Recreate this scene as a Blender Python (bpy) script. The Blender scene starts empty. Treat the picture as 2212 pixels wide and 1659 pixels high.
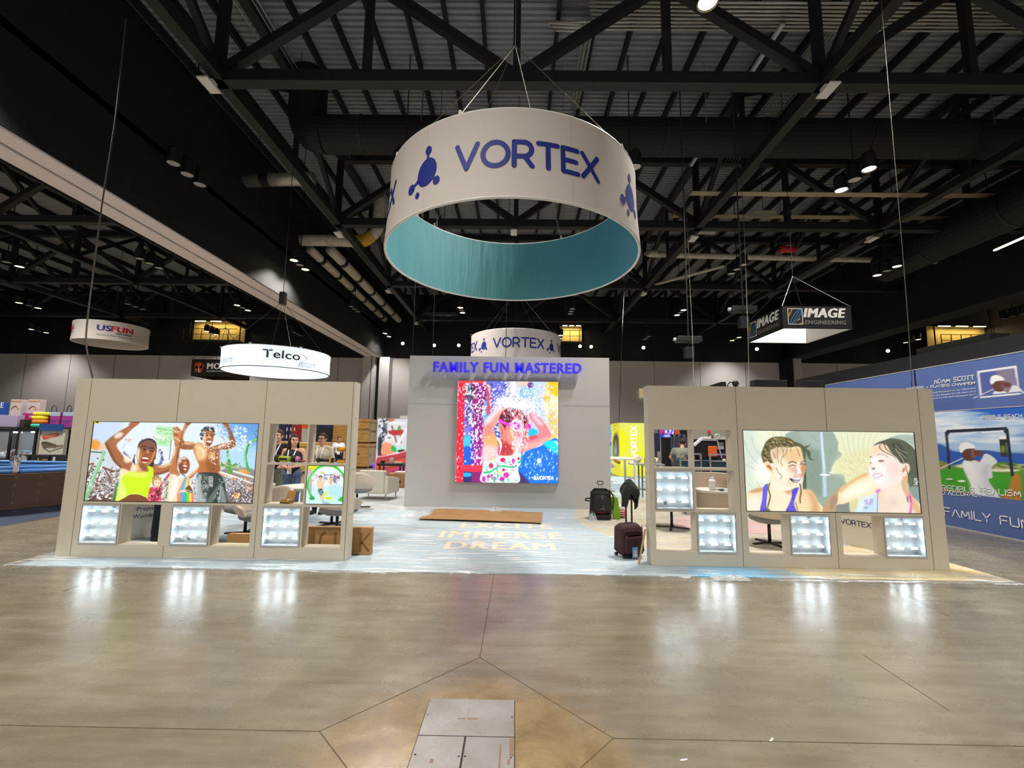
import bpy,bmesh,math,random
import numpy as np
from mathutils import Vector,Matrix
from mathutils.geometry import tessellate_polygon

S=bpy.context.scene
COL=S.collection
random.seed(7)

# ------------------------------------------------------------------ camera
FPX,PITCH,ROLL,YAW,EYE=966.75,0.1203,0.0135,0.0091,1.66
cy_,sy_=math.cos(YAW),math.sin(YAW)
FWD=Vector((-sy_*math.cos(PITCH),cy_*math.cos(PITCH),math.sin(PITCH)))
_r=Vector((cy_,sy_,0));_u=_r.cross(FWD)
RGT=math.cos(ROLL)*_r+math.sin(ROLL)*_u
UPV=-math.sin(ROLL)*_r+math.cos(ROLL)*_u
camd=bpy.data.cameras.new('camera');cam=bpy.data.objects.new('camera',camd);COL.objects.link(cam)
camd.sensor_width=36.0;camd.lens=FPX/2212*36.0;camd.clip_end=300;camd.clip_start=0.05
cam.matrix_world=Matrix(((RGT.x,UPV.x,-FWD.x,0),(RGT.y,UPV.y,-FWD.y,0),(RGT.z,UPV.z,-FWD.z,EYE),(0,0,0,1)))
S.camera=cam

# ------------------------------------------------------------------ world and exposure
S.view_settings.view_transform='Standard';S.view_settings.look='None'
S.view_settings.exposure=0.0;S.view_settings.gamma=1.0
try: S.view_settings.use_curve_mapping=False
except Exception: pass
wd=bpy.data.worlds.new('hall_fill_glow');S.world=wd;wd.use_nodes=True
wd.node_tree.nodes['Background'].inputs[0].default_value=(1.0,0.97,0.92,1)
wd.node_tree.nodes['Background'].inputs[1].default_value=0.5  # added even fill through the open rear, standing in for the unseen hall
try:
    S.cycles.use_denoising=True;S.cycles.max_bounces=6;S.cycles.diffuse_bounces=4;S.cycles.glossy_bounces=3
    S.cycles.transparent_max_bounces=12;S.cycles.sample_clamp_indirect=6.0;S.cycles.caustics_reflective=False;S.cycles.caustics_refractive=False
except Exception: pass

# ------------------------------------------------------------------ the lamps' grid (checkerboard of lit high-bay clusters)
LAMP_Z=11.3
LAMP_X=[-46.2,-37.7,-29.4,-21.1,-12.45,-4.25,4.15,12.45,20.87,29.45,37.55]
LAMP_Y=[-19.5,-10.7,-1.9,8.2,15.65,24.5,33.3,42.0]
LAMP_POWER=2650.0
def lamp_lit(i,j): return (i+j) % 2 == 1
def add_lamp_light(x,y,z,k=1.0):
    ld=bpy.data.lights.new('lamp_beam','SPOT');ld.energy=LAMP_POWER*k;ld.color=(1.0,0.94,0.85)
    ld.spot_size=math.radians(122);ld.spot_blend=0.7;ld.shadow_soft_size=0.16
    lo=bpy.data.objects.new('lamp_beam',ld);COL.objects.link(lo);lo.location=(x,y,z)
    return lo

# ------------------------------------------------------------------ helpers
def lin(c):
    c=c/255.0
    return c/12.92 if c <= 0.04045 else ((c+0.055)/1.055)**2.4
def L3(c): return (lin(c[0]),lin(c[1]),lin(c[2]),1.0)
MATS={}
def mat(name,c,rough=0.6,metal=0.0,emit=0.0,ecol=None,alpha=1.0,spec=0.5,bump=None,mottle=None,trans=0.0,coat=0.0):
    if name in MATS: return MATS[name]
    m=bpy.data.materials.new(name);m.use_nodes=True;nt=m.node_tree;b=nt.nodes['Principled BSDF']
    b.inputs['Base Color'].default_value=L3(c);b.inputs['Roughness'].default_value=rough;b.inputs['Metallic'].default_value=metal
    b.inputs['Specular IOR Level'].default_value=spec;b.inputs['Alpha'].default_value=alpha
    b.inputs['Transmission Weight'].default_value=trans;b.inputs['Coat Weight'].default_value=coat
    if emit: b.inputs['Emission Color'].default_value=L3(ecol or c);b.inputs['Emission Strength'].default_value=emit
    if mottle or bump:
        tc=nt.nodes.new('ShaderNodeTexCoord')
    if mottle:                                   # (second colour, scale, stretch xyz)
        c2,sc,st=mottle
        mp=nt.nodes.new('ShaderNodeMapping');mp.inputs['Scale'].default_value=st
        nz=nt.nodes.new('ShaderNodeTexNoise');nz.inputs['Scale'].default_value=sc;nz.inputs['Detail'].default_value=6
        rp=nt.nodes.new('ShaderNodeValToRGB');rp.color_ramp.elements[0].position=0.35;rp.color_ramp.elements[1].position=0.65
        rp.color_ramp.elements[0].color=L3(c);rp.color_ramp.elements[1].color=L3(c2)
        nt.links.new(tc.outputs['Object'],mp.inputs[0]);nt.links.new(mp.outputs[0],nz.inputs['Vector'])
        nt.links.new(nz.outputs['Fac'],rp.inputs[0]);nt.links.new(rp.outputs[0],b.inputs['Base Color'])
    if bump:                                     # (scale, strength, stretch xyz)
        sc,stg,st=bump
        mp2=nt.nodes.new('ShaderNodeMapping');mp2.inputs['Scale'].default_value=st
        n2=nt.nodes.new('ShaderNodeTexNoise');n2.inputs['Scale'].default_value=sc;n2.inputs['Detail'].default_value=4
        bp=nt.nodes.new('ShaderNodeBump');bp.inputs['Strength'].default_value=stg;bp.inputs['Distance'].default_value=0.02
        nt.links.new(tc.outputs['Object'],mp2.inputs[0]);nt.links.new(mp2.outputs[0],n2.inputs['Vector'])
        nt.links.new(n2.outputs['Fac'],bp.inputs['Height']);nt.links.new(bp.outputs[0],b.inputs['Normal'])
    MATS[name]=m
    return m

def ray(px,py): return RGT*((px - 1106)/FPX) - UPV*((py - 829.5)/FPX)+FWD
def at(px,py,X=None,Y=None,Z=None):
    d=ray(px,py);t=Y/d.y if Y is not None else ((Z - EYE)/d.z if Z is not None else X/d.x)
    return Vector((d.x*t,d.y*t,EYE+d.z*t))
def project(p):
    d=Vector(p) - Vector((0,0,EYE));z=d.dot(FWD)
    return (1106+FPX*d.dot(RGT)/z,829.5 - FPX*d.dot(UPV)/z)

class MB:
    """collects shapes and links them as ONE mesh"""
    def __init__(s): s.v=[];s.f=[];s.m=[]
    def add(s,vs,fs,m=0):
        o=len(s.v);s.v += [tuple(v) for v in vs];s.f += [tuple(i+o for i in f) for f in fs];s.m += [m]*len(fs);return s
    def quad(s,a,b,c,d,m=0): return s.add([a,b,c,d],[(0,1,2,3)],m)
    def box(s,x0,x1,y0,y1,z0,z1,m=0):
        return s.add([(x0,y0,z0),(x1,y0,z0),(x1,y1,z0),(x0,y1,z0),(x0,y0,z1),(x1,y0,z1),(x1,y1,z1),(x0,y1,z1)],
                     [(0,3,2,1),(4,5,6,7),(0,1,5,4),(1,2,6,5),(2,3,7,6),(3,0,4,7)],m)
    def obox(s,p0,p1,w,h,m=0,up=(0,0,1)):
        """bar from p0 to p1, w across, h along up"""
        p0=Vector(p0);p1=Vector(p1);d=(p1 - p0).normalized();u=Vector(up)
        if abs(d.dot(u))>0.98: u=Vector((0,1,0))
        a=d.cross(u).normalized();u=a.cross(d)
        vs=[]
        for p in (p0,p1):
            for i,j in ((-1,-1),(1,-1),(1,1),(-1,1)): vs.append(p+a*(i*w/2)+u*(j*h/2))
        return s.add(vs,[(0,1,2,3),(7,6,5,4),(0,4,5,1),(1,5,6,2),(2,6,7,3),(3,7,4,0)],m)
    def tube(s,pts,r,seg=8,m=0,cap=True,closed=False):
        pts=[Vector(p) for p in pts];n=len(pts)
        rs=r if isinstance(r,(list,tuple)) else [r]*n
        rings=[];prev=None
        for i,p in enumerate(pts):
            if closed: d=(pts[(i+1) % n] - pts[i - 1])
            else: d=(pts[min(i+1,n - 1)] - pts[max(i - 1,0)])
            d=d.normalized() if d.length>1e-9 else Vector((0,0,1))
            if prev is None:
                a=d.orthogonal().normalized()
            else:
                a=prev - d*prev.dot(d);a=a.normalized() if a.length>1e-6 else d.orthogonal().normalized()
            prev=a;b=d.cross(a)
            rings.append([p+(a*math.cos(t)+b*math.sin(t))*rs[i] for t in [2*math.pi*k/seg for k in range(seg)]])
        vs=[v for rg in rings for v in rg];fs=[]
        for i in range(n if closed else n - 1):
            j=(i+1) % n
            for k in range(seg):
                q=(k+1) % seg;fs.append((i*seg+k,i*seg+q,j*seg+q,j*seg+k))
        if cap and not closed: fs += [tuple(range(seg - 1,-1,-1)),tuple((n - 1)*seg+k for k in range(seg))]
        return s.add(vs,fs,m)
    def capsule(s,p0,p1,r0,r1,seg=14,m=0):
        p0=Vector(p0);p1=Vector(p1);d=(p1 - p0);l=d.length
        if l<1e-6: d=Vector((0,0,1));l=1e-6
        d=d/l;pts=[];rs=[]
        for k in range(0,5):
            t=math.pi/2*(1 - k/4);pts.append(p0 - d*r0*math.sin(t));rs.append(max(r0*math.cos(t),1e-4))
        for k in range(0,5):
            t=math.pi/2*k/4;pts.append(p1+d*r1*math.sin(t));rs.append(max(r1*math.cos(t),1e-4))
        return s.tube(pts,rs,seg,m)
    def ell(s,c,r,seg=18,rings=10,m=0,rot=None):
        c=Vector(c);vs=[];fs=[]
        for i in range(rings+1):
            t=math.pi*i/rings
            for k in range(seg):
                p=2*math.pi*k/seg
                v=Vector((r[0]*math.sin(t)*math.cos(p),r[1]*math.sin(t)*math.sin(p),r[2]*math.cos(t)))
                if rot: v=rot @ v
                vs.append(c+v)
        for i in range(rings):
            for k in range(seg):
                q=(k+1) % seg;fs.append((i*seg+k,(i+1)*seg+k,(i+1)*seg+q,i*seg+q))
        return s.add(vs,fs,m)
    def lathe(s,prof,c=(0,0,0),seg=32,m=0,sx=1,sy=1):
        vs=[];fs=[];n=len(prof)
        for (r,z) in prof:
            for k in range(seg):
                t=2*math.pi*k/seg;vs.append((c[0]+r*sx*math.cos(t),c[1]+r*sy*math.sin(t),c[2]+z))
        for i in range(n - 1):
            for k in range(seg):
                q=(k+1) % seg;fs.append((i*seg+k,i*seg+q,(i+1)*seg+q,(i+1)*seg+k))
        if prof[0][0]>1e-5: fs.append(tuple(range(seg - 1,-1,-1)))
        if prof[-1][0]>1e-5: fs.append(tuple((n - 1)*seg+k for k in range(seg)))
        return s.add(vs,fs,m)
    def prism(s,poly,f0,f1,m=0):
        """closed 2-D outline; f0/f1 map (a, b) to the two end faces"""
        n=len(poly);vs=[f0(*p) for p in poly]+[f1(*p) for p in poly]
        tr=tessellate_polygon([[Vector((p[0],p[1],0)) for p in poly]])
        fs=[tuple(t) for t in tr]+[tuple(i+n for i in reversed(t)) for t in tr]+[(i,(i+1) % n,(i+1) % n+n,i+n) for i in range(n)]
        return s.add(vs,fs,m)
    def flat(s,poly,f,m=0):
        tr=tessellate_polygon([[Vector((p[0],p[1],0)) for p in poly]])
        return s.add([f(*p) for p in poly],[tuple(t) for t in tr],m)
    def build(s,name,mats,parent=None,smooth=False,bevel=0.0,world=False,fixn=True,bseg=2):
        me=bpy.data.meshes.new(name)
        off=Vector(parent.location) if (world and parent) else Vector((0,0,0))
        me.from_pydata([tuple(Vector(v) - off) for v in s.v] if world else s.v,[],s.f)
        for mm in (mats if isinstance(mats,(list,tuple)) else [mats]): me.materials.append(mm)
        me.polygons.foreach_set('material_index',s.m)
        if smooth: me.polygons.foreach_set('use_smooth',[True]*len(me.polygons))
        me.update()
        if fixn:
            bm=bmesh.new();bm.from_mesh(me);bmesh.ops.recalc_face_normals(bm,faces=bm.faces);bm.to_mesh(me);bm.free()
        o=bpy.data.objects.new(name,me);COL.objects.link(o)
        if parent: o.parent=parent
        if bevel:
            md=o.modifiers.new('soft','BEVEL');md.width=bevel;md.segments=bseg;md.limit_method='ANGLE';md.angle_limit=0.6
        if smooth == 'auto':
            try:
                md=o.modifiers.new('ws','WEIGHTED_NORMAL')
            except Exception: pass
        return o

def tag(o,label=None,cat=None,group=None,kind=None):
    if label: o['label']=label
    if cat: o['category']=cat
    if group: o['group']=group
    if kind: o['kind']=kind
    return o
def thing(name,label,cat,loc=(0,0,0),rz=0.0,group=None):
    o=bpy.data.objects.new(name,None);COL.objects.link(o);o.location=loc;o.rotation_euler=(0,0,rz)
    o.empty_display_size=0.1
    return tag(o,label,cat,group)
def dup(root,loc,rz=None,label=None,group=None):
    r=root.copy();COL.objects.link(r);r.location=loc
    if rz is not None: r.rotation_euler=(0,0,rz)
    if label: r['label']=label
    if group: r['group']=group
    for ch in list(root.children):
        c=ch.copy();COL.objects.link(c);c.parent=r
        for g in list(ch.children):
            d=g.copy();COL.objects.link(d);d.parent=c
    return r
def struct(o): o['kind']='structure';return o

def smooth_closed(pts,n=5):
    P=[np.array(p,float) for p in pts];N=len(P);out=[]
    for i in range(N):
        p0,p1,p2,p3=P[i - 1],P[i],P[(i+1) % N],P[(i+2) % N]
        for k in range(n):
            t=k/n
            out.append(0.5*((2*p1)+(-p0+p2)*t+(2*p0 - 5*p1+4*p2 - p3)*t*t+(-p0+3*p1 - 3*p2+p3)*t**3))
    return out
def smooth_open(pts,n=5):
    P=[np.array(p,float) for p in pts];N=len(P);out=[]
    for i in range(N - 1):
        p0,p1,p2,p3=P[max(i - 1,0)],P[i],P[i+1],P[min(i+2,N - 1)]
        for k in range(n):
            t=k/n
            out.append(0.5*((2*p1)+(-p0+p2)*t+(2*p0 - 5*p1+4*p2 - p3)*t*t+(-p0+3*p1 - 3*p2+p3)*t**3))
    return out+[P[-1]]

# ---- lettering: a rounded stroke alphabet and the built-in font
def arc(cx,cy,rx,ry,a0,a1,n=14):
    return [(cx+rx*math.cos(math.radians(a0+(a1 - a0)*k/n)),cy+ry*math.sin(math.radians(a0+(a1 - a0)*k/n))) for k in range(n+1)]
GL={
 'V': (.86,[[(0,1),(.43,0),(.86,1)]]),'O': (1.0,[arc(.5,.5,.5,.5,0,360,28)]),
 'R': (.72,[[(0,0),(0,1),(.38,1)]+arc(.38,.7,.3,.3,90,-90)+[(0,.4)],[(.4,.4),(.7,0)]]),
 'T': (.78,[[(0,1),(.78,1)],[(.39,1),(.39,0)]]),'E': (.66,[[(.66,1),(0,1),(0,0),(.66,0)],[(0,.5),(.58,.5)]]),
 'X': (.78,[[(0,1),(.78,0)],[(.78,1),(0,0)]]),' ': (.45,[]),
}
TK={   # squared techno capitals, A without its bar
 'A': (.9,[[(0,0),(.45,1),(.9,0)]]),'B': (.85,[[(0,0),(0,1),(.78,1),(.78,.55),(.85,.5),(.85,0),(0,0)],[(0,.52),(.8,.52)]]),
 'C': (.85,[[(.85,1),(0,1),(0,0),(.85,0)]]),'D': (.85,[[(0,0),(0,1),(.7,1),(.85,.8),(.85,.2),(.7,0),(0,0)]]),
 'E': (.8,[[(.8,1),(0,1),(0,0),(.8,0)],[(0,.5),(.75,.5)]]),'F': (.8,[[(.8,1),(0,1),(0,0)],[(0,.5),(.7,.5)]]),
 'H': (.85,[[(0,0),(0,1)],[(.85,0),(.85,1)],[(0,.5),(.85,.5)]]),'I': (.02,[[(0.01,0),(.01,1)]]),
 'L': (.75,[[(0,1),(0,0),(.75,0)]]),'M': (1.0,[[(0,0),(.1,1),(.5,.15),(.9,1),(1,0)]]),
 'N': (.85,[[(0,0),(0,1),(.85,0),(.85,1)]]),'O': (.85,[[(0,0),(0,1),(.85,1),(.85,0),(0,0)]]),
 'P': (.85,[[(0,0),(0,1),(.85,1),(.85,.42),(0,.42)]]),'R': (.85,[[(0,0),(0,1),(.85,1),(.85,.45),(0,.45)],[(.4,.45),(.85,0)]]),
 'S': (.85,[[(.85,1),(0,1),(0,.52),(.85,.52),(.85,0),(0,0)]]),'T': (.8,[[(0,1),(.8,1)],[(.4,1),(.4,0)]]),
 'U': (.85,[[(0,1),(0,0),(.85,0),(.85,1)]]),'Y': (.85,[[(0,1),(.42,.45),(.85,1)],[(.42,.45),(.42,0)]]),
 'G': (.85,[[(.85,1),(0,1),(0,0),(.85,0),(.85,.5),(.5,.5)]]),'&': (.85,[[(.85,0),(.15,.8),(.3,1),(.5,.8),(0,.25),(.15,0),(.5,0),(.8,.4)]]),
 ' ': (.5,[]),'K': (.8,[[(0,0),(0,1)],[(.8,1),(0,.45)],[(.25,.6),(.8,0)]]),
}
def strokes(text,font,gap):
    x=0;out=[]
    for ch in text:
        w,ls=font[ch];out += [[(x+a,b) for a,b in l] for l in ls];x += w+gap
    return out,x - gap
def stroke_text(mb,text,font,gap,wt,f,m=0,sub=6):
    """rounded strokes wt thick, drawn flat through f(a, b); cap height 1"""
    ls,W=strokes(text,font,gap)
    for l in ls:
        for (a,b) in zip(l[:-1],l[1:]):
            d=np.array(b,float) - np.array(a,float);n=np.linalg.norm(d)
            if n<1e-6: continue
            d /= n;t=math.atan2(d[1],d[0]);k=max(1,int(n*sub)) if n>.3 else 1
            L_=[np.array(a)+d*n*i/k+np.array((-d[1],d[0]))*wt/2 for i in range(k+1)]
            R_=[np.array(a)+d*n*i/k - np.array((-d[1],d[0]))*wt/2 for i in range(k+1)]
            vs=[f(*p) for p in L_]+[f(*p) for p in R_]
            mb.add(vs,[(i,i+1,i+k+2,i+k+1) for i in range(k)],m)
            for c,s0 in ((a,t+math.pi/2),(b,t - math.pi/2)):
                pts=[f(*c)]+[f(c[0]+wt/2*math.cos(s0+math.pi*q/8),c[1]+wt/2*math.sin(s0+math.pi*q/8)) for q in range(9)]
                mb.add(pts,[(0,q,q+1) for q in range(1,9)],m)
    return W
def droplet_logo(mb,f,m=0):
    """round body with three beads on necks and one loose dot; body height about 1"""
    def blob(c,rx,ry,n=28,ang=0):
        pts=[(c[0]+rx*math.cos(t)*math.cos(ang) - ry*math.sin(t)*math.sin(ang),c[1]+rx*math.cos(t)*math.sin(ang)+ry*math.sin(t)*math.cos(ang)) for t in [2*math.pi*k/n for k in range(n)]]
        mb.add([f(*c)]+[f(*p) for p in pts],[(0,1+k,1+(k+1) % n) for k in range(n)],m)
    blob((0,0),.42,.5,ang=-.25)
    for c,r,w in (((.02,.78),.14,.09),((-.72,-.38),.17,.1),((.45,-.42),.14,.1)):
        blob(c,r,r*1.1)
        d=np.array(c)/np.hypot(*c);n=np.array((-d[1],d[0]));L=np.hypot(*c);pr=[]
        for k in range(9):
            t=.3+(L - .3)*k/8;e=abs(k - 4.6)/4.6;pr.append((t,w*.5+.14*e**2.2))
        for (t0,w0),(t1,w1) in zip(pr[:-1],pr[1:]):
            q=[d*t0+n*w0,d*t1+n*w1,d*t1 - n*w1,d*t0 - n*w0]
            mb.add([f(*p) for p in q],[(0,1,2,3)],m)
    blob((-.36,-.72),.1,.12)
def font_mesh(text,bold=0.0,extrude=0.0,shear=0.0,space=1.0,align='LEFT'):
    """built-in font, size 1 (capitals about .73 high); returns verts, faces"""
    cu=bpy.data.curves.new('t','FONT');cu.body=text;cu.offset=bold;cu.extrude=extrude;cu.shear=shear;cu.space_character=space
    cu.align_x=align;cu.resolution_u=3
    o=bpy.data.objects.new('t',cu);COL.objects.link(o)
    dg=bpy.context.evaluated_depsgraph_get();me=bpy.data.meshes.new_from_object(o.evaluated_get(dg))
    v=[tuple(x.co) for x in me.vertices];fs=[tuple(p.vertices) for p in me.polygons]
    bpy.data.objects.remove(o);bpy.data.curves.remove(cu);bpy.data.meshes.remove(me)
    return v,fs
def font_add(mb,text,f,m=0,width=None,height=None,fat=0.0,**kw):
    """f(a, b, c): a along the line from 0, b up, scaled to cap height or to a width"""
    v,fs=font_mesh(text,**kw)
    x0=min(p[0] for p in v);x1=max(p[0] for p in v);y0=min(p[1] for p in v);y1=max(p[1] for p in v)
    sx=width/(x1 - x0) if width else height/(y1 - y0)
    sy=height/(y1 - y0) if height else sx
    for n_,k in enumerate((-1,-.5,.5,1,0) if fat else (0,)):
        mb.add([f((p[0] - x0+k*fat)*sx,(p[1] - y0+(.4*fat if k in (-.5,.5) else 0)*(1 if k>0 else -1))*sy,p[2]+n_*.0006) for p in v],fs,m)

# ---- printed and lit pictures: drawn as shapes on the picture's own plane, kept as colours on a fine grid
class Picture:
    def __init__(s,P0,U,V,nx,ny,bg):
        s.P0,s.U,s.V,s.nx,s.ny=Vector(P0),Vector(U),Vector(V),nx,ny
        s.w,s.h=nx*2+2,ny*2+2
        s.img=np.empty((s.h,s.w,3));s.img[:]=np.array(bg)/255.0
        c=[project(s.P0+s.U*a+s.V*b) for a,b in ((0,0),(1,0),(1,1),(0,1))]
        A=[];B=[]
        for (x,y),(a,b) in zip(c,((0,0),(1,0),(1,1),(0,1))):
            A += [[x,y,1,0,0,0,-a*x,-a*y],[0,0,0,x,y,1,-b*x,-b*y]];B += [a,b]
        s.Hm=np.append(np.linalg.solve(np.array(A),np.array(B)),1).reshape(3,3)
        s.rs=np.random.RandomState(3);s.crop(0,0,1)
        s.yy,s.xx=np.mgrid[0:s.h,0:s.w]
    def crop(s,ox,oy,sc): s.ox,s.oy,s.sc=ox,oy,sc;return s
    def T(s,pts):
        p=np.array([(s.ox+x/s.sc,s.oy+y/s.sc,1) for x,y in pts]) @ s.Hm.T
        return np.stack([p[:,0]/p[:,2]*s.w,p[:,1]/p[:,2]*s.h],1)
    def k(s,d):       # a length in crop units, in grid units
        a=s.T([(0,0),(d,0)]);c=s.T([(800,800),(800+d,800)])
        return max(np.hypot(*(a[1] - a[0])),np.hypot(*(c[1] - c[0])))
    def mask(s,q):
        m=np.zeros((s.h,s.w));y0=max(int(q[:,1].min()),0);y1=min(int(q[:,1].max())+2,s.h)
        x0=max(int(q[:,0].min()),0);x1=min(int(q[:,0].max())+2,s.w)
        if y1 <= y0 or x1 <= x0: return m
        yy,xx=np.mgrid[y0:y1,x0:x1]+0.5;ins=np.zeros(yy.shape,bool);n=len(q)
        for i in range(n):
            ax,ay=q[i];bx,by=q[(i+1) % n]
            if ay == by: continue
            c=(ay>yy) != (by>yy);ins ^= c & (xx<(bx - ax)*(yy - ay)/(by - ay)+ax)
        m[y0:y1,x0:x1]=ins
        return m
    def blur(s,m,r):
        r=int(round(r))
        if r<1: return m
        for _ in range(2):
            for ax in (0,1):
                p=np.pad(m,[(r+1,r) if a == ax else (0,0) for a in (0,1)],mode='edge');c=np.cumsum(p,ax)
                n=m.shape[ax];hi=np.take(c,range(2*r+1,2*r+1+n),ax);lo=np.take(c,range(0,n),ax);m=(hi - lo)/(2*r+1)
        return m
    def put(s,m,c,a=1.0,c2=None,p0=None,p1=None):
        c=np.array(c)/255.0;m=(m*a)[...,None]
        if c2 is not None:
            q=s.T([p0,p1]);d=q[1] - q[0];t=np.clip(((s.xx - q[0][0])*d[0]+(s.yy - q[0][1])*d[1])/(d @ d),0,1)[...,None]
            c=c*(1 - t)+np.array(c2)/255.0*t
        s.img=s.img*(1 - m)+c*m
        return s
    def poly(s,pts,c,a=1.0,soft=0,sm=True,**kw):
        q=s.T(smooth_closed(pts) if sm else pts);m=s.mask(q)
        return s.put(s.blur(m,s.k(soft)) if soft else m,c,a,**kw)
    def oval(s,x,y,rx,ry,c,ang=0,a=1.0,soft=0,**kw):
        ca,sa=math.cos(math.radians(ang)),math.sin(math.radians(ang))
        return s.poly([(x+rx*math.cos(t)*ca - ry*math.sin(t)*sa,y+rx*math.cos(t)*sa+ry*math.sin(t)*ca) for t in [i*math.pi/9 for i in range(18)]],c,a,soft,False,**kw)
    def line(s,pts,w,c,a=1.0,soft=0,w2=None):
        P=smooth_open(pts) if len(pts)>2 else [np.array(p,float) for p in pts];n=len(P);Lp=[];Rp=[]
        for i,p in enumerate(P):
            d=P[min(i+1,n - 1)] - P[max(i - 1,0)];d=d/(np.hypot(*d)+1e-9);ww=(w+((w2 if w2 is not None else w) - w)*i/(n - 1))/2
            Lp.append(p+np.array((-d[1],d[0]))*ww);Rp.append(p - np.array((-d[1],d[0]))*ww)
        q=s.T(Lp+Rp[::-1]);m=s.mask(q)
        return s.put(s.blur(m,s.k(soft)) if soft else m,c,a)
    def dots(s,n,region,size,cols,ang=None,a=1.0,stretch=1.6):
        """scattered drops inside the outline region"""
        q=s.T(region);m=s.mask(q);R=np.array(region);x0,y0=R.min(0);x1,y1=R.max(0);k=0;tries=0
        while k<n and tries<n*12:
            tries += 1
            x=s.rs.uniform(x0,x1);y=s.rs.uniform(y0,y1);t=s.T([(x,y)])[0];i,j=int(t[1]),int(t[0])
            if not (0 <= i<s.h and 0 <= j<s.w) or m[i,j]<.5: continue
            k += 1;r=s.k(s.rs.uniform(*size));g=math.radians((ang if ang is not None else s.rs.uniform(0,180))+s.rs.uniform(-18,18))
            c=np.array(cols[s.rs.randint(len(cols))])/255.0;R2=int(r*stretch)+2
            ya,yb,xa,xb=max(i - R2,0),min(i+R2+1,s.h),max(j - R2,0),min(j+R2+1,s.w)
            dy,dx=np.mgrid[ya:yb,xa:xb];dx=dx - t[0];dy=dy - t[1]
            e=((dx*math.cos(g)+dy*math.sin(g))/(r*stretch))**2+((-dx*math.sin(g)+dy*math.cos(g))/r)**2
            mm=np.clip(1.4 - e,0,1)[...,None]*a;s.img[ya:yb,xa:xb]=s.img[ya:yb,xa:xb]*(1 - mm)+c*mm
        return s
    def grain(s,amount,sc=6,region=None):
        n=s.rs.rand(s.h // sc+3,s.w // sc+3);b=np.kron(n,np.ones((sc,sc)))[:s.h,:s.w];b=s.blur(b,sc // 2) - .5
        m=s.mask(s.T(region)) if region is not None else 1.0
        s.img=np.clip(s.img+(b*amount*m)[...,None],0,1);return s
    def build(s,name,parent,strength=1.0,lit=True,rough=0.5,world=True):
        nx,ny=s.nx,s.ny
        im=np.clip(s.img,0,1);im=(im[0:2*ny+1:2,0:2*nx+1:2]+im[1:2*ny+2:2,0:2*nx+1:2]+im[0:2*ny+1:2,1:2*nx+2:2]+im[1:2*ny+2:2,1:2*nx+2:2])/4
        li=np.where(im <= .04045,im/12.92,((im+.055)/1.055)**2.4)
        u,v=np.meshgrid(np.linspace(0,1,nx+1),np.linspace(0,1,ny+1))
        off=np.array(parent.location) if world else np.zeros(3)
        co=np.array(s.P0) - off+u[...,None]*np.array(s.U)+v[...,None]*np.array(s.V)
        me=bpy.data.meshes.new(name);nv=(nx+1)*(ny+1);nf=nx*ny
        me.vertices.add(nv);me.vertices.foreach_set('co',co.reshape(-1))
        i=(np.arange(ny)[:,None]*(nx+1)+np.arange(nx)[None,:]).reshape(-1)
        lp=np.stack([i,i+nx+1,i+nx+2,i+1],1).reshape(-1)
        me.loops.add(nf*4);me.loops.foreach_set('vertex_index',lp)
        me.polygons.add(nf);me.polygons.foreach_set('loop_start',np.arange(nf)*4)
        try: me.polygons.foreach_set('loop_total',np.full(nf,4))
        except Exception: pass
        me.update(calc_edges=True);me.validate()
        ca=me.color_attributes.new('ink','FLOAT_COLOR','POINT')
        ca.data.foreach_set('color',np.concatenate([li.reshape(-1,3),np.ones((nv,1))],1).reshape(-1))
        key='backlit_print_%.2f' % strength if lit else 'matt_print_%.2f' % rough
        if key in MATS: m=MATS[key]
        else:
            m=bpy.data.materials.new(key);m.use_nodes=True;nt=m.node_tree;b=nt.nodes['Principled BSDF']
            at_=nt.nodes.new('ShaderNodeAttribute');at_.attribute_name='ink'
            if lit:
                b.inputs['Base Color'].default_value=(.02,.02,.02,1);b.inputs['Roughness'].default_value=.5
                nt.links.new(at_.outputs['Color'],b.inputs['Emission Color']);b.inputs['Emission Strength'].default_value=strength
            else:
                nt.links.new(at_.outputs['Color'],b.inputs['Base Color']);b.inputs['Roughness'].default_value=rough
            MATS[key]=m
        me.materials.append(m)
        o=bpy.data.objects.new(name,me);COL.objects.link(o);o.parent=parent
        return o
# ------------------------------------------------------------------ materials of the hall
M_black=mat('black_paint',(17,17,18),.55)
M_blacker=mat('matt_black',(10,10,11),.75)
M_deck=mat('galvanised_deck',(150,153,162),.5,.1)
M_white=mat('white_laminate',(214,210,200),.45)
M_whitem=mat('white_metal',(228,228,228),.35)
M_steel=mat('brushed_steel',(176,176,180),.32,.85)
M_chrome=mat('chrome',(222,222,226),.12,1.0)
M_seam=mat('seam_shadow_gap',(66,62,56),.9)
M_conduit=mat('conduit_metal',(170,168,165),.38,.6)
M_card=mat('cardboard',(168,130,86),.85,mottle=((156,118,74),3,(1,1,6)))
M_blackpl=mat('black_plastic',(22,22,24),.4)
M_cream=mat('cream_leather',(214,206,190),.5)

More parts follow.
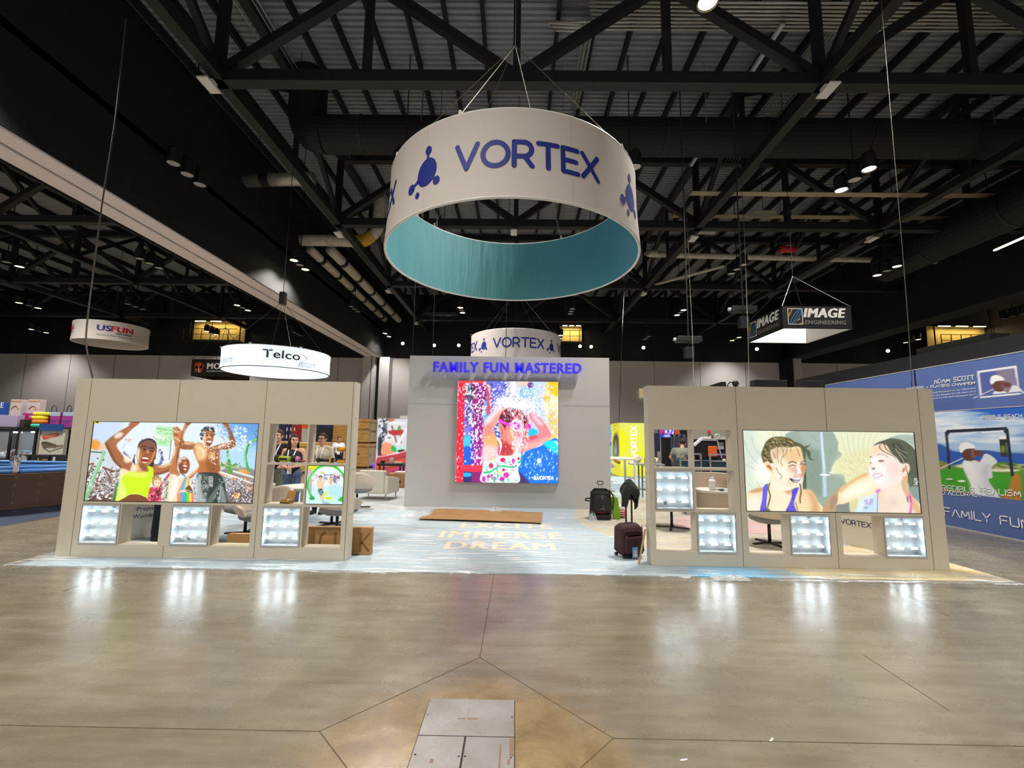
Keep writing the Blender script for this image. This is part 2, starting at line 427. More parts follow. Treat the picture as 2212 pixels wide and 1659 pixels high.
def floor_material():
    m=bpy.data.materials.new('polished_concrete');m.use_nodes=True;nt=m.node_tree;b=nt.nodes['Principled BSDF'];N=nt.nodes.new;K=nt.links.new
    tc=N('ShaderNodeTexCoord')
    def noise(sc,det,st,rough=.6,dist=0):
        mp=N('ShaderNodeMapping');mp.inputs['Scale'].default_value=st;K(tc.outputs['Object'],mp.inputs[0])
        n=N('ShaderNodeTexNoise');n.inputs['Scale'].default_value=sc;n.inputs['Detail'].default_value=det;n.inputs['Roughness'].default_value=rough
        n.inputs['Distortion'].default_value=dist;K(mp.outputs[0],n.inputs['Vector']);return n.outputs['Fac']
    def ramp(src,stops):
        r=N('ShaderNodeValToRGB');K(src,r.inputs[0]);e=r.color_ramp.elements
        while len(e)<len(stops): e.new(.5)
        for k,(p,c) in enumerate(stops): e[k].position=p;e[k].color=L3(c)
        return r.outputs[0]
    def mix(a,c,f,mode='MIX',fac=None):
        x=N('ShaderNodeMix');x.data_type='RGBA';x.blend_type=mode
        K(a,x.inputs[6]);K(c,x.inputs[7])
        if fac is not None: x.inputs[0].default_value=fac
        else: K(f,x.inputs[0])
        return x.outputs[2]
    big=ramp(noise(.55,5,(1,1,1),.6,.6),[(.25,(104,97,84)),(.5,(119,111,97)),(.75,(134,126,112))])
    fine=ramp(noise(2.6,12,(.8,2.2,1),.68,.4),[(.25,(164,161,156)),(.5,(186,186,186)),(.75,(208,207,204))])
    c0=mix(big,fine,None,'OVERLAY',.8)
    rt=N('ShaderNodeMapping');rt.inputs['Rotation'].default_value=(0,0,.55);rt.inputs['Scale'].default_value=(.6,4.5,1);K(tc.outputs['Object'],rt.inputs[0])
    tn=N('ShaderNodeTexNoise');tn.inputs['Scale'].default_value=2.2;tn.inputs['Detail'].default_value=8;K(rt.outputs[0],tn.inputs['Vector'])
    c1=mix(c0,ramp(tn.outputs['Fac'],[(.36,(172,168,160)),(.5,(187,187,187)),(.66,(200,200,200))]),None,'OVERLAY',.7)
    # older, browner patch around the utility hatch
    gr=N('ShaderNodeVectorMath');gr.operation='DISTANCE';gr.inputs[1].default_value=(-.25,2.45,0);K(tc.outputs['Object'],gr.inputs[0])
    wob=N('ShaderNodeMath');wob.operation='MULTIPLY_ADD';K(noise(3,5,(1,1,1)),wob.inputs[0]);wob.inputs[1].default_value=.5;K(gr.outputs['Value'],wob.inputs[2])
    pr=N('ShaderNodeMapRange');K(wob.outputs[0],pr.inputs[0]);pr.inputs[1].default_value=1.2;pr.inputs[2].default_value=.95;
    brown=ramp(noise(3.2,10,(1,1,1),.75,.5),[(.3,(92,72,44)),(.5,(128,106,70)),(.72,(158,138,102))])
    hf=N('ShaderNodeMath');hf.operation='MULTIPLY';K(pr.outputs[0],hf.inputs[0]);hf.inputs[1].default_value=.8
    c2=mix(c1,brown,hf.outputs[0])
    # trowel streaks and scuffs
    sc=ramp(noise(5,4,(.5,3.2,1),.55,2.0),[(.0,(0,0,0)),(.7,(0,0,0)),(.8,(255,255,255))])
    dk=N('ShaderNodeRGB');dk.outputs[0].default_value=L3((88,76,58))
    bw=N('ShaderNodeRGBToBW');K(sc,bw.inputs[0]);ml=N('ShaderNodeMath');ml.operation='MULTIPLY';K(bw.outputs[0],ml.inputs[0]);ml.inputs[1].default_value=.55
    c3=mix(c2,dk.outputs[0],ml.outputs[0])
    K(c3,b.inputs['Base Color'])
    rr=N('ShaderNodeMapRange');K(noise(1.6,6,(1,1,1),.7),rr.inputs[0]);rr.inputs[1].default_value=.3;rr.inputs[2].default_value=.7;rr.inputs[3].default_value=.2;rr.inputs[4].default_value=.34
    K(rr.outputs[0],b.inputs['Roughness'])
    bp=N('ShaderNodeBump');bp.inputs['Strength'].default_value=.045;bp.inputs['Distance'].default_value=.01;K(noise(9,6,(1,1,1),.6),bp.inputs['Height']);K(bp.outputs[0],b.inputs['Normal'])
    b.inputs['Specular IOR Level'].default_value=.55
    return m
M_floor=floor_material()
M_joint=mat('floor_joint_filler',(78,66,48),.8)

# ------------------------------------------------------------------ floor with its sawn joints
mb=MB();mb.quad((-56,-26,0),(44,-26,0),(44,46,0),(-56,46,0))
def joint(pts,w=.0055):
    for a,b in zip(pts[:-1],pts[1:]):
        d=Vector((b[0] - a[0],b[1] - a[1],0)).normalized();n=Vector((-d.y,d.x,0))*w/2
        a3=Vector((a[0],a[1],.0012));b3=Vector((b[0],b[1],.0012));mb.quad(a3 - n,b3 - n,b3+n,a3+n,1)
nx_,ny_=-.25,3.63
joint([(-.235,46),(-.24,5.77),(nx_,ny_)]);joint([(nx_,ny_),(-1.087,2.738)]);joint([(nx_,ny_),(.569,2.728)])
joint([(-1.087,2.738),(-56,2.74)]);joint([(.569,2.728),(44,2.74)]);joint([(-1.087,2.738),(-.25,1.85)]);joint([(.569,2.728),(-.25,1.85)])
joint([(-.25,1.85),(-.25,-26)])
joint([(-4.73,4.91),(-4.7,46)],.006);joint([(4.40,5.6),(4.22,4.6)],.006);joint([(2.765,3.78),(2.74,3.05)],.006)
mb.box(-.272,-.25,4.6,4.61,0,.0012,1)
struct(mb.build('floor',[M_floor,M_joint]))

# ------------------------------------------------------------------ roof deck: real ribs running across the hall
mb=MB();y=-24.0;prof=[]
while y<46: prof += [(y,16.42),(y+.09,16.42),(y+.12,16.34),(y+.21,16.34)];y += .24
n=len(prof)
vs=[(-56,a,b) for a,b in prof]+[(44,a,b) for a,b in prof]
mb.add(vs,[(i,i+n,i+1+n,i+1) for i in range(n - 1)]);struct(mb.build('ceiling',M_deck))

# ------------------------------------------------------------------ walls
M_wall=mat('grey_wall_panel',(200,198,200),.7);M_wallseam=mat('wall_panel_seam',(84,82,84),.8)
mb=MB()
mb.box(-56,-15.2,45,45.3,0,9.66,0);mb.box(-13.3,44,45,45.3,0,9.66,0);mb.box(-15.2,-13.3,45.1,45.4,0,9.66,0)
mb.box(-56,44,45.02,45.3,9.66,16.4,2)
x=-55.0
while x<43:
    mb.box(x,x+.035,44.985,45,0,9.66,1);x += 4.6
mb.box(-56,44,44.97,45,9.6,9.7,2)
struct(mb.build('wall_back',[M_wall,M_wallseam,M_blacker]))
struct(MB().box(-56.3,-56,-5,45.3,0,16.4).build('wall_left',mat('dim_wall',(70,68,66),.8)))
struct(MB().box(44,44.3,-5,45.3,0,16.4).build('wall_right',MATS['dim_wall']))
# operable-wall headers with their track soffits
M_soffit=mat('soffit_board',(246,238,246),.6)
mb=MB();mb.box(-15.05,-13.45,-20,44.6,9.56,16.3,0);mb.box(-13.62,-13.45,-20,44.6,12.1,12.35,0)
mb.box(-14.16,-13.5,-20,44.6,9.5,9.56,1);mb.box(-15.0,-14.3,-20,44.6,9.5,9.56,1);mb.box(-15.12,-15.06,-20,44.6,9.45,9.8,0)
struct(mb.build('trim_1',[M_blacker,M_soffit]))
mb=MB();mb.box(27.0,28.6,-20,44.6,9.8,16.3,0);mb.box(26.9,27.0,-20,44.6,9.8,10.05,0);struct(mb.build('trim_2',[M_black,M_soffit]))
# pocket columns where the headers meet the back wall
mb=MB();mb.box(-15.2,-14.0,43.6,45.0,0,9.5,0);mb.box(-14.0,-13.6,44.2,45.0,0,9.5,1);mb.box(-13.6,-12.6,43.8,45.0,0,9.5,0);mb.box(-14.35,-14.3,43.58,43.6,0,9.5,1)
struct(mb.build('trim_3',[M_wall,M_blacker]))
mb=MB();mb.box(26.6,27.3,43.8,45,0,9.8,1);mb.box(27.3,28.0,43.6,45,0,9.8,0);struct(mb.build('trim_4',[M_wall,M_blacker]))

# ------------------------------------------------------------------ roof trusses
def truss(name,label,group,p0,p1,bay,zb=12.3,zt=16.0,phase=0,chord=.38,web=.28,top=True):
    p0=Vector(p0);p1=Vector(p1);d=(p1 - p0);L_=d.length;d=d/L_
    t=thing(name,label,'truss',(p0.x,p0.y,zb),0,group)
    MB().obox(Vector((0,0,chord/2)),d*L_+Vector((0,0,chord/2)),chord,chord).build('bottom_chord',M_black,t,bevel=.01)
    MB().obox(Vector((0,0,zt - zb)),d*L_+Vector((0,0,zt - zb)),chord,chord).build('top_chord',M_black,t)
    k=0;s=phase
    while s <= L_+.01:
        MB().obox(d*s+Vector((0,0,chord)),d*s+Vector((0,0,zt - zb - chord/2)),web*.8,web*.8).build('post',M_black,t)
        if s+bay <= L_+.01:
            a,b=(chord,zt - zb - .2) if k % 2 == 0 else (zt - zb - .2,chord)
            MB().obox(d*(s+.1)+Vector((0,0,a)),d*(s+bay - .1)+Vector((0,0,b)),web,web).build('brace',M_black,t)
        s += bay;k += 1
    return t
for q,(yy,w) in enumerate(((12.45,'nearest to the big hanging ring'),(21.7,'behind the big hanging ring'),(30.9,'in front of the farther ring'),(40.1,'closest to the grey back wall'))):
    truss('roof_truss','long black steel truss crossing the main hall, '+w,'trusses crossing the main hall',(-9.35,yy,12.3),(27,yy,12.3),4.6,phase=.05)
    MB
for q,(yy,w) in enumerate(((12.45,'nearest one'),(21.7,'second one back'),(30.9,'third one back'),(40.1,'one near the back wall'))):
    truss('roof_truss','black steel truss beyond the pale track beam on the left, '+w,'trusses over the left hall',(-55,yy,12.3),(-15.2,yy,12.3),4.6)
for xx,w in ((-9.15,'left of the big hanging ring'),(9.15,'right of the big hanging ring'),(18.3,'over the golf stand')):
    truss('roof_girder','black steel girder running away from the viewer, '+w,'girders running down the main hall',(xx,3.2,12.3),(xx,44.9,12.3),4.6,phase=0,chord=.34,web=.2)
for xx,w in ((-27.45,'nearer'),(-36.6,'farther')):
    truss('roof_girder','black steel girder running away in the left hall, the %s of two' % w,'girders in the left hall',(xx,8,12.3),(xx,44.9,12.3),4.6,chord=.34,web=.2)
# joists under the deck
jb=MB().box(-.06,.06,0,37,-.34,0).build('roof_joist',M_blacker)
jb.location=(-13.07,8,16.34);tag(jb,'black steel joist under the ribbed roof deck','joist','joists under the roof deck of the main hall')
for k in range(-9,21):
    if k % 7 == 0: continue
    o=jb.copy();COL.objects.link(o);o.location=(k*1.307,8,16.34)
for k in range(12,41,2):
    o=jb.copy();COL.objects.link(o);o.location=(-k*1.307,8,16.34);o['label']='black steel joist under the roof deck of the left hall';o['group']='joists in the left hall'

# ------------------------------------------------------------------ high-bay lamp clusters: three cans in a row, two of them burning in every other cluster
M_can=mat('lamp_can',(20,20,20),.5)
M_lens=mat('lamp_lens_lit',(255,236,200),.3,emit=9,ecol=(255,228,186))
M_lensoff=mat('lamp_lens_unlit',(205,200,205),.3)
def cluster(lit):
    t=thing('high_bay_lamp','','ceiling lamp')
    for k in (-1,0,1):
        c=MB().lathe([(.06,.62),(.2,.6),(.235,.52),(.235,0),(.225,0),(.215,.05)],(0,k*.68,0),20).build('lamp_can',M_can,t,smooth=False)
        MB().lathe([(0.001,.03),(.2,.03)],(0,k*.68,0),20).build('lens',M_lens if (lit and k) else M_lensoff,c)
    b=MB();b.obox((0,-.9,.66),(0,.9,.66),.06,.06);b.obox((0,0,.66),(0,0,5.06),.035,.035)
    b.build('hanger',M_blacker,t)
    return t
c_on=c_off=None
for i,lx in enumerate(LAMP_X):
    for j,ly in enumerate(LAMP_Y):
        lit=lamp_lit(i,j)
        ahead=ly>0
        if ahead:
            side='main hall' if lx>-13 else 'left hall'
            seen=project((lx,ly,LAMP_Z));on=-40<seen[0]<2250 and seen[1]>-60
            if on or lit:
                lab=('lit' if lit else 'unlit')+' black triple-can lamp, '+('%s in the' % ['nearest','second nearest','third nearest','fourth nearest','farthest'][j - 3])+' '+ \
                    ('%s lamp row' % ['sixth left','fifth left','fourth left','third left','second left','first left of the ring','first right of the ring','second right','third right','fourth right','fifth right'][i])
                g=('burning' if lit else 'unlit')+' ceiling lamp clusters of the '+side
                src=c_on if lit else c_off
                if src is None:
                    src=cluster(lit);src.location=(lx,ly,LAMP_Z);src['label']=lab;src['group']=g
                    if lit: c_on=src
                    else: c_off=src
                else: dup(src,(lx,ly,LAMP_Z),None,lab,g)
        if lit and (-48<lx<31):
            k_=.3 if ly>40 else 1.0;add_lamp_light(lx,ly - .68,LAMP_Z - .05,k_);add_lamp_light(lx,ly+.68,LAMP_Z - .05,k_)
# ------------------------------------------------------------------ booth walls with their openings
M_panel=mat('booth_panel',(200,192,175),.55)
M_panelC=mat('booth_tower_panel',(190,189,187),.55)
def wall_with_openings(mb,x0,x1,z0,z1,y0,y1,holes,m=0):
    xs=sorted({x0,x1} | {h[0] for h in holes} | {h[1] for h in holes});zs=sorted({z0,z1} | {h[2] for h in holes} | {h[3] for h in holes})
    def solid(a,b,c,d):
        cx,cz=(a+b)/2,(c+d)/2
        return not any(h[0]<cx<h[1] and h[2]<cz<h[3] for h in holes)
    for a,b in zip(xs[:-1],xs[1:]):
        for c,d in zip(zs[:-1],zs[1:]):
            if solid(a,b,c,d):
                mb.quad((a,y0,c),(b,y0,c),(b,y0,d),(a,y0,d),m);mb.quad((b,y1,c),(a,y1,c),(a,y1,d),(b,y1,d),m)
    for a,b,c,d in holes:
        mb.quad((a,y0,c),(b,y0,c),(b,y1,c),(a,y1,c),m);mb.quad((a,y1,d),(b,y1,d),(b,y0,d),(a,y0,d),m)
        mb.quad((a,y0,c),(a,y1,c),(a,y1,d),(a,y0,d),m);mb.quad((b,y1,c),(b,y0,c),(b,y0,d),(b,y1,d),m)
    mb.quad((x0,y1,z0),(x0,y0,z0),(x0,y0,z1),(x0,y1,z1),m);mb.quad((x1,y0,z0),(x1,y1,z0),(x1,y1,z1),(x1,y0,z1),m)
    mb.quad((x0,y0,z1),(x1,y0,z1),(x1,y1,z1),(x0,y1,z1),m);mb.quad((x0,y1,z0),(x1,y1,z0),(x1,y0,z0),(x0,y0,z0),m)
YF,YB=6.18,6.375
LX0,LX1,RX0,RX1,HW=-6.147,-2.234,1.821,5.737,2.41
PIC_L=(-5.85,-3.545,.735,1.815);PIC_R=(3.106,5.437,.73,1.814)
BOX_L=[(-5.866,-5.333,.168,.701),(-4.632,-4.103,.168,.704),(-3.402,-2.873,.168,.70)]
NICHE_L=[(-5.318,-4.785,.17,.70),(-4.085,-3.547,.17,.704),(-2.848,-2.327,.172,.699),(-3.39,-2.865,.733,1.256),(-3.387,-2.862,1.286,1.813),(-2.84,-2.318,1.288,1.811)]
PIC2_L=(-2.835,-2.321,.735,1.255)
BOX_R=[(1.894,2.417,.729,1.26),(2.441,2.97,.174,.701),(3.673,4.212,.165,.70),(4.915,5.46,.157,.693)]
NICHE_R=[(1.897,2.425,1.293,1.807),(2.436,2.956,1.292,1.809),(2.438,2.961,.738,1.26),(1.893,2.43,.193,.708),(3.121,3.668,.176,.701),(4.364,4.91,.172,.695)]
def display_wall(label,x0,x1,holes,seams):
    t=thing('display_wall',label,'booth wall',((x0+x1)/2,YF,.012))
    mb=MB();wall_with_openings(mb,x0,x1,.012,HW,YF,YB,holes)
    for sx,za,zb in seams: mb.box(sx - .0025,sx+.0025,YF - .0012,YF+.001,za,zb,1)
    for sz in (.6,1.2,1.9): mb.box(x0 - .001,x0,YF,YB,sz,sz+.003,1);mb.box(x1,x1+.001,YF,YB,sz,sz+.003,1)
    mb.build('wall_panels',[M_panel,M_seam],t,world=True,fixn=False)
    return t
display_wall('long pale booth wall left of the aisle, holding the splashing family picture',LX0,LX1,BOX_L+NICHE_L+[PIC_L,PIC2_L],
             [(-5.945,.012,HW),(-4.697,1.815,HW),(-3.474,.012,HW),(-2.262,.012,HW),(-4.697,.012,.168)])
display_wall('long pale booth wall right of the aisle, holding the two laughing girls picture',RX0,RX1,BOX_R+NICHE_R+[PIC_R],
             [(3.035,.012,HW),(4.257,1.814,HW),(5.532,.012,HW),(4.29,.012,.73)])

# ------------------------------------------------------------------ open light boxes with their LED modules
M_alu=mat('aluminium_profile',(216,220,224),.35,.5)
M_led=mat('led_module_lit',(255,255,255),.3,emit=48,ecol=(226,246,255));M_ledback=mat('led_module_glow',(255,255,255),.3,emit=2.2,ecol=(226,246,255))
M_boxback=mat('light_box_back',(205,214,220),.5)
M_wire=mat('white_wire',(232,234,236),.5)
def light_box(h,label,group,extras,src=None):
    x0,x1,z0,z1=h;w=x1 - x0;hh=z1 - z0;g=.004
    t=thing('light_box',label,'light box',((x0+x1)/2,YF,z0),0,group)
    W2=w/2 - g;y0=-.008;yb=.13
    fr=MB()
    def ring(a,b,ya,yb_):         # rectangular ring, a outer inset, b inner inset
        for (p,q,r_,s_) in ((-W2+a,-W2+b,g+a,hh - g - a),(W2 - b,W2 - a,g+a,hh - g - a),(-W2+b,W2 - b,g+a,g+b),(-W2+b,W2 - b,hh - g - b,hh - g - a)):
            fr.box(p,q,ya,yb_,r_,s_)
    ring(0,.009,y0,yb);ring(.009,.013,.006,yb);ring(.013,.022,y0+.003,yb)
    fr.build('frame',M_alu,t)
    MB().box(-W2,W2,yb,yb+.01,g,hh - g).build('back_panel',M_boxback,t)
    for r_ in range(3):
        z=hh*(.2+.3*r_)+.0
        rl=MB().obox((-W2+.022,yb - .05,z),(W2 - .022,yb - .05,z),.004,.004).build('led_rail',M_wire,t)
        for c in (-1,0,1):
            m_=MB();cx=c*w*.335 - .01
            m_.add([(cx - .043,yb - .06,z - .011),(cx+.043,yb - .06,z - .011),(cx+.034,yb - .06,z+.011),(cx - .034,yb - .06,z+.011),
                    (cx - .043,yb - .045,z - .011),(cx+.043,yb - .045,z - .011),(cx+.034,yb - .045,z+.011),(cx - .034,yb - .045,z+.011)],
                   [(0,1,2,3),(5,4,7,6),(4,0,3,7),(1,5,6,2),(3,2,6,7),(4,5,1,0)]);m_.m[1:]=[1]*5
            for k in (-1,0,1): m_.ell((cx+k*.022,yb - .06,z+.012),(.006,.005,.007),8,6)
            m_.build('led_module',[M_led,M_ledback],rl)
    if 'pack' in extras: MB().box(.05,.085,yb - .02,yb,hh*.88 - .005,hh*.88+.035).build('power_clip',mat('grey_plastic',(150,154,156),.5),t,bevel=.003)
    if 'chip' in extras: MB().box(-.1,-.075,yb - .012,yb,.055,.095).build('control_chip',mat('dark_label',(110,114,116),.6),t)
    if 'wire' in extras:
        s=extras['wire'];MB().tube(smooth_open([(s*.19,yb - .02,hh*.80),(s*.16,yb - .03,hh*.66),(s*.21,yb - .02,hh*.5),(s*.2,yb - .015,hh*.35),(s*.215,yb - .01,.06)],6),.0035,6).build('loose_wire',M_wire,t,smooth=True)
    return t
gL='open light boxes along the bottom of the left booth wall';gR='open light boxes in the right booth wall'
light_box(BOX_L[0],'white glowing light box at the outer bottom end of the left booth wall',gL,{'pack': 1})
light_box(BOX_L[1],'white glowing light box under the middle of the splashing family picture',gL,{'wire': -1,'chip': 1})
light_box(BOX_L[2],'white glowing light box at the bottom of the left wall below the shelf niches',gL,{'pack': 1,'wire': 1})
light_box(BOX_R[0],'white glowing light box set highest, just below a niche of the right wall',gR,{'chip': 1})
light_box(BOX_R[1],'white glowing light box low in the right wall, diagonally below the highest one',gR,{'wire': 1})
light_box(BOX_R[2],'white glowing light box under the middle of the two girls picture',gR,{'pack': 1,'wire': 1})
light_box(BOX_R[3],'white glowing light box at the outer bottom end of the right booth wall',gR,{'pack': 1})

# ------------------------------------------------------------------ central tower with LED screen and raised letters
YC=10.94;CX0,CX1,CH=-2.643,2.295,3.663
t=thing('tower_wall','tall pale grey tower wall at the back of the aisle with the video screen','booth wall',(-.17,YC,.012))
mb=MB();mb.box(CX0,CX1,YC,YC+2.6,.012,CH,0)
zs_=at(1106,885,Y=YC).z
mb.box(CX0,-1.5,YC - .001,YC,2.46,2.466,1);mb.box(1.12,CX1,YC - .001,YC,2.46,2.466,1)
mb.build('wall_panels',[M_panelC,M_seam],t,world=True)
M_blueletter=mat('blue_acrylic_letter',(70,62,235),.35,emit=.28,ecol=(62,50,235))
t=thing('raised_lettering','bright blue raised capitals FAMILY FUN MASTERED across the top of the tower wall','sign',(-2.02,YC - .16,3.245))
mb=MB()
font_add(mb,'FAMILY FUN MASTERED',lambda a,b,c: (a,.04 - c,b),width=3.6,height=.245,fat=.042,bold=.004,extrude=.04,space=1.12)
mb.build('letters',M_blueletter,t,world=False,fixn=False)
mb=MB()
for k in range(18): mb.tube([(.1+k*.2,.07,.12),(.1+k*.2,.155,.12)],.006,6)
mb.build('mounting_pin',M_steel,t)
# ------------------------------------------------------------------ lit pictures
def picture_box(label,x0,x1,z0,z1,pic):
    t=thing('picture_light_box',label,'picture',((x0+x1)/2,YF,z0))
    mb=MB();e=.007
    for a,b,c,d in ((x0,x0+e,z0,z1),(x1 - e,x1,z0,z1),(x0+e,x1 - e,z0,z0+e),(x0+e,x1 - e,z1 - e,z1)): mb.box(a,b,YF - .004,YF+.12,c,d)
    mb.build('frame',mat('thin_black_frame',(26,24,22),.5),t,world=True)
    MB().box(x0+e,x1 - e,YF+.1,YF+.12,z0+e,z1 - e).build('back_panel',M_boxback,t,world=True)
    pic.build('printed_fabric',t)
    return t

# --- splashing family
x0,x1,z0,z1=PIC_L;e=.007
P=Picture((x0+e,YF+.004,z1 - e),(x1 - x0 - 2*e,0,0),(0,0,-(z1 - z0 - 2*e)),400,188,(232,246,255))
SK1,SK1d,SK1l=(172,104,62),(122,66,36),(255,226,190)
P.crop(180,900,8.51)
P.poly([(180,80),(700,80),(640,420),(400,620),(120,800)],(206,224,250),.9,60)
P.poly([(2500,90),(3260,110),(3260,640),(2700,480)],(116,176,240),.95,90)
P.poly([(2900,90),(3260,110),(3260,360),(3000,300)],(84,150,224),.6,60)
P.poly([(2520,520),(3200,560),(3160,1000),(2500,900)],(176,220,255),.8,60)
P.dots(260,[(2400,120),(3000,200),(3000,640),(2400,600)],(4,15),[(240,250,255),(215,236,255)])
P.poly([(100,640),(420,640),(720,900),(600,1560),(20,1560)],(214,222,234),1,30)
P.oval(220,520,110,95,(240,160,60),20,.95,14).oval(350,560,70,60,(255,196,140),0,.8,20)
P.poly([(60,1080),(300,1150),(680,960),(680,1560),(20,1560)],(120,96,88),.55,20)
P.poly([(40,1470),(560,1430),(560,1560),(20,1560)],(94,66,50),.9,16)
P.dots(420,[(90,900),(680,950),(620,1520),(40,1520)],(5,17),[(250,250,250),(236,236,240),(74,60,60),(56,50,54),(160,128,112),(255,255,255)],-20)
for a,b,w in (((100,880),(200,860),34),((80,1080),(200,860),34),((350,930),(580,1010),34),((380,930),(520,1180),26),((330,980),(220,1270),26)): P.line([a,b],w,(132,88,66))
P.line([(120,645),(360,660)],22,(40,110,56));P.line([(395,630),(300,880),(140,1230),(30,1560)],62,(140,204,148),w2=84);P.line([(378,640),(280,890),(120,1240),(60,1400)],14,(196,240,196),.8)
P.line([(640,1200),(530,1550)],40,(84,150,84));P.dots(60,[(100,800),(480,700),(300,1200),(40,1400)],(4,10),[(250,255,250)])
for q in ((268,768),(375,795),(160,1005),(275,1030)): P.oval(q[0],q[1],22,12,(70,84,84))
P.oval(215,105,40,30,(198,210,40)).oval(300,110,40,26,(240,220,130)).oval(262,108,26,14,(40,40,20))
# pale green tower behind
P.poly([(1340,165),(1660,200),(1600,560),(1330,520)],(186,240,176),.85,10,False);P.poly([(1300,330),(1600,380),(1530,440),(1290,400)],(250,255,245),.9,6)
P.line([(1340,215),(1660,270)],12,(110,190,110));P.line([(1300,340),(1310,400),(1530,436)],8,(90,130,80));P.dots(70,[(1350,180),(1650,210),(1600,520),(1380,500)],(6,20),[(140,216,130),(220,250,210)],5,.7)
P.line([(1620,420),(1580,800)],14,(150,130,130));P.line([(1400,600),(1450,740),(1400,880),(1300,890)],46,(112,116,168));P.line([(740,650),(790,700),(880,770)],50,(140,140,190),w2=20)
P.dots(40,[(1380,600),(1470,620),(1470,860),(1380,870)],(5,12),[(230,230,250),(60,60,100)])
P.dots(26,[(760,400),(900,400),(880,470),(760,470)],(4,10),[(250,190,190),(240,150,150)]);P.line([(770,500),(720,600)],6,(120,150,120))
# little girl in pink behind
P.poly([(1200,1330),(1420,1230),(1560,1050),(1590,1080),(1440,1330),(1430,1560),(1170,1560)],(216,60,96),1,4)
P.dots(60,[(1200,1330),(1560,1060),(1440,1330),(1420,1560),(1180,1560)],(12,28),[(250,130,150),(190,36,70),(70,26,40),(245,170,185)],None,.9,1.0)
P.oval(1345,1190,88,100,(196,150,90)).oval(1360,1215,62,84,(255,226,190));P.dots(40,[(1270,1090),(1440,1090),(1430,1160),(1270,1160)],(5,14),[(150,106,60),(220,186,120)],80)
P.oval(1340,1215,8,8,(90,60,50)).oval(1390,1218,8,8,(90,60,50));P.line([(1335,1270),(1360,1285),(1385,1268)],8,(170,80,70))
P.poly([(1450,1250),(1610,1100),(1620,1560),(1440,1560)],(196,176,150),.7,20);P.dots(140,[(1450,1200),(1620,1100),(1620,1550),(1440,1550)],(5,13),[(250,250,240),(110,90,70),(236,220,200),(140,190,170)])
# teenager in neon yellow: arms, face, suit
P.poly([(1010,95),(1030,130),(900,230),(740,390),(610,525),(700,680),(800,800),(900,850),(850,1010),(740,1090),(700,960),(560,820),(470,650),(400,500),(440,440),(600,310),(840,170),(880,96)],SK1,1,2)
P.poly([(1000,110),(880,230),(720,400),(600,520),(720,720),(640,640),(540,520),(560,430),(700,330),(860,190)],(190,122,78),.7,14)
P.poly([(400,500),(470,650),(560,820),(700,950),(690,900),(600,800),(520,640),(450,500)],SK1d,.8,8)
P.oval(650,345,90,48,(240,230,226),-25,.95,12).oval(810,790,70,62,(255,236,216),30,.95,16)
P.line([(430,490),(530,390)],16,(100,130,60),.8);P.line([(830,150),(900,110)],22,(160,140,90))
P.poly([(1290,900),(1480,890),(1600,830),(1660,640),(1690,500),(1680,420),(1650,350),(1660,230),(1720,190),(1790,260),(1800,430),(1770,560),(1740,760),(1690,900),(1560,1010),(1300,1075)],(184,114,66),1,2)
P.poly([(1300,1040),(1500,1000),(1660,890),(1740,700),(1760,740),(1690,910),(1550,1020),(1300,1080)],SK1d,.8,10)
P.poly([(1340,910),(1500,890),(1600,850),(1620,870),(1480,930)],(255,226,190),.9,12);P.poly([(1650,700),(1680,500),(1700,520),(1680,720)],(255,236,210),.8,10)
P.line([(1660,330),(1720,330)],30,(150,70,50));P.line([(1660,390),(1740,400)],24,(240,190,130));P.oval(1690,235,50,30,(206,140,90),30)
P.poly([(690,960),(860,1010),(760,1090),(700,1260),(640,1560),(600,1560),(660,1200)],(255,238,200),.95,12)
P.poly([(900,900),(1010,860),(1180,920),(1200,1010),(1040,1040),(900,1030),(870,1000)],(236,176,120),1,4);P.poly([(1030,900),(1180,920),(1190,1000),(1100,1000)],(150,84,46),.9,12);P.oval(935,950,60,70,(255,240,220),20,.9,18)
for k in range(5): P.line([(960 - k*6,690+k*6),(900+k*12,830+k*14)],10,(44,36,40));P.line([(1330,680+k*20),(1270 - k*14,850+k*12)],16,(46,36,36))
P.poly([(1200,880),(1290,800),(1290,910),(1230,940),(1180,920)],(40,32,34))
P.poly([(1000,640),(1010,520),(1070,440),(1200,400),(1310,440),(1350,540),(1340,680),(1300,800),(1230,890),(1120,920),(1040,890),(990,800)],(52,42,44),1,3)
P.poly([(985,660),(1020,540),(1100,470),(1220,440),(1310,500),(1345,600),(1320,700),(1270,820),(1190,900),(1110,918),(1040,880),(990,790)],(164,92,50),1,3)
P.poly([(1090,480),(1230,450),(1300,520),(1310,620),(1200,640),(1080,560)],(128,84,74),.9,20)
P.poly([(985,660),(1010,580),(1040,600),(1030,760),(1010,860),(990,790)],(255,240,220),.95,10);P.poly([(1050,640),(1090,720),(1060,860),(1030,830)],(226,140,80),.8,16)
P.poly([(1300,640),(1330,660),(1260,830),(1170,900),(1150,880),(1240,800)],(240,160,80),.8,12)
for k in range(6): P.line([(1050+k*50,470 - 18*math.sin(k)),(1090+k*45,400+14*k)],9,(110,104,116))
P.line([(1050,575),(1100,545),(1160,560)],18,(60,30,20));P.line([(1210,580),(1270,575),(1315,600)],18,(60,30,20))
P.oval(1110,605,42,20,(70,40,34),5).oval(1112,606,14,14,(20,14,14)).oval(1090,608,10,8,(230,220,210));P.oval(1255,635,40,18,(84,46,34),10).oval(1262,636,13,12,(26,16,14)).oval(1240,636,8,6,(220,200,190))
P.poly([(1120,690),(1160,640),(1190,640),(1210,690),(1170,710)],(190,110,66),1,5);P.oval(1185,640,16,22,(255,210,170),0,.8,8);P.line([(1120,690),(1160,700),(1205,695)],10,(84,36,20))
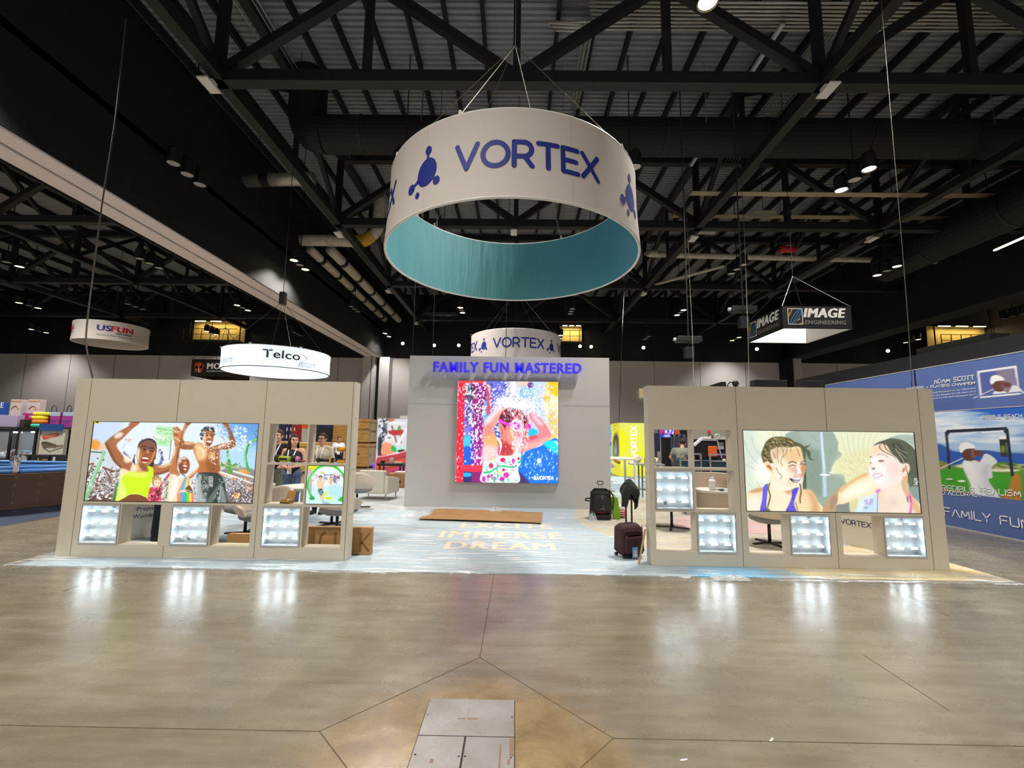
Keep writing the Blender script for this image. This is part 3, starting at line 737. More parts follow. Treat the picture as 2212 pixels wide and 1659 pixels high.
P.poly([(1060,770),(1110,745),(1200,765),(1205,790),(1170,850),(1110,850),(1070,820)],(170,44,44));P.poly([(1080,760),(1130,745),(1200,765),(1190,785),(1100,778)],(250,244,236));P.poly([(1075,815),(1110,830),(1180,835),(1160,850),(1110,850)],(246,236,224))
P.line([(1060,770),(1120,735),(1210,762)],10,(110,50,36));P.oval(1130,800,40,20,(120,20,30),0,.9,4);P.line([(1070,830),(1120,866),(1180,856)],10,(200,110,90))
P.poly([(740,1080),(870,1010),(1010,1030),(1170,1020),(1205,990),(1175,920),(1230,910),(1285,960),(1290,1060),(1250,1180),(1200,1400),(1160,1560),(1140,1470),(1020,1430),(860,1430),(740,1500),(680,1560),(590,1560),(660,1300),(700,1180)],(214,255,10),1,1)
P.poly([(740,1080),(870,1010),(1010,1030),(1170,1020),(1200,1100),(1060,1120),(860,1100)],(240,255,120),.8,18);P.poly([(660,1300),(720,1180),(800,1400),(740,1490),(600,1560)],(240,255,160),.8,18)
P.poly([(1140,1470),(1020,1430),(860,1430),(740,1500),(680,1560),(1150,1560)],(132,74,36),1,1);P.line([(1140,1470),(1020,1424),(860,1424),(740,1494)],12,(244,255,150))
# middle child
P.crop(370,900,8.51)
P.poly([(60,480),(150,450),(165,560),(120,780),(110,960),(160,1060),(80,1110),(0,1060),(-40,980),(0,860),(80,640)],(196,124,72),1,2);P.poly([(100,520),(60,700),(0,860),(-20,900),(60,620)],(255,232,200),.9,14);P.poly([(140,480),(165,560),(115,800),(110,950),(90,800),(130,560)],SK1d,.7,8)
P.poly([(30,220),(60,200),(150,270),(210,260),(200,380),(150,460),(90,500),(40,420),(40,350)],(208,138,86),1,3);P.line([(50,330),(130,350)],24,(170,60,60));P.line([(50,390),(120,420),(150,460)],20,(250,206,150));P.line([(36,240),(80,280),(150,280)],16,(255,220,180))
P.poly([(-30,1080),(60,1060),(110,1110),(240,1140),(270,1090),(330,1120),(420,1300),(410,1580),(-40,1580),(-50,1300)],(255,228,196),1,4);P.poly([(40,1100),(130,1120),(110,1350),(0,1560),(-40,1500)],(255,250,240),.9,20)
cols=[(250,158,70),(190,140,210),(60,190,200),(60,190,160),(150,210,60),(250,220,90),(240,120,90)]
for k,c in enumerate(cols):
    a=105+k*45;P.poly([(a,1580),(a+47,1580),(a+40,1380),(a - 2,1390)],c,1,1,False)
for k,c in enumerate([(255,236,200),(250,160,80),(190,150,220),(80,190,220),(120,220,200),(250,240,160),(250,180,110)]):
    P.poly([(80+k*34,1400 - k*12),(118+k*36,1390 - k*14),(258+k*12,1110),(236+k*12,1100)],c,.95,2,False)
P.poly([(250,1340),(320,1260),(370,1310),(400,1400),(330,1390)],(120,78,44));P.line([(120,1400),(250,1340),(410,1404)],10,(240,250,240))
P.poly([(300,1100),(420,980),(560,860),(680,740),(660,640),(690,630),(710,700),(680,780),(560,900),(420,1060),(340,1140)],(240,186,130),1,2);P.poly([(330,1120),(440,1030),(560,900),(600,880),(440,1060),(350,1140)],(160,90,50),.9,6);P.poly([(340,1060),(480,920),(640,790),(650,800),(420,1000)],(255,240,216),.9,10)
P.poly([(130,880),(160,780),(230,735),(300,770),(340,860),(330,960),(280,1040),(210,1050),(150,990)],(168,88,50),1,3);P.poly([(150,800),(230,740),(290,770),(200,800),(140,900)],(250,240,240),.9,12);P.poly([(130,880),(180,860),(220,960),(240,1040),(180,1020)],(130,60,34),.8,14)
P.line([(180,800),(230,800)],12,(60,30,20));P.line([(290,815),(320,830)],12,(60,30,20));P.oval(255,850,30,24,(220,140,100));P.poly([(205,920),(250,890),(285,910),(290,970),(240,970)],(110,30,30));P.poly([(205,910),(250,888),(285,906),(280,926)],(255,250,240));P.poly([(225,950),(280,955),(270,980),(230,972)],(250,236,226));P.line([(150,1000),(200,1060),(260,1090)],14,(50,60,60))
# man with curly hair
P.poly([(345,100),(380,110),(300,190),(250,280),(220,400),(250,460),(390,470),(440,520),(400,600),(200,600),(155,540),(170,400),(215,230),(260,110)],(160,94,52),1,2);P.poly([(250,470),(390,470),(420,500),(300,520),(230,500)],(250,206,160),.9,12);P.line([(260,130),(230,300),(210,420)],20,(250,220,190),.8,6)
P.poly([(940,120),(1030,120),(1080,220),(1130,330),(1180,470),(1160,560),(1060,600),(870,600),(860,520),(920,500),(1060,470),(1060,380),(1040,260),(980,190)],(152,88,50),1,2);P.poly([(880,520),(1050,490),(1110,470),(1060,530),(900,570)],(220,150,90),.8,12);P.line([(950,140),(1000,200),(1070,190)],16,(226,160,110),.8)
P.poly([(440,500),(540,480),(640,560),(740,560),(850,520),(880,600),(870,800),(885,1040),(500,1050),(510,900),(450,760),(400,590)],(196,118,62),1,2);P.poly([(440,500),(520,480),(640,590),(660,740),(560,800),(480,800),(430,640)],(255,210,150),.9,26)
P.poly([(700,620),(860,560),(880,760),(870,1040),(700,1040),(640,900)],(158,88,44),.85,24);P.oval(740,690,60,40,(250,200,130),-10,.8,16).oval(750,750,80,30,(255,220,150),10,.8,14);P.line([(540,600),(600,680),(560,760)],18,(255,244,230),.8,6);P.line([(760,800),(770,980)],12,(120,60,30),.7,4)
P.line([(600,880),(700,860),(850,870)],10,(150,84,44),.7,4);P.oval(765,965,14,10,(90,44,24))
P.dots(70,[(420,500),(880,520),(880,900),(480,800)],(4,12),[(255,246,236)],None,.8);P.dots(80,[(880,380),(1180,430),(1180,590),(880,590)],(4,12),[(255,250,246)],None,.9)
P.poly([(560,370),(560,270),(620,200),(720,190),(790,240),(790,340),(760,460),(720,540),(660,550),(600,480)],(186,110,62),1,2);P.poly([(560,330),(620,260),(640,420),(620,510),(580,440)],(255,232,206),.9,12);P.oval(690,380,30,34,(250,206,160),0,.9,12)
P.dots(90,[(540,270),(600,190),(760,180),(800,260),(790,330),(740,250),(620,260),(560,420),(520,380)],(9,20),[(60,62,74),(90,96,110),(214,220,232),(44,44,52)],None,1,1.0)
P.line([(620,320),(660,305)],12,(60,34,26));P.line([(710,320),(760,320)],12,(60,34,26));P.oval(650,350,26,13,(80,50,44)).oval(740,350,26,12,(80,50,44));P.oval(654,350,9,9,(20,16,16)).oval(742,350,9,9,(20,16,16))
P.poly([(640,460),(690,445),(740,450),(730,500),(680,520),(650,490)],(130,30,34));P.poly([(645,460),(690,446),(738,452),(728,478),(670,478)],(255,252,246));P.line([(620,400),(610,470)],10,(130,70,40),.7,3);P.oval(690,410,24,14,(150,84,54))
P.poly([(500,1040),(880,1045),(960,1150),(1020,1320),(1080,1580),(890,1580),(900,1300),(850,1580),(450,1580),(460,1250)],(40,58,50),1,2);P.poly([(490,1060),(560,1060),(600,1300),(640,1580),(450,1580),(455,1250)],(190,200,200),.9,24);P.poly([(560,1080),(680,1080),(680,1380),(600,1500),(560,1380)],(84,98,94),.9,14);P.poly([(890,1240),(960,1330),(1010,1580),(900,1580)],(140,158,150),.9,12);P.poly([(660,1540),(860,1260),(880,1280),(760,1570)],(120,140,130),.7,12)
P.line([(500,1040),(880,1050)],24,(40,50,56));
for k in range(5): P.line([(690+k*18,1090),(700+k*14,1290)],8,(236,240,240))
P.dots(90,[(540,1100),(680,1100),(680,1400),(560,1500)],(5,11),[(140,150,146),(30,40,36),(200,206,204)]);P.dots(40,[(880,1100),(960,1150),(880,1550),(760,1550)],(3,8),[(230,240,240)])
# right: water park slides
P.poly([(890,1010),(1120,940),(1560,1010),(1540,1590),(1080,1590),(980,1200)],(150,140,146),1,12);P.poly([(1100,1360),(1540,1250),(1540,1590),(1090,1590)],(112,96,92),.9,30)
P.oval(1330,1010,110,44,(240,176,110),15,.95,12).oval(1370,1040,50,40,(250,150,60),0,.9,10).oval(1150,1120,50,44,(246,160,90),0,.9,10).oval(1380,1150,60,40,(230,120,60),0,.8,14).oval(1195,1450,56,56,(250,150,40)).oval(1430,1300,110,70,(206,140,90),20,.8,24)
P.poly([(880,1010),(1130,1100),(1130,1130),(900,1070)],(230,190,130),1,4);P.line([(890,1010),(1200,1120),(1540,1250)],26,(244,255,244));P.line([(1130,1000),(1560,1130)],40,(206,230,206));P.line([(1130,1000),(1560,1125)],12,(250,255,250))
P.dots(320,[(960,1080),(1560,1150),(1540,1580),(1080,1580),(1000,1300)],(3,11),[(240,242,246),(255,255,255),(214,214,222),(90,82,84)])
P.dots(90,[(920,850),(1240,860),(1280,930),(930,940)],(7,18),[(110,160,80),(180,200,140),(220,230,200),(84,130,70)])
P.line([(1030,620),(1050,800),(1090,1050)],34,(70,180,60),w2=64);P.dots(40,[(1010,620),(1050,620),(1090,900),(1040,900)],(5,12),[(40,110,50),(190,240,180)])
P.line([(1620,415),(1480,450),(1400,530),(1360,700),(1380,850),(1430,1020)],46,(70,186,80));P.line([(1590,410),(1470,450),(1385,540),(1348,700),(1370,850)],14,(160,240,160),.9);P.line([(1500,460),(1420,530),(1385,690)],14,(20,110,50),.9);P.line([(1430,490),(1470,460)],50,(246,250,246))
P.line([(1560,380),(1530,290),(1570,260),(1620,270)],10,(30,110,70));P.poly([(1560,390),(1620,330),(1620,390)],(130,66,50));P.line([(840,180),(860,120)],10,(60,70,80));P.line([(900,360),(990,430)],22,(150,170,190),.8)
P.dots(200,[(180,120),(1560,120),(1540,700),(100,640)],(2,6),[(255,255,255)],None,.8)
P.poly([(380,1150),(480,1150),(460,1570),(420,1570)],(226,230,236),.9,8);P.dots(70,[(370,1130),(470,1150),(450,1560),(410,1560)],(4,10),[(150,150,160),(255,255,255),(90,90,110)])
picture_box('wide lit picture of cheering swimmers with raised arms, in the left booth wall',x0,x1,z0,z1,P)

# --- two girls laughing
x0,x1,z0,z1=PIC_R
P=Picture((x0+e,YF+.004,z1 - e),(x1 - x0 - 2*e,0,0),(0,0,-(z1 - z0 - 2*e)),400,188,(232,240,216))
P.crop(1600,920,8.51)
P.poly([(40,80),(420,80),(420,700),(90,900)],(220,234,220),.9,60);P.poly([(300,80),(1000,80),(800,240),(420,500)],(246,248,220),.9,50);P.oval(420,820,180,240,(255,255,246),0,1,60)
P.poly([(820,190),(900,120),(1100,90),(1640,110),(1720,160),(1800,300),(1790,400),(1870,540),(1790,620),(1720,680),(1660,880),(1880,860),(1950,1000),(1900,1140),(1700,1280),(1600,1400),(1560,1600),(1440,1600),(1380,1300),(1180,1150),(1180,700),(1100,380),(960,290)],(158,178,164),1,6)
P.poly([(1180,420),(1460,500),(1500,1200),(1400,1300),(1200,1150),(1200,700)],(138,160,144),.9,40);P.poly([(1100,100),(1460,120),(1460,420),(1200,330)],(172,190,182),.9,30)
for pts in ([(60,250),(160,500),(320,700)],[(200,200),(260,400),(360,550)],[(80,700),(300,820)],[(150,1050),(220,1140)],[(300,1010),(350,1120)],[(1300,180),(1420,300)],[(1340,640),(1380,860),(1460,980)],[(1560,660),(1660,820)],[(1240,850),(1380,980)],[(1280,1060),(1420,1200)],[(600,110),(610,200)],[(730,120),(760,190)],[(1640,420),(1680,560)]):
    P.line(pts,7,(128,146,128),.6,2)
P.line([(1480,115),(1500,420),(1530,750),(1550,1300)],50,(196,224,246),.95,6,66);P.line([(1490,115),(1510,500),(1540,800)],16,(240,250,255),.9,3);P.poly([(1460,890),(1560,880),(1660,905),(1560,920),(1470,910)],(255,255,250));P.poly([(1610,860),(1700,840),(1700,875)],(255,255,246))
# left girl
P.poly([(960,300),(1100,330),(1180,380),(1290,340),(1250,380),(1210,420),(1280,480),(1290,590),(1370,630),(1260,610),(1200,480),(1200,700),(1210,1100),(1190,1300),(1140,1120),(1160,900),(1120,500)],(84,96,72),1,3)
P.poly([(140,1220),(260,1160),(420,1130),(520,1050),(600,900),(1000,1000),(1080,1140),(1180,1170),(1300,1190),(1400,1360),(1450,1600),(110,1600)],(250,226,182),1,3);P.poly([(140,1220),(260,1160),(420,1130),(400,1200),(240,1230)],(200,156,104),.85,16);P.poly([(120,1300),(380,1300),(360,1590),(120,1590)],(255,248,230),.8,40)
P.poly([(1120,1200),(1300,1190),(1400,1360),(1450,1600),(1280,1600),(1200,1420)],(222,172,116),.9,30);P.poly([(1140,1240),(1200,1190),(1300,1400),(1280,1580),(1120,1560)],(255,228,184),.8,30)
P.poly([(560,1180),(900,1170),(980,1200),(880,1420),(820,1590),(560,1590),(500,1400)],(255,244,214),.9,40);P.poly([(800,1190),(960,1160),(900,1260)],(206,150,94),.8,20)
P.poly([(600,900),(560,1100),(600,1180),(800,1190),(940,1160),(900,1000)],(255,246,222),1,10)
P.poly([(400,620),(380,520),(420,400),(480,280),(600,210),(760,200),(900,230),(1000,300),(1090,370),(1130,440),(900,420),(740,480),(700,640),(560,690),(500,650),(430,680)],(112,98,58),1,2)
P.dots(330,[(400,560),(430,390),(500,280),(620,215),(780,210),(940,270),(1060,370),(900,400),(720,440),(560,620),(430,640)],(5,13),[(70,64,40),(160,146,96),(96,86,50),(196,184,140),(58,54,36)],40,.85,2.6)
P.poly([(560,460),(700,400),(900,400),(1060,380),(1120,470),(1150,620),(1180,680),(1195,760),(1180,850),(1130,960),(1090,1060),(1070,1130),(1000,1165),(900,1120),(760,1080),(620,1000),(560,860),(600,700),(560,560)],(255,236,206),1,4)
P.poly([(560,470),(700,400),(900,400),(860,480),(740,520),(640,620),(580,580)],(226,196,164),.9,26);P.poly([(840,480),(1080,400),(1140,560),(1170,660),(1060,650),(900,660),(800,600)],(244,200,146),.85,26);P.poly([(1120,700),(1190,720),(1190,830),(1120,960),(1100,860)],(214,140,96),.9,16)
P.oval(950,800,100,56,(240,176,150),10,.7,28).oval(760,880,130,160,(255,252,240),0,.8,50)
for pts in ([(680,400),(680,560),(700,680)],[(760,400),(790,520),(740,640),(770,740)],[(860,420),(840,500),(780,580)],[(930,400),(920,480)],[(1020,390),(1060,480),(1090,560)],[(650,760),(690,850),(760,930),(720,980)],[(600,480),(640,600)]): P.line(pts,12,(150,110,66),.85,2)
P.poly([(440,700),(480,650),(540,690),(600,780),(610,850),(560,860),(480,800)],(255,224,180),1,3);P.poly([(480,740),(530,720),(580,800),(560,810)],(176,96,60),.95,6)
P.line([(880,690),(950,655),(1030,690)],22,(110,84,70),.9,4);P.line([(1100,680),(1140,655),(1185,660)],18,(110,84,70),.9,4);P.line([(880,745),(960,720),(1020,745)],16,(90,70,66),.9,2);P.line([(1090,710),(1150,695),(1190,720)],16,(84,66,60),.9,2)
P.poly([(1010,760),(1060,760),(1120,850),(1110,890),(1050,880)],(255,246,236),.9,10);P.poly([(990,780),(1030,780),(1040,880),(1000,900)],(196,180,180),.7,16);P.line([(1060,890),(1110,890)],10,(170,110,90),.8,2)
P.poly([(900,960),(980,970),(1090,950),(1090,990),(1050,1035),(980,1040),(930,1010)],(78,66,84));P.poly([(950,975),(1080,950),(1085,985),(1030,990)],(255,255,252));P.poly([(960,1005),(1070,1005),(1050,1030),(990,1030)],(230,226,230),.9,2);P.poly([(970,920),(1050,905),(1100,930),(1060,955),(980,960)],(240,190,190),.9,8);P.line([(900,960),(895,1040),(930,1080)],12,(206,150,120),.7,4);P.line([(930,1060),(1010,1070),(1080,1040)],20,(250,222,210),.9,6)
P.poly([(420,1130),(500,1060),(500,1140),(490,1260),(470,1480),(490,1590),(360,1590),(400,1340)],(92,84,224),1,2);P.line([(470,1090),(440,1300),(420,1500)],40,(112,106,250),.8,8);P.poly([(950,1170),(1060,1130),(1050,1200),(1000,1330),(980,1450),(1030,1590),(830,1590),(900,1420),(940,1300)],(88,78,214),1,2)
for k in range(4): P.line([(930+k*22,1360+k*10),(880+k*40,1580)],9,(140,130,250),.8,2)
P.line([(540,1040),(510,1150),(545,1290),(500,1480)],16,(92,66,40),.95,2,26);P.poly([(480,1480),(560,1560),(640,1590),(480,1590)],(112,100,84),.9,8);P.line([(1090,1060),(1110,1200),(1090,1330),(1100,1420)],24,(100,70,40),.9,4);P.line([(1010,1400),(1060,1570)],16,(150,90,50),.8,4)
# right girl
P.crop(1795,920,8.51)
P.poly([(140,130),(900,120),(1100,160),(900,280),(740,430),(720,640),(680,850),(300,1050),(240,900),(30,860),(80,700),(210,540),(130,450),(150,340)],(240,242,206),1,14);P.poly([(160,560),(700,440),(690,830),(300,1020),(240,900),(60,850)],(234,232,176),.8,60)
for k in range(7): P.line([(190+k*110,140),(230+k*90,350),(300+k*76,560)],7,(180,182,150),.7,2)
P.dots(60,[(150,600),(680,560),(680,820),(280,1000)],(4,10),[(250,250,230),(206,206,160)],30,.7,3)
P.poly([(1060,240),(1250,170),(1500,170),(1540,200),(1560,420),(1400,300)],(176,190,180),1,8);P.poly([(1540,430),(1600,800),(1640,1160),(1460,1190),(1400,900),(1440,600)],(98,108,92),1,10)
P.poly([(1420,1150),(1640,1140),(1690,1590),(1600,1450),(1480,1290)],(140,160,154),1,8);P.poly([(60,1590),(90,1470),(340,1380),(360,1590)],(142,146,138),1,6);P.poly([(340,1380),(460,1310),(500,1380),(450,1590),(360,1590)],(226,222,168),1,8)
P.poly([(0,1290),(100,1180),(150,1140),(130,1360),(90,1480),(60,1590),(-150,1590),(-100,1400)],(200,164,128),1,8);P.poly([(-20,1400),(60,1260),(120,1360),(60,1480),(0,1560)],(176,140,116),.8,20)
P.poly([(130,1300),(160,1160),(300,1050),(520,920),(680,850),(740,900),(860,1050),(900,1170),(860,1240),(700,1280),(560,1280),(400,1360),(230,1430),(150,1420)],(255,232,186),1,3);P.poly([(160,1160),(300,1050),(520,920),(680,850),(720,890),(500,980),(300,1120),(170,1230)],(226,164,100),.8,20);P.poly([(240,1200),(560,1020),(740,1050),(760,1180),(400,1310),(220,1370)],(255,254,236),.9,50)
P.poly([(820,1170),(960,1150),(1300,1050),(1420,1180),(1480,1290),(1600,1400),(1690,1600),(840,1600),(850,1240)],(255,232,212),1,4);P.poly([(1420,1180),(1500,1290),(1690,1600),(1560,1600),(1440,1400)],(226,176,120),.8,24);P.poly([(860,1200),(940,1180),(1060,1400),(1100,1590),(860,1590)],(250,220,200),.8,30);P.oval(1150,1400,70,90,(206,196,180),0,.5,50)
P.poly([(460,1590),(480,1490),(640,1320),(840,1230),(860,1240),(850,1590)],(208,232,250),1,3);P.poly([(480,1490),(640,1320),(800,1250),(760,1330),(600,1480),(520,1580)],(238,250,255),.8,20);P.dots(26,[(590,1360),(760,1340),(760,1440),(600,1440)],(12,26),[(206,190,236),(190,180,226)],None,.8,1.0);P.oval(640,1500,44,22,(150,170,214),0,.8,8);P.line([(860,1230),(850,1590)],12,(130,126,120));P.poly([(830,1170),(910,1160),(880,1220),(830,1230)],(240,130,220))
P.poly([(1420,1200),(1470,1280),(1490,1400),(1480,1600),(1430,1600),(1450,1440),(1420,1290)],(232,130,200),1,2);P.line([(1450,1290),(1470,1400)],16,(220,40,150),.9,4);P.poly([(1365,1185),(1400,1180),(1420,1390),(1400,1390)],(110,120,30),.95,2)
P.poly([(1300,860),(1410,880),(1410,1130),(1430,1250),(1380,1300),(1300,1130),(1290,1000)],(226,186,150),1,8)
P.poly([(740,440),(780,360),(900,320),(1060,300),(1200,420),(1300,600),(1340,760),(1320,900),(1290,1000),(1100,1130),(940,1160),(830,1110),(800,1010),(720,900),(690,810),(720,680),(720,560)],(255,238,226),1,3)
P.poly([(760,400),(900,330),(1060,320),(1200,520),(1060,500),(900,480),(740,560)],(250,216,176),.85,30);P.oval(870,900,170,190,(255,255,255),0,.9,60).oval(1160,800,110,160,(250,214,206),10,.7,50).oval(830,640,90,60,(255,255,252),0,.8,24)
P.poly([(780,370),(850,310),(980,265),(1100,230),(1260,250),(1400,310),(1520,420),(1570,600),(1600,800),(1560,1000),(1420,900),(1460,760),(1400,690),(1290,690),(1200,580),(1100,480),(1020,360),(900,330)],(88,96,76),1,3);P.poly([(1100,320),(1260,330),(1360,480),(1380,650),(1280,620),(1180,480)],(64,70,56),.9,20)
for pts in ([(900,340),(900,420),(1000,490),(1150,560),(1200,610)],[(970,330),(1010,420),(1100,500),(1190,560)],[(1050,340),(1100,440),(1200,560)]): P.line(pts,18,(86,66,46),.9,2,8)
P.line([(1180,420),(1260,540),(1320,620),(1350,720),(1400,880)],14,(214,196,150),.95,2);P.line([(1180,350),(1280,450),(1400,500)],10,(200,196,180),.8,2);P.line([(1240,470),(1340,560),(1380,600)],14,(190,196,196),.7,3);P.dots(30,[(1520,950),(1600,960),(1600,1080),(1520,1080)],(4,9),[(230,235,225)])
P.poly([(1290,780),(1310,720),(1390,690),(1450,740),(1440,830),(1400,880),(1350,930),(1290,930),(1270,880)],(255,226,206),1,4);P.poly([(1320,790),(1360,760),(1350,830),(1310,850)],(180,110,90),.9,6);P.line([(1370,720),(1390,820),(1420,920),(1410,1040)],12,(70,50,40),.9,2);P.line([(1430,720),(1450,790),(1430,840)],14,(196,84,50),.8,4)
P.line([(840,545),(900,520),(1000,545),(1050,590)],16,(190,150,140),.8,5);P.line([(720,580),(740,560)],22,(120,90,80),.9,4);P.poly([(870,640),(920,630),(980,640),(930,660),(880,655)],(110,76,70),.95,3);P.line([(850,655),(920,675),(990,655)],9,(240,186,170),.9,2);P.line([(720,690),(740,675)],22,(90,70,76),.9,3)
P.poly([(750,780),(800,770),(800,800),(760,800)],(90,60,66),.9,6);P.line([(740,690),(740,760),(820,750)],16,(250,210,186),.8,8)
P.poly([(770,890),(850,870),(960,905),(900,940),(820,970),(780,950)],(240,150,170),.9,4);P.poly([(785,900),(860,885),(930,905),(880,935),(800,955)],(255,255,255));P.line([(760,870),(830,840),(920,860)],12,(246,200,200),.8,5);P.line([(820,1050),(870,1050)],14,(230,196,190),.6,8)
picture_box('wide lit picture of two laughing girls with wet hair, in the right booth wall',x0,x1,z0,z1,P)

# --- small lit picture: green hoop on a splash pad
x0,x1,z0,z1=PIC2_L
P=Picture((x0+e,YF+.004,z1 - e),(x1 - x0 - 2*e,0,0),(0,0,-(z1 - z0 - 2*e)),96,96,(240,252,255))
P.crop(560,900,8.296)
P.poly([(830,1250),(1530,1280),(1500,1580),(810,1580)],(206,246,250),.9,30);P.poly([(1280,1220),(1520,1260),(1500,1450),(1250,1400)],(190,236,240),.9,20)
P.poly([(860,870),(1100,875),(1000,960),(860,960)],(226,240,30),1,20);P.oval(980,930,60,30,(250,220,30),0,.9,10).oval(1120,1010,36,22,(244,226,40),0,.9,6).oval(1245,1460,60,28,(226,232,40)).oval(1380,930,50,24,(200,236,120),10,.9,6).oval(1180,1390,40,60,(230,240,90),0,.7,14)
P.dots(120,[(880,1010),(1500,1010),(1500,1200),(880,1200)],(6,18),[(214,230,240),(190,200,214),(250,250,250),(240,214,190),(220,190,210)]);P.poly([(880,970),(940,970),(940,1380),(900,1330)],(206,150,206),.8,6)
for px_,py_,hx in ((1350,1120,44),(1280,1140,40)): P.oval(px_,py_ - 50,16,18,(90,80,80));P.poly([(px_ - 26,py_ - 30),(px_+26,py_ - 30),(px_+20,py_+60),(px_ - 20,py_+60)],(130,136,166) if hx == 44 else (246,190,110))
P.line([(1160,1050),(1230,1048)],14,(80,90,90));P.line([(1240,1048),(1330,1048)],14,(80,90,90));P.line([(1160,1130),(1190,1095),(1220,1130)],10,(60,70,80));P.line([(970,1045),(1050,1050)],8,(120,130,130));P.dots(20,[(1380,1070),(1440,1070),(1440,1110),(1380,1110)],(5,12),[(60,70,90),(240,120,150)])
P.line([(950,1450),(880,1300),(885,1150),(960,1010),(1080,910),(1230,880),(1370,910),(1470,1000),(1520,1100)],40,(60,206,70));P.line([(900,1290),(905,1150),(970,1030),(1080,930),(1220,895)],10,(180,250,170),.9)
P.oval(950,1460,50,34,(40,170,70));P.poly([(1410,1490),(1470,1430),(1500,1450),(1495,1520),(1430,1510)],(50,200,60))
P.oval(1100,1080,34,24,(70,60,56)).oval(1100,1120,28,40,(240,190,150));P.poly([(1050,1160),(1090,1145),(1140,1150),(1160,1170),(1155,1270),(1130,1310),(1070,1310),(1040,1240)],(250,214,170));P.poly([(1060,1300),(1140,1300),(1140,1400),(1080,1400)],(50,60,70));P.dots(30,[(1060,1300),(1140,1300),(1140,1400),(1080,1400)],(4,9),[(210,220,220),(90,150,170)])
P.line([(1090,1400),(1120,1510)],22,(240,200,150));P.line([(1130,1400),(1150,1510)],20,(230,190,140));P.poly([(1120,1510),(1220,1530),(1290,1560),(1160,1560)],(140,170,190),.8,8)
P.dots(120,[(830,900),(1520,900),(1500,1560),(820,1560)],(2,6),[(255,255,255)])
picture_box('small square lit picture of a green hoop on a splash pad',x0,x1,z0,z1,P)
# --- girl under the water jet, on the LED screen of the tower
t=thing('led_screen','large square video screen of a girl in pink goggles under splashing water','screen',(-.19,YC,.595))
SX0,SX1,SZ0,SZ1=-1.432,1.04,.593,3.047
P=Picture((SX0+.008,YC - .07,SZ1 - .008),(SX1 - SX0 - .016,0,0),(0,0,-(SZ1 - SZ0 - .016)),236,236,(196,210,246))
P.crop(980,815,7.06)
WHT=[(255,255,255),(250,246,255),(240,240,255)]
P.poly([(480,60),(980,60),(960,400),(560,700),(460,500)],(100,104,208),1,30);P.poly([(900,60),(1500,60),(1420,900),(1100,700),(900,400)],(186,206,244),1,40);P.poly([(1000,130),(1200,140),(1180,320),(980,300)],(120,190,240),.8,30);P.poly([(980,70),(1150,70),(1140,140),(980,140)],(236,196,170),.9,20);P.oval(1170,125,44,50,(100,50,130),0,.95,8)
P.poly([(1430,70),(1600,70),(1600,1000),(1440,960),(1420,600),(1360,350)],(252,226,170),1,20);P.poly([(1440,70),(1600,70),(1600,280),(1500,260),(1430,200)],(255,190,20),.95,20);P.poly([(1440,560),(1520,520),(1590,700),(1560,960),(1480,920)],(236,190,90),.8,26);P.poly([(1360,290),(1460,290),(1460,360),(1380,380)],(240,176,70),.7,16)
P.poly([(150,60),(420,60),(500,200),(520,420),(470,620),(460,1300),(440,1600),(150,1600)],(146,124,200),1,14);P.poly([(150,380),(260,380),(260,900),(150,940)],(120,120,226),.9,30)
P.poly([(290,80),(420,90),(490,180),(500,320),(450,420),(440,760),(450,1000),(430,1350),(260,1350),(260,900),(300,640),(280,300)],(166,0,130),1,8);P.poly([(170,180),(290,120),(330,220),(300,360),(180,340)],(70,66,84),.9,20);P.poly([(270,760),(330,760),(320,1340),(260,1340)],(120,30,190),.9,16)
P.poly([(150,920),(260,900),(260,1080),(150,1080)],(60,196,236),1,10);P.poly([(150,1080),(270,1080),(260,1350),(150,1350)],(10,90,220),1,8);P.poly([(150,1420),(300,1420),(280,1610),(150,1610)],(30,30,110),1,10);P.poly([(150,1450),(300,1470),(260,1510),(150,1510)],(0,190,240),.95,8);P.poly([(290,1430),(450,1420),(450,1610),(290,1610)],(140,10,110),1,8)
P.poly([(75,60),(190,60),(170,300),(160,700),(150,1100),(150,1610),(30,1600),(45,900)],(248,14,50),1,4,False);P.line([(80,70),(300,66),(440,80),(520,150),(545,300),(540,460),(510,560)],50,(246,60,70),1,3,56);P.line([(450,80),(530,150),(556,300)],22,(255,190,150),.9,4);P.poly([(150,1340),(450,1340),(450,1430),(150,1430)],(240,40,76),1,4)
P.poly([(460,420),(500,400),(500,640),(450,640)],(70,190,236),.9,8)
P.dots(420,[(170,80),(480,80),(500,420),(440,760),(180,760)],(4,13),WHT+[(30,26,40),(90,20,110)],-60,.95,1.7);P.dots(170,[(260,760),(450,760),(440,1340),(260,1340)],(4,12),WHT+[(70,10,110)],-80,.9,2);P.dots(80,[(60,100),(170,100),(150,1600),(30,1600)],(4,11),[(255,190,200),(255,255,255),(255,120,140)],-60,.8,2)
for q in ((355,830,34),(345,880,22),(245,640,20),(165,860,22),(180,1280,16),(360,520,22),(130,700,16),(240,860,18)): P.oval(q[0],q[1],q[2]*.8,q[2],(255,255,255),0,.95,3)
P.dots(240,[(520,70),(900,70),(800,400),(560,700)],(3,9),WHT+[(60,60,150)],-50,.9,2.2)
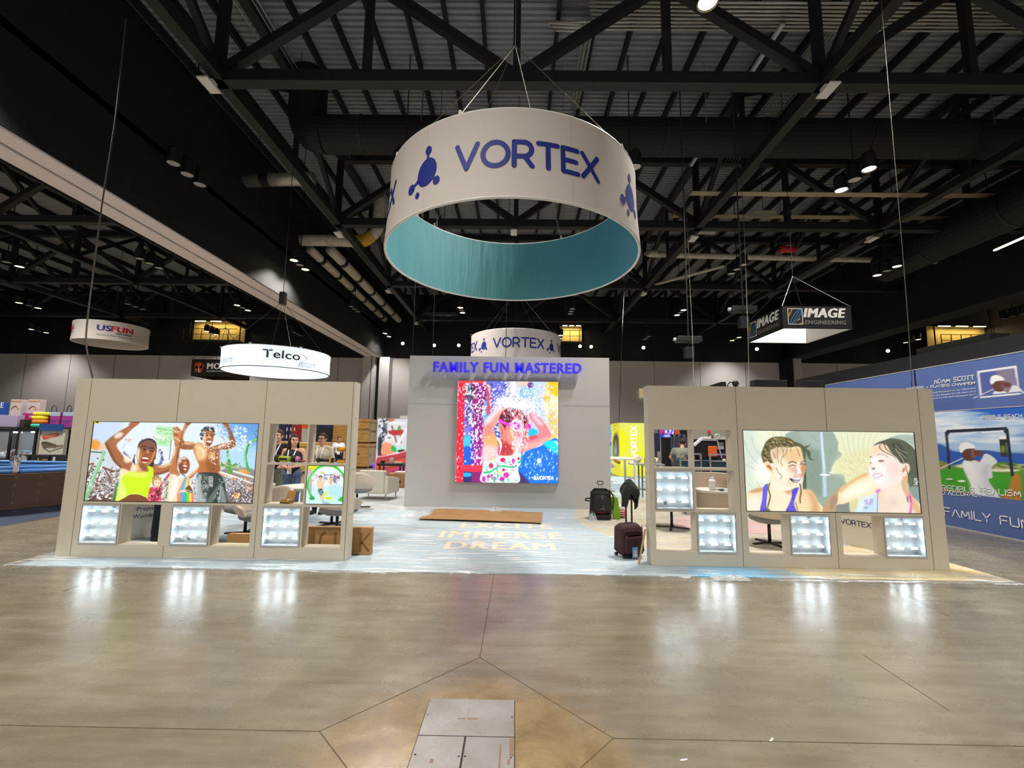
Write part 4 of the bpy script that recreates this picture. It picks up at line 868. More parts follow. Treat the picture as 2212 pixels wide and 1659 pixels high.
# blue pool on the right
P.poly([(1600,980),(1600,1610),(960,1610),(980,1420),(1040,1140),(1300,1060),(1440,970)],(0,112,240),1,4);P.poly([(1360,1010),(1460,960),(1600,1000),(1600,1180),(1480,1110)],(0,220,240),1,10);P.poly([(1520,970),(1600,990),(1600,1060)],(190,246,250),.9,10);P.poly([(970,1420),(1120,1560),(1150,1610),(970,1610)],(70,40,110),1,10);P.poly([(1150,800),(1230,790),(1290,850),(1140,910)],(20,190,240),1,6)
P.dots(90,[(1050,1160),(1590,1060),(1580,1590),(1120,1590)],(5,13),[(150,200,255),(226,240,255),(90,160,250)],-70,.8,2.2);P.oval(1300,1270,34,40,(236,244,255),0,.95,4).oval(1320,1335,30,30,(150,190,255),0,.8,5)
# girl: arms, head, goggles, swimsuit
P.poly([(460,700),(520,600),(640,490),(760,430),(880,420),(860,500),(740,560),(660,690),(620,820),(660,920),(700,1060),(660,1210),(560,1280),(440,1300),(450,1100),(470,1000),(455,860)],(255,156,140),1,4)
P.poly([(470,690),(540,590),(680,480),(820,430),(700,520),(600,620),(520,720)],(255,226,236),.95,22);P.poly([(470,900),(600,860),(680,960),(660,1040),(520,1040),(470,1000)],(255,170,100),.9,30);P.poly([(440,1060),(640,1060),(660,1200),(520,1280),(440,1290)],(255,206,206),.9,30);P.poly([(480,740),(560,720),(600,820),(540,880),(470,850)],(246,120,120),.7,24)
P.poly([(620,790),(680,690),(720,780),(720,900),(660,920)],(30,90,190),1,4);P.dots(18,[(630,760),(690,720),(710,880),(660,900)],(5,13),[(255,255,255),(140,190,250)])
P.poly([(1160,470),(1240,560),(1340,640),(1430,760),(1480,860),(1450,950),(1320,1020),(1160,1100),(1040,1140),(1050,1000),(1120,910),(1280,870),(1290,800),(1220,700),(1150,600)],(250,130,140),1,4);P.poly([(1180,500),(1260,600),(1360,700),(1330,740),(1220,640)],(255,206,220),.9,16);P.poly([(1050,1040),(1250,980),(1440,900),(1440,950),(1200,1080),(1050,1130)],(255,176,160),.9,16);P.poly([(1110,920),(1280,880),(1250,930),(1120,970)],(200,60,90),.8,10)
P.poly([(690,700),(720,560),(820,480),(960,470),(1080,520),(1140,640),(1130,800),(1110,940),(1080,1000),(1060,1120),(960,1190),(700,1200),(690,1160),(720,1020),(720,900)],(246,120,110),1,4)
P.poly([(690,640),(740,540),(840,470),(1000,480),(1100,560),(1120,680),(1060,700),(1000,620),(900,640),(860,720),(800,740),(770,860),(740,800),(720,700)],(96,22,44),1,4);P.poly([(880,520),(1000,520),(1050,620),(960,660),(880,660)],(206,60,90),.9,12);P.dots(70,[(720,540),(900,480),(1100,540),(1100,700),(900,640),(740,660)],(4,9),[(255,230,240),(50,10,26),(160,40,70)],80,.85,3)
P.poly([(690,720),(730,710),(780,800),(770,900),(720,870),(690,800)],(255,140,130),1,4);P.line([(720,760),(745,840),(730,880)],14,(190,50,60),.8,4)
P.poly([(690,940),(760,960),(880,1040),(900,1160),(840,1190),(720,1190)],(176,40,50),.85,20);P.poly([(820,780),(940,820),(960,940),(900,1020),(820,960)],(255,156,130),.9,20);P.poly([(960,820),(1060,830),(1070,960),(1000,1020),(950,930)],(244,130,150),.9,12)
P.line([(690,650),(760,690),(860,730),(900,735)],44,(250,60,220),1,2);P.poly([(880,690),(960,660),(1040,690),(1050,770),(1000,815),(920,800),(885,760)],(255,190,244),1,2);P.poly([(905,700),(970,690),(1010,740),(990,790),(930,780)],(226,0,150),1,3);P.line([(890,770),(940,815),(1020,805),(1050,750)],16,(255,250,255));P.line([(890,690),(930,650),(1010,670)],18,(255,250,255));P.poly([(1100,720),(1150,710),(1180,760),(1140,810),(1100,790)],(230,40,190),1,3);P.dots(10,[(910,700),(1000,700),(990,790),(920,780)],(5,11),[(255,80,200),(250,150,230)])
P.line([(1060,640),(1090,780),(1085,960),(1060,1010)],16,(110,16,40),.95,2);P.poly([(940,930),(990,920),(1000,980),(960,1010)],(170,20,80),.95,4)
P.poly([(470,1290),(640,1250),(700,1200),(880,1190),(980,1110),(1030,1160),(1030,1290),(980,1400),(975,1610),(440,1600),(440,1420)],(236,250,246),1,2)
P.line([(660,920),(720,1010),(700,1120),(670,1200)],34,(250,250,240));P.line([(700,1060),(680,1190)],26,(226,40,170),.9)
for q in ((570,1350,34,44),(910,1280,26,44),(990,1240,20,26),(750,1260,44,34),(530,1510,26,26),(620,1545,36,26),(800,1490,44,44),(740,1550,40,36),(460,1550,26,44),(760,1410,26,26),(580,1490,18,18)): P.oval(q[0],q[1],q[2],q[3],(232,0,160) if q[0] % 3 else (224,20,90))
for q in ((710,1450,36,44),(620,1270,20,26),(880,1430,20,36)): P.oval(q[0],q[1],q[2],q[3],(250,236,150))
P.line([(450,1450),(560,1440),(620,1400),(720,1350),(900,1370),(960,1340)],30,(10,190,120),1,1,22);P.line([(660,1380),(680,1560)],14,(0,160,140));P.line([(980,1120),(1030,1180),(1020,1280),(970,1300)],26,(20,190,130));P.dots(44,[(450,1300),(960,1220),(960,1600),(450,1590)],(6,15),[(20,180,150),(90,210,190),(250,80,180),(120,220,180)],30,.9,2)
# the falling jet and its crown of spray
P.poly([(850,60),(960,60),(950,200),(1010,320),(1200,430),(1160,520),(940,470),(760,450),(620,480),(720,350),(840,300)],(255,255,255),.92,26);P.poly([(690,340),(900,300),(1180,380),(1230,480),(1000,480),(800,430),(640,460)],(255,255,255),.9,34);P.line([(850,60),(845,300)],22,(170,170,220),.8,6);P.line([(960,60),(960,260)],16,(160,160,214),.7,6)
P.dots(380,[(600,340),(860,130),(960,130),(1300,360),(1350,640),(1180,560),(700,460),(560,560)],(3,8),WHT+[(120,130,190)],-45,.9,3);P.dots(300,[(980,100),(1560,120),(1580,960),(1380,760),(1200,500)],(3,8),WHT+[(150,160,220)],50,.8,3);P.dots(220,[(820,480),(1120,520),(1150,1000),(1060,1180),(900,1160),(860,800)],(3,8),[(255,235,240),(255,255,255)],85,.8,3.4);P.dots(160,[(460,700),(1060,1100),(1000,1600),(440,1600)],(3,7),[(255,255,255)],-70,.6,2.2)
P.poly([(940,900),(1040,960),(1020,1090),(940,1120),(920,1000)],(255,240,246),.7,20)
# the white mark in the corner of the picture
def wq(a,b): return [(a[0],a[1]),(b[0],b[1])]
ls,W_=strokes('VORTEX',GL,.2);sx_=245/W_
for l in ls: P.line([(1272+a*sx_,1556 - b*46) for a,b in l] if len(l)<3 else [(1272+a*sx_,1556 - b*46) for a,b in l],13,(255,255,255))
P.oval(1240,1536,22,26,(255,255,255)).oval(1236,1500,9,10,(255,255,255)).oval(1194,1526,10,10,(255,255,255)).oval(1222,1558,7,7,(255,255,255)).oval(1264,1556,9,9,(255,255,255));P.line([(1240,1536),(1236,1500)],9,(255,255,255));P.line([(1240,1536),(1194,1528)],10,(255,255,255));P.line([(1240,1536),(1264,1556)],10,(255,255,255))
P.build('display_panel',t,1.25)
mb=MB();mb.box(SX0,SX1,YC - .066,YC - .004,SZ0,SZ1)
for a,b,c,d in ((SX0,SX0+.008,SZ0,SZ1),(SX1 - .008,SX1,SZ0,SZ1),(SX0,SX1,SZ0,SZ0+.008),(SX0,SX1,SZ1 - .008,SZ1)): mb.box(a,b,YC - .073,YC - .06,c,d)
mb.build('cabinet',mat('screen_cabinet',(120,110,112),.5),t,world=True)
# ------------------------------------------------------------------ carpet, its lettering and the protective film
def carpet_material():
    m=bpy.data.materials.new('printed_carpet');m.use_nodes=True;nt=m.node_tree;b=nt.nodes['Principled BSDF'];N=nt.nodes.new;K=nt.links.new
    tc=N('ShaderNodeNewGeometry');base=N('ShaderNodeRGB');base.outputs[0].default_value=L3((160,180,192));cur=base.outputs[0]
    for cx,cyy,r,c in ((5.2,9.6,3.93,(190,178,152)),(4.1,9.2,.95,(206,158,156)),(4.9,6.2,1.35,(216,192,128)),(2.75,5.9,.55,(120,184,220)),(-3.2,13.5,3.2,(178,184,186))):
        d=N('ShaderNodeVectorMath');d.operation='DISTANCE';K(tc.outputs['Position'],d.inputs[0]);d.inputs[1].default_value=(cx,cyy,.01)
        mr=N('ShaderNodeMapRange');K(d.outputs['Value'],mr.inputs[0]);mr.inputs[1].default_value=r+.01;mr.inputs[2].default_value=r - .01
        x=N('ShaderNodeMix');x.data_type='RGBA';K(mr.outputs[0],x.inputs[0]);K(cur,x.inputs[6]);x.inputs[7].default_value=L3(c);cur=x.outputs[2]
    K(cur,b.inputs['Base Color']);b.inputs['Roughness'].default_value=.9
    return m
t=thing('booth_carpet','pale blue printed carpet of the booth with cream words, under clear film','carpet',(0,5.75,0))
MB().box(-6.2,6.1,5.75,20.5,0,.009).build('pile',carpet_material(),t,world=True)
M_word=mat('cream_carpet_print',(238,212,178),.9)
for w,xa,xb,ya,yb in (('DREAM',-1.045,.62,6.92,7.38),('IMMERSE',-1.25,.81,7.66,8.17),('EXCITE',-1.0,.70,8.5,8.98)):
    mb=MB();font_add(mb,w,lambda a,b,c,xa=xa,ya=ya: (xa+a,ya+b,.0103+c),width=xb - xa,height=yb - ya,fat=.035,space=1.12);mb.build('lettering',M_word,t,world=True,fixn=False)

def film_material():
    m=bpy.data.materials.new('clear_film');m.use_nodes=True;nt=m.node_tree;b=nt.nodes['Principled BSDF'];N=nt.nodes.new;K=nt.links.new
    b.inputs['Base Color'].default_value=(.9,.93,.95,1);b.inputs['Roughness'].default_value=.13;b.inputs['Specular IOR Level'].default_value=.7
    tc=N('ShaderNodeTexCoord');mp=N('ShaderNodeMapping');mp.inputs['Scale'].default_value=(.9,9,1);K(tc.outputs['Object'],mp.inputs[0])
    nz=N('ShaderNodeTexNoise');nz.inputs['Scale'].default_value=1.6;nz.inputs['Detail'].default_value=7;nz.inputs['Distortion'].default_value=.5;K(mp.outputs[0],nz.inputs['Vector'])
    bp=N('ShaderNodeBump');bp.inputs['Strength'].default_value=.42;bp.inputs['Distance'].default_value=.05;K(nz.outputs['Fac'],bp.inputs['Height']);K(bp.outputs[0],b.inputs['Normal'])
    mr=N('ShaderNodeMapRange');K(nz.outputs['Fac'],mr.inputs[0]);mr.inputs[1].default_value=.52;mr.inputs[2].default_value=.64;mr.inputs[3].default_value=.2;mr.inputs[4].default_value=.85;K(mr.outputs[0],b.inputs['Alpha'])  # whiter alpha streaks along the creases, painted in place of glints
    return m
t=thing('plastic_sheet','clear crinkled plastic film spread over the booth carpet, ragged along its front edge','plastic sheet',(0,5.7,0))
rs=np.random.RandomState(11);NX,NY=260,170
def edge_y(x):
    xs_=[-6.35,-5.2,-4.6,-3.4,-2.2,-.02,1.2,1.91,2.1,2.35,2.57,2.75,3.1,3.29,4.2,4.97,5.6,6.05];ys_=[5.76,5.67,5.76,5.7,5.66,5.72,5.73,5.7,5.68,5.82,5.86,5.8,5.68,5.6,5.64,5.62,5.63,5.62]
    return float(np.interp(x,xs_,ys_))+.012*math.sin(x*17)+.008*math.sin(x*41)
mb=MB();vs=[]
def wr(x,y):
    r=0
    for k,(fx,fy,a,p) in enumerate(((.5,5.0,.004,.3),(.9,11.3,.003,1.7),(1.7,19.0,.0018,.9),(-.7,8.2,.003,2.2))):
        s=math.sin(fx*x*2+fy*y+p+1.6*math.sin(.8*x+k));r += a*max(0,s)**3
    return r
for j in range(NY+1):
    v=j/NY
    for i in range(NX+1):
        x=-6.35+12.4*i/NX;e=edge_y(x);y=e+(15.0 - e)*v**1.7
        if x>5.75 and v<.5: x += (x - 5.75)*.15
        z=.012+wr(x,y)
        if y<5.86: z += .018*max(0,math.sin(x*5.1+2*math.sin(x*2)))**2*(1 - abs(y - 5.76)/.12 if abs(y - 5.76)<.12 else 0)
        if v == 0: z=.003
        vs.append((x,y,z))
def under_wall(x,y): return (CX0<x<CX1 and YC<y<YC+2.6) or (YF<y<YB and (LX0<x<LX1 or RX0<x<RX1))
fs=[(j*(NX+1)+i,j*(NX+1)+i+1,(j+1)*(NX+1)+i+1,(j+1)*(NX+1)+i) for j in range(NY) for i in range(NX)]
fs=[f for f in fs if not under_wall((vs[f[0]][0]+vs[f[2]][0])/2,(vs[f[0]][1]+vs[f[2]][1])/2)]
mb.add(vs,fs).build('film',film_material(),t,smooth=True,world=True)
# bunched scraps of film
M_film2=mat('bunched_film',(226,232,236),.2,alpha=.55)
def scrap(c,sx,sy,h,label,seed):
    r=np.random.RandomState(seed);mb=MB();n=12;vs=[]
    for j in range(n+1):
        for i in range(n+1):
            u,v=i/n*2 - 1,j/n*2 - 1;d=max(0,1 - max(abs(u),abs(v))**2)
            vs.append((u*sx*(1+.2*r.rand()),v*sy*(1+.2*r.rand()),.004+h*d*(.35+.65*r.rand())))
    mb.add(vs,[(j*(n+1)+i,j*(n+1)+i+1,(j+1)*(n+1)+i+1,(j+1)*(n+1)+i) for j in range(n) for i in range(n)])
    o=mb.build('film_scrap',M_film2,smooth=False);o.location=c;tag(o,label,'plastic scrap');return o
scrap((-2.05,9.75,.014),.3,.32,.09,'crumpled clear film bunched left of the flat cardboard sheet',1);scrap((-.42,10.3,.014),.14,.12,.13,'crumpled tuft of clear film standing behind the flat cardboard sheet',2)
scrap((2.62,5.66,.006),.2,.07,.05,'crumpled lump of film at the front edge below the right wall',3)
scrap((1.62,9.55,.014),.07,.16,.2,'white plastic wrapping at the left side of the black backpack',4)

# ------------------------------------------------------------------ steel cover plates in the foreground
M_plate=mat('worn_steel_plate',(150,146,146),.42,.25,mottle=((134,128,124),5,(1,1,1)),bump=(30,.08,(1,1,1)))
M_hole=mat('screw_hole',(26,22,20),.9);M_rust=mat('rust_mark',(122,98,84),.8)
def plate(x0,x1,y0,y1,label,holes,marks):
    t=thing('floor_cover_plate',label,'floor plate',((x0+x1)/2,(y0+y1)/2,.0015),0,'steel cover plates in the floor')
    mb=MB();mb.box(x0,x1,y0,y1,.0015,.006,0)
    for a,b,c,d in marks: mb.box(a,b,c,d,.006,.0064,1)
    mb.build('plate',[M_plate,M_rust],t,world=True)
    for hx,hy in holes: MB().lathe([(.001,.0064),(.0052,.0064)],(hx,hy,0),12).build('screw_hole',M_hole,t,world=True)
plate(-.521,.014,2.716,3.067,'wide steel floor plate across the top of the hatch',[(-.505,2.9),(.001,2.89)],[(-.32,-.275,2.862,2.874),(-.262,-.205,2.862,2.876),(-.268,-.266,2.88,2.98),(-.262,-.26,2.9,2.96),(-.2,-.17,2.74,2.745)])
plate(-.521,-.263,2.25,2.708,'left steel floor plate of the lower pair at the hatch',[(-.505,2.56),(-.275,2.553)],[(-.42,-.4,2.5,2.53)])
plate(-.252,.014,2.25,2.708,'right steel floor plate of the lower pair, scratched and rusty at its edge',[(-.242,2.553),(-.003,2.55)],[(-.065,-.055,2.45,2.65),(-.012,.012,2.56,2.7),(-.02,-.006,2.5,2.54)])
mb=MB();mb.box(-.526,.019,2.24,3.072,.0009,.0014);o=mb.build('hatch_frame',mat('hatch_rim',(52,40,32),.9));tag(o,'dark rim of the floor hatch framing the steel plates','hatch frame')
for (px,py),a,lab,c in (((1667,1599),.7,'tiny strip of white paper on the right of the front floor',(238,236,230)),((1477,1643),.2,'tiny white crumb on the floor at the bottom edge right of the plates',(228,226,220)),((141,1276),.3,'small brown chip on the floor before the left wall',(92,62,40))):
    p=at(px,py,Z=0);o=MB().add([(-.02,-.004,.002),(.02,-.004,.002),(.02,.004,.004),(-.02,.004,.003),(-.02,-.004,.0035),(.02,-.004,.0035),(.02,.004,.0055),(-.02,.004,.0045)],[(0,1,2,3),(4,5,6,7),(0,1,5,4),(2,3,7,6),(0,3,7,4),(1,2,6,5)]).build('paper_scrap',mat('scrap_%d' % c[0],c,.8));o.location=(p.x,p.y,0);o.rotation_euler=(0,0,a);tag(o,lab,'litter')

# ------------------------------------------------------------------ flat cardboard sheet before the tower
mb=MB();C4=[(-1.909,9.16),(.52,8.92),(.634,10.21),(-1.82,10.53)];n=24;vs=[]
for k in range(2):
    for i in range(n+1):
        for j in (0,1):
            a=Vector(C4[0]).lerp(Vector(C4[1]),i/n);b=Vector(C4[3]).lerp(Vector(C4[2]),i/n);p=a.lerp(b,j)
            vs.append((p.x,p.y,.03+.012*math.sin(i/n*3.14)+.006*k+(.012 if j == 0 else 0)))
N2=2*(n+1)
fs=[]
for i in range(n):
    a=2*i;fs += [(a,a+2,a+3,a+1),(N2+a,N2+a+1,N2+a+3,N2+a+2),(a,N2+a,N2+a+2,a+2),(a+1,a+3,N2+a+3,N2+a+1)]
fs += [(0,1,N2+1,N2),(2*n,N2+2*n,N2+2*n+1,2*n+1)]
o=mb.add(vs,fs).build('cardboard_sheet',M_card,smooth=False);o.location=(0,0,-.006);tag(o,'long flat brown cardboard sheet on the film in front of the tower','cardboard')

# ------------------------------------------------------------------ cardboard boxes behind the left wall
M_mark=mat('faded_marker',(118,84,46),.9)
t=thing('cardboard_box','long low cardboard box with faded black letters, poking out behind the left wall end','box',(-2.45,6.52,.013))
MB().box(-.45,.45,-.04,.04,0,.37).build('box_body',M_card,t,bevel=.004);mb=MB()
for l in ([(-.2,.3),(-.26,.26),(-.28,.15),(-.26,.06),(-.2,.03)],[(-.06,.3),(-.06,.04)],[(.08,.3),(.08,.04)],[(.08,.3),(.18,.3)],[(.08,.17),(.16,.17)],[(.3,.3),(.3,.04)],[(.42,.3),(.31,.17),(.42,.05)]):
    for a,b in zip(l[:-1],l[1:]): mb.obox((a[0],-.0405,a[1]),(b[0],-.0405,b[1]),.002,.034,up=(.6,0,.8))
mb.build('marker_writing',M_mark,t)
t=thing('cardboard_box','plain cardboard box lying seen through the second low niche of the left wall','box',(-3.83,6.55,.013))
MB().box(-.22,.3,-.05,.05,0,.25).build('box_body',M_card,t,bevel=.004);MB().box(-.22,.3,-.0505,-.05,.11,.14).build('tape',mat('packing_tape',(168,130,84),.3),t)

# ------------------------------------------------------------------ suitcase with handle, tag and jacket
M_maroon=mat('maroon_fabric',(52,22,30),.8,bump=(60,.2,(1,1,1)));M_maroon2=mat('maroon_trim',(84,34,48),.6)
t=thing('suitcase','dark maroon wheeled carry-on standing at the inner end of the right wall','suitcase',(1.63,6.62,.016),.38)
def rounded_box(mb,w,d,h,z0,taper=.0,n=6,r=.05,m=0):
    rings=[]
    for k in range(9):
        u=k/8;z=z0+h*u;ins=r*(1 - math.sqrt(max(0,1 - (1 - min(u,1 - u)/.12)**2))) if min(u,1 - u)<.12 else 0
        ww=w/2 - ins - taper*u;dd=d/2 - ins - taper*u;ring=[]
        for cx,cyy,a0 in ((1,1,0),(-1,1,90),(-1,-1,180),(1,-1,270)):
            for q in range(n+1):
                a=math.radians(a0+90*q/n);ring.append((cx*(ww - r)+r*math.cos(a),cyy*(dd - r)+r*math.sin(a),z))
        rings.append(ring)
    L_=len(rings[0]);vs=[v for rg in rings for v in rg]
    fs=[(i*L_+k,i*L_+(k+1) % L_,(i+1)*L_+(k+1) % L_,(i+1)*L_+k) for i in range(8) for k in range(L_)]+[tuple(range(L_ - 1,-1,-1)),tuple(8*L_+k for k in range(L_))]
    mb.add(vs,fs,m)
mb=MB();rounded_box(mb,.36,.25,.42,.035,.008,r=.045);mb.build('shell',M_maroon,t,smooth=True)
mb=MB();rounded_box(mb,.3,.06,.25,.06,0,r=.025);o=mb.build('front_pocket',M_maroon,t,smooth=True);o.location=(0,-.135,0)
mb=MB();mb.tube([(-.17,-.128,.36),(-.05,-.136,.385),(.08,-.136,.38),(.165,-.12,.34)],.005,6);mb.tube([(-.13,-.168,.3),(.13,-.168,.3),(.14,-.166,.1)],.004,6);mb.tube([(.165,-.1,.44),(.175,-.1,.1)],.006,6);mb.build('zip',M_maroon2,t,smooth=True)
MB().tube(smooth_open([(-.12,-.14,.31),(-.15,-.165,.29),(-.12,-.16,.26),(-.06,-.14,.27)]),.008,6).build('side_handle',M_maroon2,t,smooth=True)
for sx in (-.14,.14):
    w=MB();w.tube([(sx - .015,.1,.024),(sx+.015,.1,.024)],.024,14);w.build('wheel',M_blackpl,t)
mb=MB();mb.box(-.15,.15,-.1,-.06,0,.04);mb.build('foot',M_blackpl,t,bevel=.006)
for sx in (.03,.13): MB().obox((sx,.09,.45),(sx,.09,1.0),.022,.014).build('handle_rail',M_blackpl,t)
MB().tube([(.025,.09,.99),(.03,.09,1.02),(.08,.09,1.03),(.13,.09,1.02),(.135,.09,.99)],.015,8).build('grip',M_blackpl,t,smooth=True)
lt=MB();lt.box(-.055,.035,-.17,-.166,.02,.16);lo=lt.build('luggage_tag',mat('tag_print',(96,158,196),.4),t,label='') if False else lt.build('luggage_tag',mat('tag_print',(96,158,196),.4),t)
lo['label']='bright blue luggage tag with a small portrait'
mb=MB();mb.ell((-.01,-.1712,.095),(.02,.002,.026),14,8);mb.ell((-.01,-.1712,.055),(.03,.002,.022),14,8);mb.build('tag_picture',mat('tag_face',(212,186,168),.6),lo)
MB().tube([(-.01,-.168,.16),(-.015,-.168,.2),(-.01,-.168,.24)],.003,6).build('tag_strap',M_blackpl,lo)
# jacket hung on the handle
M_jacket=mat('dark_green_cloth',(38,46,40),.85,bump=(18,.5,(1,1,2)))
mb=MB();n=36;rows=16;vs=[];rj=np.random.RandomState(5)
for j in range(rows+1):
    v=j/rows
    for k in range(n):
        a=2*math.pi*k/n;f=1+.16*math.sin(a*5+v*3)+.08*math.sin(a*9+v*7)
        r=(.03+.15*math.sin(min(v*1.5,1)*math.pi/2))*f*(1 - .35*max(0,v - .55));low=.42*v**1.1*(1+.28*math.sin(a*2+.8)+.1*math.sin(a*5))
        vs.append((r*math.cos(a)*.74,.0+r*math.sin(a)*.5,(.07 - low+.02*math.sin(a*7)*v)*.78))
fs=[(j*n+k,j*n+(k+1) % n,(j+1)*n+(k+1) % n,(j+1)*n+k) for j in range(rows) for k in range(n)]+[tuple(range(n - 1,-1,-1))]
o=mb.add(vs,fs).build('jacket',M_jacket,smooth=True);o.location=(1.685,6.73,1.03);tag(o,'crumpled dark green jacket draped over the raised suitcase handle','jacket')
md=o.modifiers.new('thick','SOLIDIFY');md.thickness=.006
# plank against the wall end
t=thing('wooden_plank','narrow pale wooden plank leaning on the inner end of the right wall','plank',(1.73,6.3,.014))
MB().obox((-.06,-.06,.0),(.055,.0,.44),.012,.05,up=(0,1,0)).build('board',mat('raw_timber',(196,158,106),.7,mottle=((176,136,84),8,(1,1,.2))),t)

# ------------------------------------------------------------------ trolley backpack and small bags by the tower
M_bp=mat('black_nylon',(30,30,32),.7,bump=(40,.25,(1,1,1)));M_bpr=mat('red_piping',(150,32,36),.6)
t=thing('trolley_backpack','black wheeled backpack with a raised loop handle, at the right foot of the tower','backpack',(1.8,9.62,.016),-.12)
mb=MB();rounded_box(mb,.47,.26,.58,.04,.03,r=.09);mb.build('body',M_bp,t,smooth=True)
mb=MB();rounded_box(mb,.36,.08,.4,.14,.02,r=.035);o=mb.build('front_pocket',M_bp,t,smooth=True);o.location=(.01,-.15,0)
mb=MB();rounded_box(mb,.43,.1,.1,.05,0,r=.04);o=mb.build('base_guard',M_blackpl,t,smooth=True);o.location=(0,-.1,-.03)
MB().tube([(-.2,-.13,.18),(-.1,-.17,.15),(.1,-.17,.15),(.2,-.13,.18)],.008,6).build('piping',M_bpr,t,smooth=True)
mb=MB();mb.tube([(.02,-.195,.5),(.03,-.2,.42)],.008,6);mb.tube([(.04,-.195,.3),(.05,-.2,.22)],.005,6);mb.tube([(-.03,-.185,.22),(.03,-.2,.23),(.08,-.185,.21)],.005,6);mb.build('zip_pull',mat('grey_rubber',(128,128,130),.5),t,smooth=True)
MB().tube(smooth_open([(-.22,-.05,.42),(-.3,-.08,.41),(-.31,-.06,.37),(-.23,-.04,.36)]),.014,8).build('side_strap',M_bp,t,smooth=True)
MB().tube(smooth_open([(.17,-.08,.6),(.26,-.1,.45),(.24,-.08,.2)]),.014,8).build('shoulder_strap',M_bp,t,smooth=True)
mb=MB();mb.tube([(-.035,.06,.6),(-.035,.06,.7)],.007,6);mb.tube([(.035,.06,.6),(.035,.06,.7)],.007,6);mb.build('handle_rail',M_steel,t)
MB().tube(smooth_open([(-.03,.06,.69),(-.06,.06,.72),(-.05,.06,.755),(0,.06,.76),(.05,.06,.755),(.06,.06,.72),(.03,.06,.69),(0,.06,.685),(-.03,.06,.69)]),.009,8).build('loop_grip',M_blackpl,t,smooth=True)
for sx in (-.19,.19): MB().tube([(sx - .02,.06,.035),(sx+.02,.06,.035)],.035,14).build('wheel',M_blackpl,t)
t=thing('tote_bag','lime green upright tote bag squeezed beside the black backpack','bag',(2.12,9.66,.014),-.12)
mb=MB();mb.add([(-.05,-.1,0),(.09,-.1,0),(.09,.1,0),(-.05,.1,0),(-.1,-.03,.45),(.05,-.03,.43),(.05,.03,.43),(-.1,.03,.45)],[(0,3,2,1),(4,5,6,7),(0,1,5,4),(1,2,6,5),(2,3,7,6),(3,0,4,7)]);mb.build('bag_body',mat('lime_nonwoven',(112,160,22),.8),t,bevel=.01)
MB().tube(smooth_open([(-.09,0,.44),(-.11,0,.48),(-.04,0,.5),(0,0,.45)]),.007,6).build('strap',MATS['lime_nonwoven'],t,smooth=True)
t=thing('shopping_bag','small red and white striped bag right of the lime tote','bag',(2.27,9.8,.014),0)
mb=MB();rounded_box(mb,.2,.14,.17,.0,.01,r=.04,m=0)
mb.build('bag_body',mat('red_stripe',(178,40,48),.7),t,smooth=True);mb=MB()
for k in range(3): mb.tube(smooth_open([(-.09,-.074,.04+k*.045),(0,-.08,.055+k*.045),(.09,-.07,.03+k*.045)]),.008,6)
mb.build('white_stripe',mat('white_cloth',(232,226,220),.8),t,smooth=True)
mb=MB();mb.ell((0,0,.2),(.08,.05,.07),14,8);mb.build('tissue',MATS['white_cloth'],t,smooth=True)

# ------------------------------------------------------------------ seats and tables of the lounge
M_shell=mat('beige_shell_fabric',(206,192,176),.75);M_seatg=mat('grey_seat_fabric',(128,126,128),.85)
def tub_chair(label,loc,rz,group='wing-back swivel chairs of the lounge'):
    t=thing('swivel_tub_chair',label,'chair',loc,rz,group)
    mb=MB();n=28;rows=12;vs=[]
    for j in range(rows+1):
        v=j/rows
        for k in range(n+1):
            a=math.radians(-150+300*k/n);w=abs(a)/math.radians(150)
            hh=.44*(1 - .55*w**2.2)+.06*math.sin(max(0,1 - abs(w - .35)*3)*1.5)
            r=.2+.17*math.sin(min(1,v*1.5)*math.pi/2)+.05*v*v
            vs.append((r*math.sin(a)*1.02,r*math.cos(a)*.95,.34+hh*v))
    mb.add(vs,[(j*(n+1)+k,j*(n+1)+k+1,(j+1)*(n+1)+k+1,(j+1)*(n+1)+k) for j in range(rows) for k in range(n)])
    o=mb.build('shell',M_shell,t,smooth=True);md=o.modifiers.new('thick','SOLIDIFY');md.thickness=.045;md.offset=-1
    mb=MB();mb.lathe([(.02,.34),(.19,.34),(.3,.38),(.32,.42),(.29,.47),(.02,.485)],(0,-.02,0),28);mb.build('seat',M_seatg,t,smooth=True)
    MB().tube([(0,0,.03),(0,0,.36)],[.026,.024],12).build('post',M_blackpl,t,smooth=True)
    for k in range(4):
        a=math.radians(45+90*k);MB().obox((.0,0,.022),(.31*math.cos(a),.31*math.sin(a),.012),.04,.022).build('leg',M_blackpl,t,bevel=.004)
    return t
c1=tub_chair('beige winged swivel chair half hidden behind the inner end of the left wall',(-3.42,8.6,.014),1.9)
dup(c1,(-3.66,10.6,.014),2.7,'beige winged swivel chair in the gap just beyond the left wall end')
dup(c1,(-2.97,7.7,.014),2.2,'beige swivel chair seen under the small green hoop picture')
dup(c1,(-3.9,7.08,.014),.35,'beige swivel chair with a grey seat below the round table top')
dup(c1,(-4.52,7.72,.014),-.6,'beige swivel chair behind the round table, its back near the standing couple')
dup(c1,(2.98,8.75,.014),-1.2,'beige swivel chair whose black star foot shows through the lowest niche of the right wall','swivel chairs behind the right wall')
dup(c1,(4.15,7.55,.014),1.0,'beige swivel chair showing its black foot under the two girls picture','swivel chairs behind the right wall')
t=thing('round_table','round white lounge table behind the niches of the left wall','table',(-3.72,8.0,.014))
MB().lathe([(.001,.71),(.39,.715),(.42,.735),(.42,.755),(.4,.765),(.001,.765)],(0,0,0),40).build('table_top',M_white,t,smooth=False,bevel=.004)
MB().lathe([(.26,0),(.26,.012),(.05,.03),(.035,.06),(.035,.71)],(0,0,0),24).build('pedestal',M_whitem,t,smooth=False)
